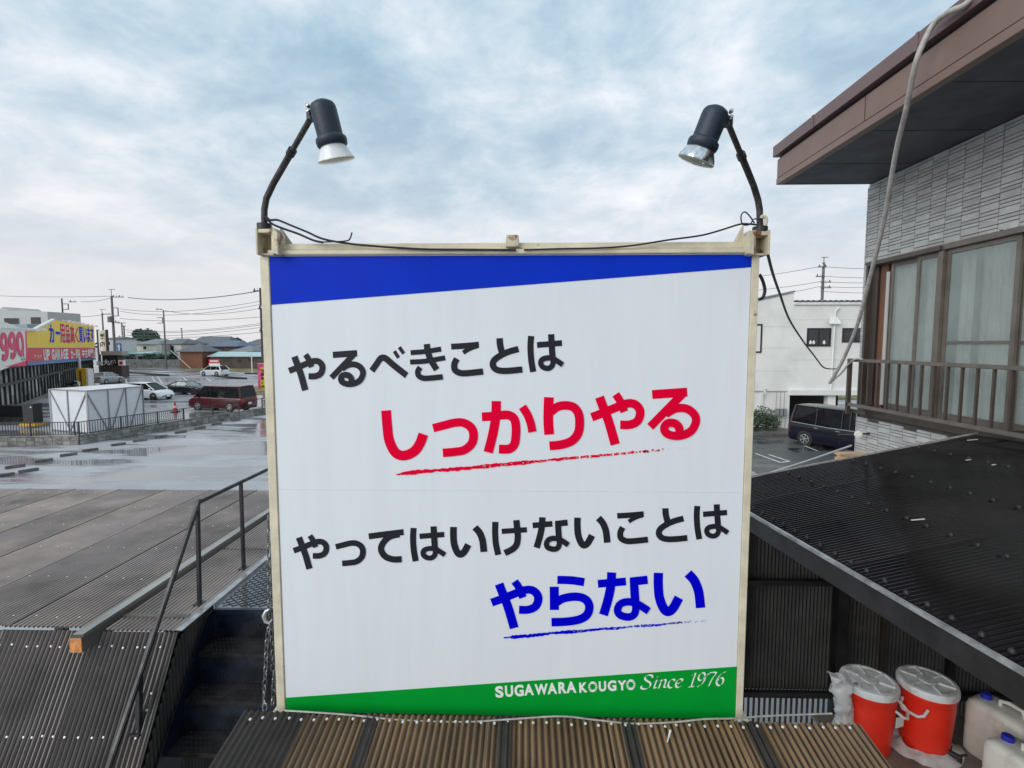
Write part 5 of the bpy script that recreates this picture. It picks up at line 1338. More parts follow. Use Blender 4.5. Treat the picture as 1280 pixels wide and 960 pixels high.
    MB().box((x0-0.018, -hw*0.82, zb+0.02), (x0+0.06, hw*0.82, zb+0.16)).build('rear_bumper', 'plastic_black' if kind in ('suv', 'van') else paintm, t, bevel=0.02, local=True)
    return t
def heading(a, b): return math.atan2(b.y-a.y, b.x-a.x)
# dark minivan by the white building: rear wheel at (1004,556), pointing right and towards us
RW = at_z(1009, 557.5, 0); hd = R(-66)
cpos = Vector((RW.x, RW.y, 0)) + Vector((cos(hd), sin(hd), 0))*1.35 + Vector((-sin(hd), cos(hd), 0))*(0.82)
top_van = [(-2.42, 0.86), (-2.40, 1.02), (0.9, 1.06), (1.55, 1.06), (2.05, 0.98), (2.32, 0.80), (2.45, 0.50)]
gh_van = (1.78, 0.92, -2.15, -2.36, 1.05, 1.84, 0.86, 0.76)
gh_tall = (1.85, 0.95, -2.15, -2.36, 1.10, 1.93, 0.87, 0.77)
top_tall = [(x, z+0.05 if z > 0.7 else z) for x, z in top_van]
car('parked_minivan', 'dark navy minivan with chrome trim parked in front of the white building', 'minivan', cpos, hd, 4.9, 1.85, 1.9, 'paint_blackblue', top_tall, gh_tall, 0.34, 2.95, 0.5, 'van', chrome=True)
# maroon minivan, rear towards the right
A_, B_ = at_z(240, 517, 0), at_z(307, 515, 0)
hd = heading(B_, A_)
hd = R(168)
cp = at_z(270, 514, 0) + Vector((0.0, 0.9, 0))
car('parked_minivan', 'maroon minivan with dark rear window parked beyond the fence', 'minivan', cp, hd, 4.75, 1.75, 1.85, 'paint_maroon', top_van, gh_van, 0.32, 2.85, 0.5, 'van', chrome=False)
cp = at_z(186, 499, 0)
car('parked_hatchback', 'white hatchback facing right just behind the white tarp box', 'car', cp, R(-9), 4.2, 1.7, 1.5, 'paint_white',
    [(-2.08, 0.70), (-2.05, 0.95), (-1.5, 0.98), (0.7, 0.96), (1.25, 0.90), (1.85, 0.74), (2.08, 0.48)], (1.35, 0.35, -1.45, -2.0, 0.95, 1.48, 0.79, 0.62), 0.31, 2.55, 0.6, 'hatch', rim='alloy_dark')
cp = at_z(236, 492.5, 0)
car('parked_coupe', 'low dark navy coupe parked between the white hatchback and the maroon minivan', 'car', cp, R(-8), 4.2, 1.78, 1.3, 'paint_navy',
    [(-2.08, 0.66), (-2.02, 0.88), (-1.4, 0.92), (0.5, 0.88), (1.2, 0.82), (1.85, 0.68), (2.1, 0.44)], (0.85, 0.05, -0.95, -1.85, 0.88, 1.28, 0.76, 0.56), 0.33, 2.55, 0.6, 'coupe', glass='car_glass_pale', rim='alloy_dark')
cp = at_z(269, 470, 0)
car('parked_suv', 'white wagon parked far off beside the grass verge and red board', 'car', cp, R(163), 4.5, 1.8, 1.6, 'paint_white',
    [(-2.2, 0.72), (-2.17, 1.0), (-1.6, 1.04), (0.8, 1.0), (1.4, 0.94), (2.0, 0.80), (2.25, 0.5)], (1.45, 0.6, -1.6, -2.15, 1.0, 1.58, 0.84, 0.68), 0.35, 2.65, 0.6, 'suv')
cp = at_z(133, 479.5, 0)
car('parked_sedan', 'silver sedan seen from behind near the yellow cabinet', 'car', cp, R(96), 4.5, 1.72, 1.42, 'paint_silver',
    [(-2.2, 0.66), (-2.17, 0.96), (-1.5, 1.0), (0.7, 0.94), (1.3, 0.88), (2.0, 0.72), (2.22, 0.45)], (1.2, 0.35, -0.95, -1.6, 0.97, 1.40, 0.77, 0.60), 0.31, 2.6, 0.5, 'sedan', glass='car_glass_pale')

# ================================================================== LEFT LOT: BLOCK WALL, FENCE, TARP BOX
W0, W1, W2, W3 = Vector((-46, 21.6, 0)), Vector((-22.08, 24.65, 0)), Vector((-18.435, 36.19, 0)), Vector((-17.4, 39.5, 0))
bwl = thing('block_wall', 'low concrete block wall stained by rain along the edge of the lot', 'wall', (-22, 25, 0))
blk = None; cnt = 0
def wallrun(a, b, singles=True):
    global blk, cnt
    d = (b-a); n = int(d.length/0.40); d.normalize(); an = math.atan2(d.y, d.x); mb = MB()
    for i in range(n):
        for j in range(2):
            p = a + d*(0.40*(i+(0.0 if j == 0 else 0.0))) + Vector((0, 0, 0.02+0.205*j))
            if singles:
                if blk is None:
                    blk = MB().box((0, -0.06, 0), (0.388, 0.06, 0.193)).build('block', 'concrete', bwl, bevel=0.006, local=True); o = blk
                else: o = clone(blk, parent=bwl)
                o.location = p - bwl.location; o.rotation_euler = (0, 0, an + random.uniform(-.008, .008))
            else:
                mb.obox(p - Vector((-d.y, d.x, 0))*0.06, d*0.388, Vector((-d.y, d.x, 0))*0.12, (0, 0, 0.193))
    if not singles: stuff(mb.build('block_run', 'concrete', bwl))
    nn = Vector((-d.y, d.x, 0)); MB().obox(a - nn*0.045, b-a, nn*0.09, (0, 0, 0.415)).build('mortar', 'concrete_dark', bwl)
    MB().obox(a - nn*0.07 + Vector((0, 0, 0.43)), b-a, nn*0.14, (0, 0, 0.05)).build('coping', 'concrete', bwl, bevel=0.008)
wallrun(W1 - (W1-W0).normalized()*4.4, W1); wallrun(W1, W2); wallrun(W2, W3, False); wallrun(W0, W1 - (W1-W0).normalized()*4.4, False)
WTOP = 0.48
fn = thing('metal_fence', 'black metal baluster fence standing on the low block wall', 'fence', (-22, 25, WTOP))
FH = 0.66
def fpost(p, h, r=0.03): MB().box((p.x-r, p.y-r, WTOP), (p.x+r, p.y+r, WTOP+h)).build('post', 'frame_black', fn)
bal2 = None; nb_ = 0
def fencerun(a, b, bals=True, low=True):
    global bal2, nb_
    d = b-a; L_ = d.length; d.normalize()
    MB().bar(a+Vector((0, 0, WTOP+FH)), b+Vector((0, 0, WTOP+FH)), 0.035, 0.035).build('top_rail', 'frame_black', fn)
    if low: MB().bar(a+Vector((0, 0, WTOP+0.06)), b+Vector((0, 0, WTOP+0.06)), 0.03, 0.03).build('bottom_rail', 'frame_black', fn)
    if bals:
        x = 0.12
        while x < L_-0.05:
            p = a + d*x
            if bal2 is None: bal2 = MB().box((-0.011, -0.011, WTOP+0.06), (0.011, 0.011, WTOP+FH)).build('baluster', 'frame_black', fn, local=True); o = bal2
            else: o = clone(bal2, parent=fn)
            o.location = (p.x-fn.location.x, p.y-fn.location.y, -fn.location.z); x += 0.125
    x = 0
    while x < L_:
        fpost(a+d*x, FH+0.03); x += 2.0

G = W1 + (W2-W1).normalized()*5.6
fencerun(W1 - (W1-W0).normalized()*4.2, W1); fencerun(W1, G)
fencerun(G, W3, False, False)
# ribbed board screen and ledge at far left
wheel = None
sdir2 = (W2-W1).normalized()
for k, (px_, py_) in enumerate([(19,585),(55,577.5),(86,570),(113,564),(148,557),(175,552),(201,547),(226,541.5),(250,536),(271,531),(295,526.5),(326,519.5),(36,590),(5,596)]):
    p = at_z(px_, py_, 0)
    if wheel is None:
        w2 = MB().prism([(-0.30, -0.065, 0.0), (0.30, -0.065, 0), (0.30, -0.05, 0.115), (-0.30, -0.05, 0.115)], (0, 0.12, 0)).build('wheel_stop', 'concrete_dark', local=True, bevel=0.012); wheel = w2
    else: w2 = clone(wheel)
    w2.location = (p.x, p.y, 0.008); w2.rotation_euler = (0, 0, math.atan2(sdir2.y, sdir2.x) + random.uniform(-.06, .06) - 0.25)
    ORD = ['first', 'second', 'third', 'fourth', 'fifth', 'sixth', 'seventh', 'eighth', 'ninth', 'tenth', 'eleventh', 'twelfth']
    tag(w2, 'dark wet concrete wheel stop, %s from the left in the row along the block wall' % ORD[k] if k < 12 else ('dark wheel stop lying in front of the row, nearer the viewer' if k == 12 else 'dark wheel stop at the left picture edge, nearest the viewer'), 'wheel stop', 'wheel stops along the block wall')
# tarp box
TF, TR, TL = Vector((-24.3, 27.75, 0)), Vector((-23.55, 30.95, 0)), Vector((-27.35, 28.75, 0)); TB = TL + (TR-TF); TH = 2.40
tb = thing('tarp_shed', 'white tarpaulin shed with grey diagonal braces behind the fence', 'shed', (-25.5, 29.5, 0))
def face(a, b, name='tarp_wall'):
    n_ = Vector(((b-a).y, -(b-a).x, 0)).normalized()
    MB().obox(a - n_*0.04, b-a, -n_*0.01, (0, 0, TH)).build(name, 'tarp', tb)
face(TL, TF); face(TF, TR); face(TR, TB); face(TB, TL)
def brace(p, q, w_=0.04): MB().bar(p, q, w_, 0.04).build('frame_bar', 'frame_grey', tb)
Z_ = Vector((0, 0, TH))
for a in (TF, TR, TL, TB): brace(a, a+Z_, 0.09)
for a, b in ((TL, TF), (TF, TR), (TR, TB), (TB, TL)): brace(a+Z_, b+Z_, 0.07); brace(a+Vector((0, 0, .05)), b+Vector((0, 0, .05)), 0.06)
m1 = TL.lerp(TF, .48); brace(m1, m1+Z_, 0.05); brace(TL+Z_*0.98, m1-Vector((0, 0, 0))+Vector((0.05, 0, .1)), 0.035); brace(TF+Z_*0.98, m1+Vector((0.1, 0, .1)), 0.05)
for t in (0.36, 0.68): m_ = TF.lerp(TR, t); brace(m_, m_+Z_, 0.05)
brace(TF+Z_*0.98, TF.lerp(TR, .32)+Vector((0, 0, .1)), 0.05); brace(TF.lerp(TR, .66)+Z_*0.98, TF.lerp(TR, .40)+Vector((0, 0, .1)), 0.05); brace(TR+Z_*0.98, TF.lerp(TR, .74)+Vector((0, 0, .1)), 0.05)
MB().add([TL+Z_*1.01, TF+Z_*1.01, TR+Z_*1.01, TB+Z_*1.01, TL.lerp(TF, .5)+Z_*1.05, TB.lerp(TR, .5)+Z_*1.05], [(0, 4, 5, 3), (4, 1, 2, 5), (0, 1, 4), (3, 5, 2)]).build('tarp_roof', 'tarp_roof', tb, fix=False)
# black boxes beside the shed
p = at_z(42, 531, 0.15); vb = thing('air_unit', 'black outdoor unit on a yellow base left of the tarp shed', 'outdoor unit', (p.x, p.y, 0))
MB().box((p.x-0.35, p.y-0.3, 0.28), (p.x+0.35, p.y+0.3, 1.45)).build('case', 'plastic_black', vb, bevel=0.03)
MB().box((p.x-0.5, p.y-0.4, 0.12), (p.x+0.45, p.y+0.4, 0.275)).build('base', 'vend_yellow', vb, bevel=0.02)
MB().lathe((p.x+0.2, p.y-0.305, 1.25), (0, -1, 0), [(0, 0.01), (0.05, 0.008), (0.05, 0)], 10).build('badge', 'white_plastic', vb)
p = at_z(22, 525, 0); db = thing('dark_crate', 'wide dark crate left of the black outdoor unit', 'crate', (p.x, p.y, 0))
MB().box((p.x-0.9, p.y-0.4, 0.25), (p.x+0.9, p.y+0.4, 1.0)).build('case', 'frame_black', db, bevel=0.03); MB().box((p.x-0.95, p.y-0.45, 0.01), (p.x+0.95, p.y+0.45, 0.249)).build('pallet', 'wood_wet', db)
p = at_z(219, 515, 0); cn = thing('traffic_cone', 'red traffic cone on a black base behind the fence', 'traffic cone', (p.x, p.y, 0))
MB().box((p.x-0.25, p.y-0.25, 0.006), (p.x+0.25, p.y+0.25, 0.05)).build('base', 'plastic_black', cn); MB().lathe((p.x, p.y, 0.05), (0, 0, 1), [(0.17, 0), (0.14, 0.1), (0.06, 0.6), (0.03, 0.75), (0, 0.75)], 16).build('cone', 'cone_red', cn, smooth=True)
MB().lathe((p.x, p.y, 0.05), (0, 0, 1), [(0.112, 0.28), (0.092, 0.42)], 16).build('band', 'white_trim', cn, smooth=True)

# ================================================================== SHOP ON THE LEFT
FA = Vector((-36.48, 34.54, 0)); FD = Vector((-27.6, 40.2, 0)).normalized(); FN = Vector((FD.y, -FD.x, 0))   # FN points to the street
def fac(px_, py_, off=0.0):
    A = FA + FN*off; r_ = ray(px_, py_); t = ((A-C0).dot(FN))/r_.dot(FN); p = C0 + r_*t
    return ((p-FA).dot(FD), p.z)
def fp_(s, z, off=0.0): return FA + FD*s + FN*off + Vector((0, 0, z))
sp_ = thing('auto_shop', 'auto goods shop with a long glass front under bright sign boards', 'shop', (-45, 50, 0))
S_END = fac(118, 440)[0]
def slab(s0, s1, z0, z1, o0, o1, name, m, par=sp_, bev=0): return MB().obox(fp_(s0, z0, o0), FD*(s1-s0), FN*(o1-o0), (0, 0, z1-z0)).build(name, m, par, bevel=bev)
slab(-6, S_END, 0.0, 3.3, -14, -0.6, 'wall', 'shop_wall'); slab(-6, S_END, 3.301, 4.4, -14, -0.02, 'wall', 'shop_wall')
mb = MB(); mb.prism([fp_(-6, 4.41, -14), fp_(-6, 4.41, -0.1), fp_(-6, 6.0, -6)], FD*(S_END+6)); mb.build('roof', 'blue_roof', sp_)
gl = slab(-6, S_END, 0.25, 3.15, -0.30, -0.27, 'shop_window', 'shop_glass')
slab(-6, S_END, 0.0, 0.25, -0.35, -0.1, 'plinth', 'concrete_dark'); slab(-6, S_END, 3.152, 3.3, -0.35, -0.1, 'transom', 'frame_black'); slab(-6, S_END, 1.9, 2.12, -0.26, -0.15, 'transom', 'frame_black')
s = -5.5; mu = None
while s < S_END:
    p = fp_(s, 0.25, -0.26)
    if mu is None: mu = MB().obox((0, 0, 0), FD*0.16, FN*0.12, (0, 0, 2.9)).build('mullion', 'frame_black', sp_, local=True); o = mu
    else: o = clone(mu, parent=sp_)
    o.location = p-sp_.location; s += 1.35
# posters / bright goods behind glass
rn = random.Random(9)
for i in range(14):
    s = rn.uniform(2, S_END-3); slab(s, s+1.0, 0.6+rn.uniform(0, 1.2), 1.9, -0.265, -0.262, 'window_poster', rn.choice(['wall_pale', 'white_wall', 'tarp', 'grey_render']))
# boards
s32 = fac(32, 430)[0]
def board(name, label, pts, m, off=0.0, th=0.25, cat='sign board'):
    P3 = [fp_(*fac(x, y), off) for x, y in pts]; c = sum(P3, Vector())/len(P3)
    t = thing(name, label, cat, c, 'sign boards on the auto shop'); MB().prism(P3, -FN*th).build('board', m, t); return t
def bwrite(t, chars, x0, y0t, y0b, x1, y1t, y1b, m, bold=0.03, off=0.02, gap=0.1, name='lettering', grow=0.0):
    mb = MB(); n = len(chars)
    s0, s1 = fac(x0, (y0t+y0b)/2)[0], fac(x1, (y1t+y1b)/2)[0]
    zt0, zb0_, zt1, zb1_ = fac(x0, y0t)[1], fac(x0, y0b)[1], fac(x1, y1t)[1], fac(x1, y1b)[1]
    for i, ch_ in enumerate(chars):
        if ch_ == ' ': continue
        u0, u1 = (i+gap/2)/n, (i+1-gap/2)/n; um = (u0+u1)/2
        zt_, zb_ = zt0+(zt1-zt0)*um, zb0_+(zb1_-zb0_)*um
        if ch_ == 'ー': zt_, zb_ = zb_+(zt_-zb_)*0.58, zb_+(zt_-zb_)*0.42
        sa, sb = s0+(s1-s0)*u0, s0+(s1-s0)*u1
        put_glyph(mb, ch_, bold, 0, (fp_(sa, zb_, off), FD*(sb-sa), Vector((0, 0, zt_-zb_))))
    return mb.build(name, m, t, fix=False)
KANA['9'] = [(26, [(76,36),(70,18),(50,10),(30,18),(22,38),(32,58),(52,62),(68,54),(76,36)]), (26, [(78,34),(78,66),(66,92),(42,102),(22,94)])]
KANA['0'] = [(26, [(50,10),(72,22),(80,56),(72,92),(50,104),(28,92),(20,56),(28,22),(50,10)])]
def bstroke(t, ch, x0, y0t, y0b, x1, y1t, y1b, m, off=0.02):
    s0, s1 = fac(x0, (y0t+y0b)/2)[0], fac(x1, (y1t+y1b)/2)[0]; zt0, zb0_, zt1, zb1_ = fac(x0, y0t)[1], fac(x0, y0b)[1], fac(x1, y1t)[1], fac(x1, y1b)[1]
    mb = MB()
    for k, (wd, pts) in enumerate(KANA[ch]):
        p = spline([Vector((x, y, 0)) for x, y in pts], 6); L_, R_ = [], []
        for i, q in enumerate(p):
            tt = (p[min(i+1, len(p)-1)] - p[max(i-1, 0)]).normalized(); n_ = Vector((-tt.y, tt.x, 0))*wd/2; L_.append(q+n_); R_.append(q-n_)
        f_ = []
        for i, q in enumerate(L_+R_):
            u, v = (q.x-8)/84, (q.y+2)/118; zt_, zb_ = zt0+(zt1-zt0)*u, zb0_+(zb1_-zb0_)*u
            f_.append(fp_(s0+(s1-s0)*u, zt_+(zb_-zt_)*v, off+0.01*k+0.0006*(i % len(L_))))
        n = len(L_); mb.add(f_, [(i, i+1, n+i+1, n+i) for i in range(n-1)])
    return mb.build('digit', m, t, fix=False)
t1 = board('price_board', 'white price board with huge pinkish red digits at the left edge', [(-60, 378), (31.2, 412), (34, 450), (-60, 487)], 'shop_white')
MB().prism([fp_(*fac(x, y), 0.01) for x, y in [(6, 458.6), (34, 450.2), (35, 457)]][::1], -FN*0.26).build('lower_band', 'shop_pink', t1)
MB().prism([fp_(*fac(x, y), 0.01) for x, y in [(31.2, 411), (33, 411.5), (35, 457), (32.6, 457)]], -FN*0.26).build('edge', 'shop_pink', t1)
bstroke(t1, '9', -0.5, 416, 452.5, 10.5, 415.5, 451, 'shop_pink'); bstroke(t1, '9', 10.5, 415, 450.5, 20.5, 414.5, 448, 'shop_pink'); bstroke(t1, '0', 20.5, 414.5, 447, 29.5, 414, 444, 'shop_pink')
bwrite(t1, '1,', -26, 424, 462, -3, 417, 457, 'shop_pink', 0.02, gap=0.2)
bwrite(t1, '円', 26, 440, 447, 29.5, 439, 446, 'ink_black', 0.03, 0.03, 0); bwrite(t1, '税込', 26, 448, 451, 32, 446, 450, 'ink_black', 0.0, 0.03, 0)
t2 = board('yellow_board', 'tall yellow sign board with blue and red Japanese characters', [(32.8, 412), (42, 412), (66, 399.5), (117.5, 408), (118.5, 434), (33.5, 434)], 'shop_yellow')
for (a, b) in (((33, 412), (42, 412)), ((42, 412), (66, 399.5))):
    P0, P1 = fp_(*fac(*a), 0.03), fp_(*fac(*b), 0.03); MB().bar(P0, P1, 0.30, 0.18).build('white_edge', 'white_trim', t2)
def framed(chars, *a, **k):
    bwrite(t2, chars, *a, m='ink_white', bold=0.085, off=0.02, gap=k.get('gap', 0.02)); bwrite(t2, chars, *a, m=k['m'], bold=0.02, off=0.04, gap=k.get('gap', 0.02)+0.14)
framed('カ', 60.5, 405.5, 429, 67.5, 405.5, 428.5, m='ink_blue'); framed('ー', 68.5, 404, 428, 75, 405, 428, m='ink_blue')
framed('用品高', 74.5, 404.5, 429, 93, 407.5, 428.5, m='ink_red', gap=0.0); framed('く', 93.5, 409, 428.5, 98, 409, 428.5, m='ink_red'); framed('買います', 98, 408.5, 428.5, 117, 409.5, 427.5, m='ink_blue', gap=0.0)
t3 = board('red_board', 'long red sign board with white lettering and a blue strip below the yellow board', [(33.5, 434.5), (119, 434.5), (119.5, 447), (35, 452)], 'shop_red')
MB().prism([fp_(*fac(x, y), 0.01) for x, y in [(35, 452.5), (119.5, 447.5), (120, 449.5), (35.5, 457)]], -FN*0.26).build('blue_strip', 'shop_blue', t3)
bwrite(t3, 'UP', 54, 437, 451, 62, 436.5, 450.5, 'ink_white', 0.05); bwrite(t3, 'GARAGE', 64, 436.5, 450, 85, 436, 449, 'ink_white', 0.05); bwrite(t3, 'カー用品', 88, 437, 449, 100, 437, 448.5, 'ink_white', 0.04); bwrite(t3, '中古専門店', 102, 436.5, 447.5, 119, 436.5, 447, 'ink_white', 0.03)
bwrite(t3, 'アップ', 42, 444, 448, 52, 443.5, 447.5, 'ink_white', 0.02)
# floodlights along the top of the boards
fl0 = None
spots = [(x, 412 - (x/31)*0.3) for x in (2, 9, 16, 24)] + [(35, 412.5), (44, 412)] + [(78+6*i, 401.5+1.05*i) for i in range(7)]
for i, (x, y) in enumerate(spots):
    p = fp_(*fac(x, y), 0.5); lab = 'small white floodlight, %s from the left on the %s' % ((['first', 'second', 'third', 'fourth'][i], 'white price board') if i < 4 else ((['first', 'second'][i-4], 'low left part of the yellow board') if i < 6 else (['first', 'second', 'third', 'fourth', 'fifth', 'sixth', 'seventh'][i-6], 'top edge of the yellow board')))
    if fl0 is None:
        fl0 = thing('sign_floodlight', lab, 'floodlight', p, 'floodlights on the shop boards')
        MB().obox(p-FD*0.25+Vector((0, 0, -.1)), FD*0.5, FN*0.25, (0, 0, 0.22)).build('case', 'white_trim', fl0)
        MB().bar(p+Vector((0, 0, .0)), p-FN*0.55+Vector((0, 0, 0.12)), 0.07).build('arm', 'white_trim', fl0); o = fl0
    else:
        o = fl0.copy(); COL.objects.link(o)
        for c_ in list(fl0.children): clone(c_, parent=o)
    o.location = p; o['label'] = lab
# yellow cabinet, motorbike, column
p = at_z(106, 484, 0); yc = thing('yellow_cabinet', 'tall yellow cabinet with a white side standing at the shop corner', 'cabinet', (p.x, p.y, 0))
MB().box((p.x-0.55, p.y-0.4, 0.0), (p.x+0.55, p.y+0.4, 2.2)).build('case', 'vend_yellow', yc, bevel=0.03); MB().box((p.x+0.56, p.y-0.4, 0.0), (p.x+0.80, p.y+0.4, 2.15)).build('side_panel', 'white_wall', yc, bevel=0.02)
MB().box((p.x-0.2, p.y-0.42, 0.3), (p.x+0.05, p.y-0.405, 1.9)).build('strip', 'wood_jamb', yc)
p2_ = at_z(101, 480, 0); tag(MB().tube([(p2_.x, p2_.y, 0), (p2_.x, p2_.y, 3.3)], 0.14, 10).build('canopy_column', 'white_trim', smooth=True, loc=(p2_.x, p2_.y, 0)), 'white column at the corner of the auto shop canopy', 'column')
p = at_z(92, 489, 0)
mbk = thing('motorbike', 'dark motorbike parked at the glass front beside the yellow cabinet', 'motorbike', (p.x, p.y, 0), None, R(15))
for x in (-0.7, 0.7): MB().lathe((x, 0.05, 0.32), (0, -1, 0), [(0.18, 0), (0.32, 0.0), (0.33, 0.05), (0.32, 0.10), (0.18, 0.10)], 20).build('wheel', 'rubber', mbk, smooth=True, local=True); MB().lathe((x, 0.04, 0.32), (0, -1, 0), [(0, 0), (0.17, 0), (0.17, 0.08), (0, 0.08)], 14).build('rim', 'alloy_dark', mbk, local=True)
MB().tube([(-0.6, 0, .75), (-0.2, 0, .78), (0.15, 0, .95), (0.42, 0, .9)], [0.08, 0.14, 0.19, 0.10], 10, smooth=4).build('tank', 'paint_navy', mbk, smooth=True, local=True)
MB().box((-0.3, -0.14, 0.28), (0.3, 0.14, 0.68)).build('engine', 'alloy_dark', mbk, bevel=0.04, local=True)
MB().tube([(-0.75, 0, .85), (-0.4, 0, .80), (-0.05, 0, .84)], [0.06, 0.11, 0.09], 8, smooth=3).build('saddle', 'plastic_black', mbk, smooth=True, local=True)
MB().tube([(0.7, -0.08, .32), (0.45, -0.08, 1.0)], 0.03, 6).tube([(0.7, 0.08, .32), (0.45, 0.08, 1.0)], 0.03, 6).build('fork', 'chrome', mbk, local=True)
MB().tube([(0.3, -0.36, 1.08), (0.42, 0, 1.02), (0.3, 0.36, 1.08)], 0.02, 6).build('handlebar', 'chrome', mbk, local=True); MB().lathe((0.58, 0, .88), (1, 0, 0), [(0, -.1), (.09, -.05), (.1, .03), (0, .05)], 12).build('headlight', 'head_clear', mbk, smooth=True, local=True)
# grey building behind the shop
GY = 90
gb = thing('grey_building', 'plain grey rendered building rising behind the auto shop boards', 'building', (bx(50, GY), GY, 0))
MB().prism([(bx(-70, GY), GY, 0), (bx(62, GY), GY, 0), (bx(62, GY), GY, bz(62, 389.5, GY)), (bx(14, GY), GY, bz(14, 388, GY)), (bx(7, GY), GY, bz(7, 383.5, GY)), (bx(-4, GY), GY, bz(0, 392, GY)), (bx(-70, GY), GY, bz(0, 392, GY))], (0, 6.8, 0)).build('wall', 'grey_render', gb)
MB().box((bx(-70, GY), GY-3, bz(0, 410, GY)-0.3), (bx(56, GY), GY-0.01, bz(0, 406, GY))).build('lean_to_roof', 'blue_roof', gb)
wwin(7, 27, 397, 406, gb, GY, False, 'window_dark', 'frame_grey'); wwin(41, 53, 396.5, 405, gb, GY, False, 'window_dark', 'frame_black')
# ================================================================== STREET FURNITURE AND SIGNS FAR LEFT
YS = 78
ps_ = thing('pylon_sign', 'tall white pylon sign with black vertical characters between dark posts', 'sign', (bx(128, YS), YS, 0))
MB().box((bx(123.5, YS), YS, bz(128, 443, YS)), (bx(133, YS), YS+0.4, bz(128, 413, YS))).build('board', 'shop_white', ps_)
for px_ in (122.5, 133.5): MB().box((bx(px_, YS)-0.1, YS-0.05, 0), (bx(px_, YS)+0.1, YS+0.3, bz(128, 412, YS))).build('post', 'pole_dark', ps_)
mb = MB()
for ch_, y0, y1 in (('焼', 417, 424), ('肉', 427, 434)): put_glyph(mb, ch_, 0.03, 0, (Vector((bx(125.3, YS), YS-0.02, bz(128, y1, YS))), Vector((bx(131, YS)-bx(125.3, YS), 0, 0)), Vector((0, 0, bz(128, y0, YS)-bz(128, y1, YS)))))
mb.build('lettering', 'ink_black', ps_, fix=False)
sb = thing('dark_signboard', 'dark shop fascia with white brush lettering under the pylon sign', 'sign', (bx(137, YS), YS-2, 0)); Y2 = YS-2
MB().box((bx(124, Y2), Y2, 0.0), (bx(150, Y2), Y2+1.5, bz(137, 457, Y2))).build('base_wall', 'wall_brown', sb); MB().box((bx(127, Y2), Y2-0.05, bz(137, 457, Y2)+0.01), (bx(146.5, Y2), Y2+1, bz(137, 444, Y2))).build('board', 'frame_black', sb)
MB().box((bx(127, Y2), Y2-0.2, bz(137, 444, Y2)+0.01), (bx(153, Y2), Y2+1, bz(137, 439, Y2))).build('top_band', 'grey_render_dark', sb); MB().box((bx(147, Y2), Y2-0.1, bz(137, 457, Y2)+.01), (bx(153.5, Y2), Y2+0.3, bz(137, 450, Y2))).build('small_board', 'shop_white', sb)
MB().box((bx(148.5, Y2), Y2-0.13, bz(137, 455.5, Y2)), (bx(152.3, Y2), Y2-0.101, bz(137, 452, Y2))).build('small_mark', 'ink_red', sb); MB().box((bx(120, Y2), Y2-0.1, bz(137, 456.5, Y2)), (bx(125.5, Y2), Y2+0.1, bz(137, 452, Y2))).build('small_board', 'shop_white', sb)
mb = MB()
for ch_, a, b, c, d in (('大', 128, 135, 449, 456.5), ('い', 134.5, 138.5, 451, 456.5), ('ゆ', 138, 145.5, 450, 456.5)): put_glyph(mb, ch_, 0.05, 0, (Vector((bx(a, Y2), Y2-0.07, bz(137, d, Y2))), Vector((bx(b, Y2)-bx(a, Y2), 0, 0)), Vector((0, 0, bz(137, c, Y2)-bz(137, d, Y2)))))
mb.build('lettering', 'ink_white', sb, fix=False)
rs = thing('road_sign', 'blue road sign with a white upward arrow on a grey post', 'road sign', (bx(149, 80), 80, 0))
MB().box((bx(145.5, 80), 80, bz(149, 440, 80)), (bx(151.5, 80), 80.05, bz(149, 429, 80))).build('plate', 'road_blue', rs, bevel=0.01); xx = bx(148.6, 80)
MB().prism([(xx-0.12, 79.97, bz(149, 438.5, 80)), (xx+0.12, 79.97, bz(149, 438.5, 80)), (xx+0.12, 79.97, bz(149, 433.5, 80)), (xx+0.28, 79.97, bz(149, 433.5, 80)), (xx, 79.97, bz(149, 430, 80)), (xx-0.28, 79.97, bz(149, 433.5, 80)), (xx-0.12, 79.97, bz(149, 433.5, 80))], (0, 0.025, 0)).build('arrow', 'ink_white', rs)
MB().tube([(xx, 80.1, 0), (xx, 80.1, bz(149, 429, 80))], 0.06, 8).build('post', 'pole', rs)
# banner
YB = 44
bn_ = thing('nobori_banner', 'pink banner with a yellow strip of characters hanging on a pole beside the sign', 'banner', (bx(327, YB), YB, 0))
x0, x1, z0, z1 = bx(320.5, YB), bx(331, YB), bz(326, 487, YB), bz(326, 454.5, YB)
def cloth(xa, xb, za, zb_, yo, name, m):
    mb = MB(); vs = []; fs = []; n = 10
    for i in range(n+1):
        for j in range(5):
            u, v = j/4, i/n; vs.append((xa+(xb-xa)*u + 0.12*v*v*0.6, YB+yo+0.06*sin(6*v+2*u), zb_+(za-zb_)*v))
    for i in range(n):
        for j in range(4): a = i*5+j; fs.append((a, a+1, a+6, a+5))
    return mb.add(vs, fs).build(name, m, bn_, smooth=True, fix=False)
cloth(x0, x1, z0, z1, 0, 'cloth', 'banner_pink'); cloth(x0+(x1-x0)*.34, x0+(x1-x0)*.84, z0+0.02, z1-0.35, -0.02, 'yellow_strip', 'banner_yellow')
mb = MB(); nch = 5
for i, ch_ in enumerate('洗車受付中'):
    za = z1-0.42-(z1-z0-0.5)*(i+1)/nch+0.04; hh = (z1-z0-0.5)/nch*0.82; v = 1-(za-z0)/(z1-z0)
    put_glyph(mb, ch_, 0.03, 0, (Vector((x0+(x1-x0)*.39+0.07*v*v, YB-0.10, za)), Vector(((x1-x0)*.38, 0, 0)), Vector((0, 0, hh))))
mb.build('lettering', 'ink_black', bn_, fix=False)
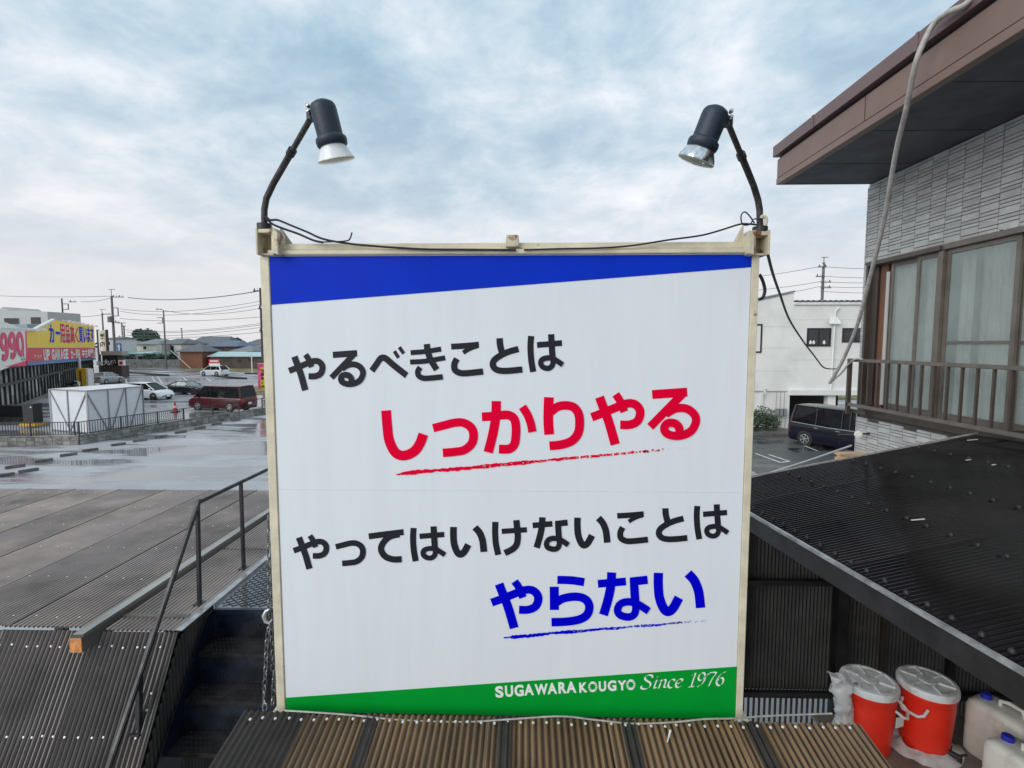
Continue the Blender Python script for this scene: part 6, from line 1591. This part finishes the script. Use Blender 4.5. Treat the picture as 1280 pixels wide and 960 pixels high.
MB().tube([(x1+0.03, YB+0.08, 0), (x1+0.03, YB+0.08, z1+0.3)], 0.03, 8).build('pole', 'white_trim', bn_); MB().tube([(x0, YB+0.02, z1+0.02), (x1+0.03, YB+0.05, z1+0.02)], 0.02, 6).build('cross_rod', 'white_trim', bn_)
MB().lathe((x1+0.03, YB+0.08, 0.006), (0, 0, 1), [(0.25, 0), (0.25, 0.15), (0.1, 0.25), (0, 0.25)], 14).build('base', 'plastic_black', bn_, smooth=True)
YR = 88
rb_ = thing('red_board_sign', 'low red and white board behind the white wagon', 'sign', (bx(265, YR), YR, 0)); MB().box((bx(260, YR), YR, bz(265, 454, YR)), (bx(273.5, YR), YR+0.1, bz(265, 449, YR))).build('board', 'board_red', rb_); MB().box((bx(260, YR), YR, bz(265, 458, YR)), (bx(273.5, YR), YR+0.1, bz(265, 454.1, YR))).build('lower_board', 'shop_white', rb_)
MB().box((bx(261.5, YR), YR-0.03, bz(265, 452.3, YR)), (bx(272, YR), YR-0.005, bz(265, 450.6, YR))).build('white_line', 'ink_white', rb_)
for px_ in (262, 272): MB().box((bx(px_, YR)-.04, YR+.02, 0), (bx(px_, YR)+.04, YR+.08, bz(265, 458, YR)-0.01)).build('leg', 'pole', rb_)
wp = at_z(315.3, 467, 0); tag(MB().tube([wp, Vector((wp.x, wp.y, bz(315, 443, wp.y)))], 0.10, 8).build('white_post', 'white_trim', smooth=True, loc=wp), 'slim white post on the grass verge left of the banner', 'post')
# verge, kerbs, islands, paint
vg = MB().quad(*[Vector((p.x, p.y, 0.03)) for p in (at_z(222, 461, 0), at_z(337, 467, 0), at_z(337, 454, 0), at_z(222, 455.5, 0))]); struct(vg.build('grass_verge', 'grass'))
def kerb(a, b, w_, h_, m='concrete_dark', label=None):
    p, q = at_z(*a, 0), at_z(*b, 0); d = (q-p).normalized(); n_ = Vector((-d.y, d.x, 0))
    o = MB().obox(p - n_*w_/2 + Vector((0, 0, 0.004)), q-p, n_*w_, (0, 0, h_)).build('kerb', m, loc=(p.x, p.y, 0)); return tag(o, label, 'kerb')
kerb((160, 466.5), (210, 470), 0.5, 0.25, 'frame_black', 'long black kerb island left of the white wagon')
kerb((275, 471.5), (307, 474), 0.5, 0.22, 'frame_black', 'black kerb island in front of the white wagon')
kerb((150, 461), (258, 465), 0.3, 0.15, 'concrete_dark', 'far street kerb running along the garden walls')
kerb((307, 467.5), (337, 468.5), 0.4, 0.2, 'frame_black', 'short black kerb below the banner')
for a, b in (((157, 474), (159, 481)), ((190, 471), (195, 480)), ((197, 470.5), (203, 480)), ((229, 472), (237, 478)), ((258, 473), (264, 477))): paint((a, b), 0.22, 0.012)
paint(((165, 480.5), (337, 478)), 0.3, 0.010); paint(((310, 500), (337, 499)), 0.5, 0.010)
struct(MB().quad(*[Vector((p.x, p.y, 0.008)) for p in (at_z(140, 468, 0), at_z(337, 474, 0), at_z(337, 468.5, 0), at_z(140, 461.5, 0))]).build('far_road', 'asphalt_lot'))

# ================================================================== HOUSES
def house(name, label, cat, px0, px1, py_eave, py_top, Y_, dep, wm, rm, hip=True, wins=(), over=0.35, ridge=0.5, base=0.0):
    x0, x1 = bx(px0, Y_), bx(px1, Y_); ze, zt_ = bz((px0+px1)/2, py_eave, Y_), bz((px0+px1)/2, py_top, Y_)
    t = thing(name, label, cat, ((x0+x1)/2, Y_+dep/2, 0), None)
    MB().box((x0, Y_, 0), (x1, Y_+dep, ze)).build('wall', wm, t)
    o = over; r0 = (x1-x0)*(0.5-ridge/2); a0, a1 = x0-o, x1+o; b0, b1 = Y_-o, Y_+dep+o; yc_ = Y_+dep/2
    rx0, rx1 = (x0+r0, x1-r0) if hip else (a0, a1)
    vs = [(a0, b0, ze), (a1, b0, ze), (a1, b1, ze), (a0, b1, ze), (rx0, yc_, zt_), (rx1, yc_, zt_), (a0, b0, ze-0.18), (a1, b0, ze-0.18), (a1, b1, ze-0.18), (a0, b1, ze-0.18)]
    MB().add([Vector(v)+Vector((0, 0, 0.19)) for v in vs], [(0, 1, 5, 4), (2, 3, 4, 5), (1, 2, 5), (3, 0, 4), (0, 6, 7, 1), (1, 7, 8, 2), (2, 8, 9, 3), (3, 9, 6, 0), (9, 8, 7, 6)]).build('roof', rm, t)
    for (a, b, c, d) in wins: wwin(a, b, c, d, t, Y_, b-a > 3.5)
    return t
house('cream_house', 'cream two storey house with a pale hipped roof near the round tree', 'house', 169, 196, 431, 424.5, 118, 10, 'wall_cream', 'roof_grey', True, ((179, 182.5, 433, 436.5), (172, 184, 439, 441)))
house('white_house', 'white two storey house with balcony panels right of the cream house', 'house', 197.5, 226, 430.5, 424, 120, 10, 'wall_pale', 'roof_slate', True, ((205, 209, 433, 437), (213.5, 217, 432, 444)))
MB_ = MB().box((bx(195.5, 117), 117, 0), (bx(202, 117), 119.9, bz(198, 431, 117))); tag(MB_.build('stair_tower', 'grey_render_dark', loc=(bx(198, 117), 118, 0)), 'taupe stair tower between the cream and the white house', 'tower')
house('brick_shed', 'small red brown outbuilding with a dark pyramid roof', 'outbuilding', 224.5, 252, 440, 430.5, 104, 6, 'wall_brick', 'roof_slate', True, (), 0.5, 0.08)
house('slate_house', 'wide house with a long dark slate roof behind the brick outbuilding', 'house', 229, 281, 434, 421, 135, 12, 'wall_brown', 'roof_slate', True, ((250, 256, 437, 440),), 0.5, 0.72)
house('blue_roof_house', 'house with a blue grey tiled roof behind the brown bungalow', 'house', 263, 296, 433.5, 426.5, 125, 10, 'wall_brown', 'roof_darkblue', True, ((272, 275, 435, 438), (276.5, 279, 435, 438)), 0.4, 0.45)
house('brown_bungalow', 'long brown wooden bungalow with a pale teal roof', 'bungalow', 262, 294, 446, 441, 105, 7, 'wall_brown', 'roof_teal', False, ((276, 280.5, 448.5, 452), (281, 285, 448.5, 452)), 0.4)
house('brown_annexe', 'brown wooden annexe with a teal roof right of the bungalow', 'annexe', 290, 336, 446, 441.5, 103, 7, 'wall_brown', 'roof_teal', False, ((295, 301, 449, 453), (310, 316, 448, 452)), 0.4)
house('grey_roof_house', 'house with a broad grey pyramid roof behind the bungalow', 'house', 288, 314, 440, 433, 122, 9, 'wall_brown', 'roof_grey', True, (), 0.4, 0.1)
house('pale_block', 'pale two storey house under a slate roof at the right end of the row', 'house', 306, 334, 431.5, 424.5, 150, 10, 'wall_pale', 'roof_slate', True, ((311, 314, 434, 437), (318, 322, 434, 437)), 0.5, 0.6)
house('yellow_house', 'pale yellow house partly hidden behind the large utility pole', 'house', 320, 336, 434, 429, 130, 9, 'wall_yellow', 'roof_grey', True, ((326, 329, 436, 439),), 0.4, 0.4)
house('white_annexe', 'small white building behind the pylon sign', 'building', 134, 145, 424, 422, 110, 6, 'wall_pale', 'roof_grey', False, ((135.5, 137.5, 427, 431),), 0.2)
house('pale_shop', 'low pale building with a flat teal roof under the round tree', 'building', 155, 184, 442.5, 440.5, 112, 6, 'wall_pale', 'roof_teal', False, ((171, 180, 445, 450),), 0.5)
house('far_cottage', 'pale cottage at the left foot of the round tree', 'cottage', 150, 166, 432, 427, 140, 8, 'wall_pale', 'roof_grey', True, ((155, 158, 436, 440),), 0.3)
gw = thing('garden_wall', 'long grey garden wall with dark shrubs above it in front of the houses', 'wall', (bx(188, 108), 108, 0))
for i, (a, b) in enumerate(((150, 172), (172.2, 188), (188.2, 204), (204.2, 224))): MB().box((bx(a, 108), 108, 0), (bx(b, 108), 108.3, bz(188, 449+0.5*(i % 2), 108))).build('panel', 'concrete', gw)
rn = random.Random(31)
hg = MB()
for px_ in (157, 164, 183, 191, 199, 206, 215): leaf_cloud(hg, (bx(px_, 109), 109.2, bz(180, 448, 109)+rn.uniform(-.2, .4)), (1.0, 0.6, 0.9), 260, 0.22, rn)
tag(hg.build('shrub_row', 'leaf_far', fix=False, loc=(bx(185, 109), 109, 2)), 'dark shrubs peeking over the long grey garden wall', 'shrubs', kind='stuff')
def tree(label, px_, Y_, py_top, py_bot, halfpx, n, seed):
    rn = random.Random(seed); x = bx(px_, Y_); zt_, zb_ = bz(px_, py_top, Y_), bz(px_, py_bot, Y_); hw = halfpx*Y_/640
    t = thing('leafy_tree', label, 'tree', (x, Y_, 0))
    mb = MB()
    for i in range(11):
        a = rn.uniform(0, 6.28); r_ = rn.uniform(0.1, 0.68)*hw; zz = zb_ + (zt_-zb_)*rn.uniform(0.3, 0.78)
        if i == 0: r_ = 0; zz = zb_+(zt_-zb_)*0.7
        s_ = hw*rn.uniform(0.34, 0.52); leaf_cloud(mb, (x+r_*cos(a), Y_+r_*sin(a)*0.8, zz), (s_, s_, min(s_, (zt_-zb_)*0.32)), int(n*1.8), 0.30, rn)
    mb.build('crown', 'leaf_far', t, fix=False)
    mb = MB().tube([(x, Y_, 0), (x+0.2, Y_, zb_*0.6), (x, Y_, zb_+(zt_-zb_)*0.4)], [0.5, 0.4, 0.15], 8)
    for i in range(6): a = rn.uniform(0, 6.28); mb.tube([(x, Y_, zb_*0.8), (x+hw*0.5*cos(a), Y_+hw*0.5*sin(a), zb_+(zt_-zb_)*0.5)], [0.2, 0.06], 6)
    mb.build('trunk', 'bark', t, smooth=True)
tree('broad dark green tree rising behind the cream house', 180, 160, 413, 436, 21, 420, 3)
tree('low dark tree behind the slate roofs', 296, 175, 423, 436, 13, 300, 5)
tree('small dark tree left of the broad tree near the poles', 162, 150, 430, 446, 8, 260, 8)
rn = random.Random(77); mb = MB()
for i in range(90):
    x = -500 + i*11 + rn.uniform(-4, 4); leaf_cloud(mb, (x, 420+rn.uniform(-20, 20), 3.0), (9, 5, 4.5+rn.uniform(-1, 1.5)), 90, 1.6, rn)
tag(mb.build('far_treeline', 'leaf_far', fix=False, loc=(0, 420, 0)), 'faint dark line of trees along the horizon', 'trees', kind='stuff')

# the part of the neighbourhood that the sign board hides: houses reading as one mass, and an open field
rn = random.Random(12); mb = MB()
for row, Yr in enumerate((104, 124, 146, 175, 210)):
    x = -46 + row*3 if row < 3 else -110
    while x < 95 + row*25:
        w_, d_, h_ = rn.uniform(7, 12), rn.uniform(7, 10), rn.uniform(2.9, 5.8); y = Yr + rn.uniform(-3, 3)
        if not (x < -44 and row < 3):
            mb.box((x, y, 0), (x+w_, y+d_, h_)); n0 = len(mb.f); o_ = 0.5; rh = h_ + rn.uniform(1.3, 2.2); k = rn.choice((0.0, 0.3))*w_
            mb.add([(x-o_, y-o_, h_), (x+w_+o_, y-o_, h_), (x+w_+o_, y+d_+o_, h_), (x-o_, y+d_+o_, h_), (x-o_+k, y+d_/2, rh), (x+w_+o_-k, y+d_/2, rh)], [(0, 1, 5, 4), (2, 3, 4, 5), (1, 2, 5), (3, 0, 4), (3, 2, 1, 0)])
            mb.low.update(range(n0, len(mb.f)))
            for wx in (0.2, 0.55):
                n1 = len(mb.f); mb.box((x+w_*wx, y-0.04, 1.0), (x+w_*wx+1.5, y+0.02, 2.1)); mb.low.update(range(n1, len(mb.f)))
        x += w_ + rn.uniform(1.5, 6)
tag(mb.build('far_town', 'wall_pale', m2='roof_slate', fix=False, loc=(0, 130, 0)), 'rows of far pale houses with slate roofs behind the sign board', 'houses', kind='stuff')
struct(MB().quad((-30, 50, 0.02), (100, 42, 0.02), (110, 100, 0.02), (-38, 100, 0.02)).build('open_field', 'grass'))

# ================================================================== UTILITY POLES AND WIRES
def pole(label, px_, Y_, py_top, arms=(), r=0.17, m='pole', box=None, frames=(), tip=None):
    x = bx(px_, Y_); z = bz(px_, py_top, Y_); k = Y_/640
    t = thing('utility_pole', label, 'utility pole', (x, Y_, 0))
    MB().tube([(x, Y_, 0), (x, Y_, z)], [r*1.2, r*0.8], 10).build('shaft', m, t, smooth=True)
    for (py_, a, b) in arms:
        zz = bz(px_, py_, Y_); MB().box((x+a*k, Y_-0.28, zz-0.06), (x+b*k, Y_-0.18, zz+0.06)).build('cross_arm', m, t)
        n = max(2, int((b-a)/3.5))
        for i in range(n):
            xx = x+(a+(b-a)*(i+0.5)/n)*k; MB().lathe((xx, Y_-0.23, zz+0.06), (0, 0, 1), [(0.05, 0), (0.10, 0.05), (0.06, 0.12), (0.09, 0.17), (0.03, 0.28), (0, 0.28)], 8).build('insulator', 'white_trim' if i % 2 else m, t)
    for (a, b, y0, y1) in frames:
        za, zb_ = bz(px_, y1, Y_), bz(px_, y0, Y_); mb = MB()
        for p, q in (((a, za), (b, za)), ((b, za), (b, zb_)), ((b, zb_), (a, zb_))): mb.bar((x+p[0]*k, Y_-0.2, p[1]), (x+q[0]*k, Y_-0.2, q[1]), 0.12)
        mb.build('bracket_frame', m, t)
    if box: a, b, y0, y1 = box; MB().lathe((x+(a+b)/2*k, Y_-0.35, bz(px_, y1, Y_)), (0, 0, 1), [(0, 0), ((b-a)/2*k, 0), ((b-a)/2*k, (y1-y0)*k), (0, (y1-y0)*k+0.1)], 14).build('transformer', m, t, smooth=True)
    if tip: MB().tube([(x, Y_, z), (x, Y_, bz(px_, tip, Y_))], 0.05, 6).build('tip', m, t); MB().box((x-3*k, Y_-.05, bz(px_, tip, Y_)), (x+5*k, Y_+.05, bz(px_, tip, Y_)+0.08)).build('tip_bar', m, t)
    return t
pole('tall utility pole with a transformer left of the blue road sign', 143, 84, 370, ((371.5, 2, 17), (403, 3, 10)), 0.2, 'pole', (-4, 3, 396, 403), ((1, 8.5, 385, 395),), 362)
pole('utility pole with a side bracket above the grey building', 81, 95, 373, ((377.5, 10, 20),), 0.15, 'pole_dark', None, ((1, 9, 380, 387),))
pole('thin utility pole above the pylon sign', 130, 105, 392, ((393, 0, 12),), 0.16, 'pole', None, (), 387)
pole('short pole between the blue road sign and the round tree', 153.5, 125, 403, ((404, -5, 6),), 0.17, 'pole')
pole('pale pole just right of the blue road sign', 156, 118, 407, ((408, -2, 4), (421, -7, 0)), 0.2, 'pole')
pole('slim concrete utility pole in front of the white house', 206.5, 104, 387.5, ((387, -9, 0),), 0.16, 'pole', None, ((-8, -1, 397, 404),))
pole('distant short pole over the slate roof', 228, 200, 410, ((411, -2, 2),), 0.22, 'pole')
pole('dark utility pole standing right beside the sign post', 328, 62, 360, ((364, -8, 3), (386, -2, 3), (414, -2, 4)), 0.17, 'pole_dark')
pole('grey utility pole behind the white building on the right', 1025, 70, 328, ((334, -8, 3), (346, -10, 1), (353, -4, 9), (360, -4, 9)), 0.2, 'pole', None, (), 322)
tag(MB().tube([Vector((bx(237, 103), 103, 0.0)), Vector((bx(213, 103), 103, bz(213, 438, 103)))], 0.06, 6).build('stay_wire', 'white_trim', loc=(bx(237, 103), 103, 0)), 'pale slanting stay wire in front of the brick outbuilding', 'stay wire')
def wire(pa, ya, pb, yb, sag, label, n=14, r=None):
    a, b = at_y(*pa, ya), at_y(*pb, yb); pts = []
    for i in range(n+1):
        t = i/n; p = a.lerp(b, t); p.z -= sag*4*t*(1-t)*(ya+yb)/2/640; pts.append(p)
    rr = r or 0.00042*(ya+yb)/2
    o = MB().tube(pts, [0.00040*(ya+(yb-ya)*i/n) if r is None else r for i in range(n+1)], 4).build('power_line', 'wire', loc=a); return tag(o, label, 'power line', 'power lines over the car park')
WL = 'thin grey power line crossing the pale sky above the far houses'
wire((160, 372), 84, (328, 363), 62, 6, 'thick cable bundle curving from the tall transformer pole to the pole beside the sign', r=0.055)
wire((-40, 368), 84, (143, 370), 84, 2, 'power line leaving the left edge of the picture to the transformer pole')
wire((101, 377), 95, (143, 371), 84, 2, 'power line from the bracket pole to the transformer pole')
for i, (a, b, s) in enumerate((((150, 386), (328, 376), 7), ((150, 389), (328, 380), 8), ((206, 388), (328, 385), 6), ((150, 398), (328, 396), 4), ((158, 415), (328, 406), 4), ((158, 419), (328, 409), 4), ((158, 422), (328, 415), 3), ((156, 412), (328, 404), 5))): wire(a, 100, b, 62, s, 'thin grey power line over the far houses, %s from the top' % ['first', 'second', 'third', 'fourth', 'sixth', 'seventh', 'lowest', 'fifth'][i])
wire((131, 393), 105, (90, 396), 105, 1, 'faint power line left of the thin pole above the shop boards')
for i, (a, b) in enumerate((((900, 350), (1025, 333)), ((900, 366), (1025, 352)), ((900, 378), (1025, 358)))): wire(a, 60, b, 70, 2, '%s power line between the right sign post and the pole behind the white building' % ['upper', 'middle', 'lower'][i])
for i, (a, b) in enumerate((((1025, 333), (1110, 336)), ((1025, 345), (1110, 347)), ((1025, 352), (1110, 353)), ((1025, 358), (1110, 359)), ((1025, 364), (1110, 366)))): wire(a, 70, b, 70, 1, 'power line from the pole to behind the tiled house, %s from the top' % ['first', 'second', 'third', 'fourth', 'fifth'][i])
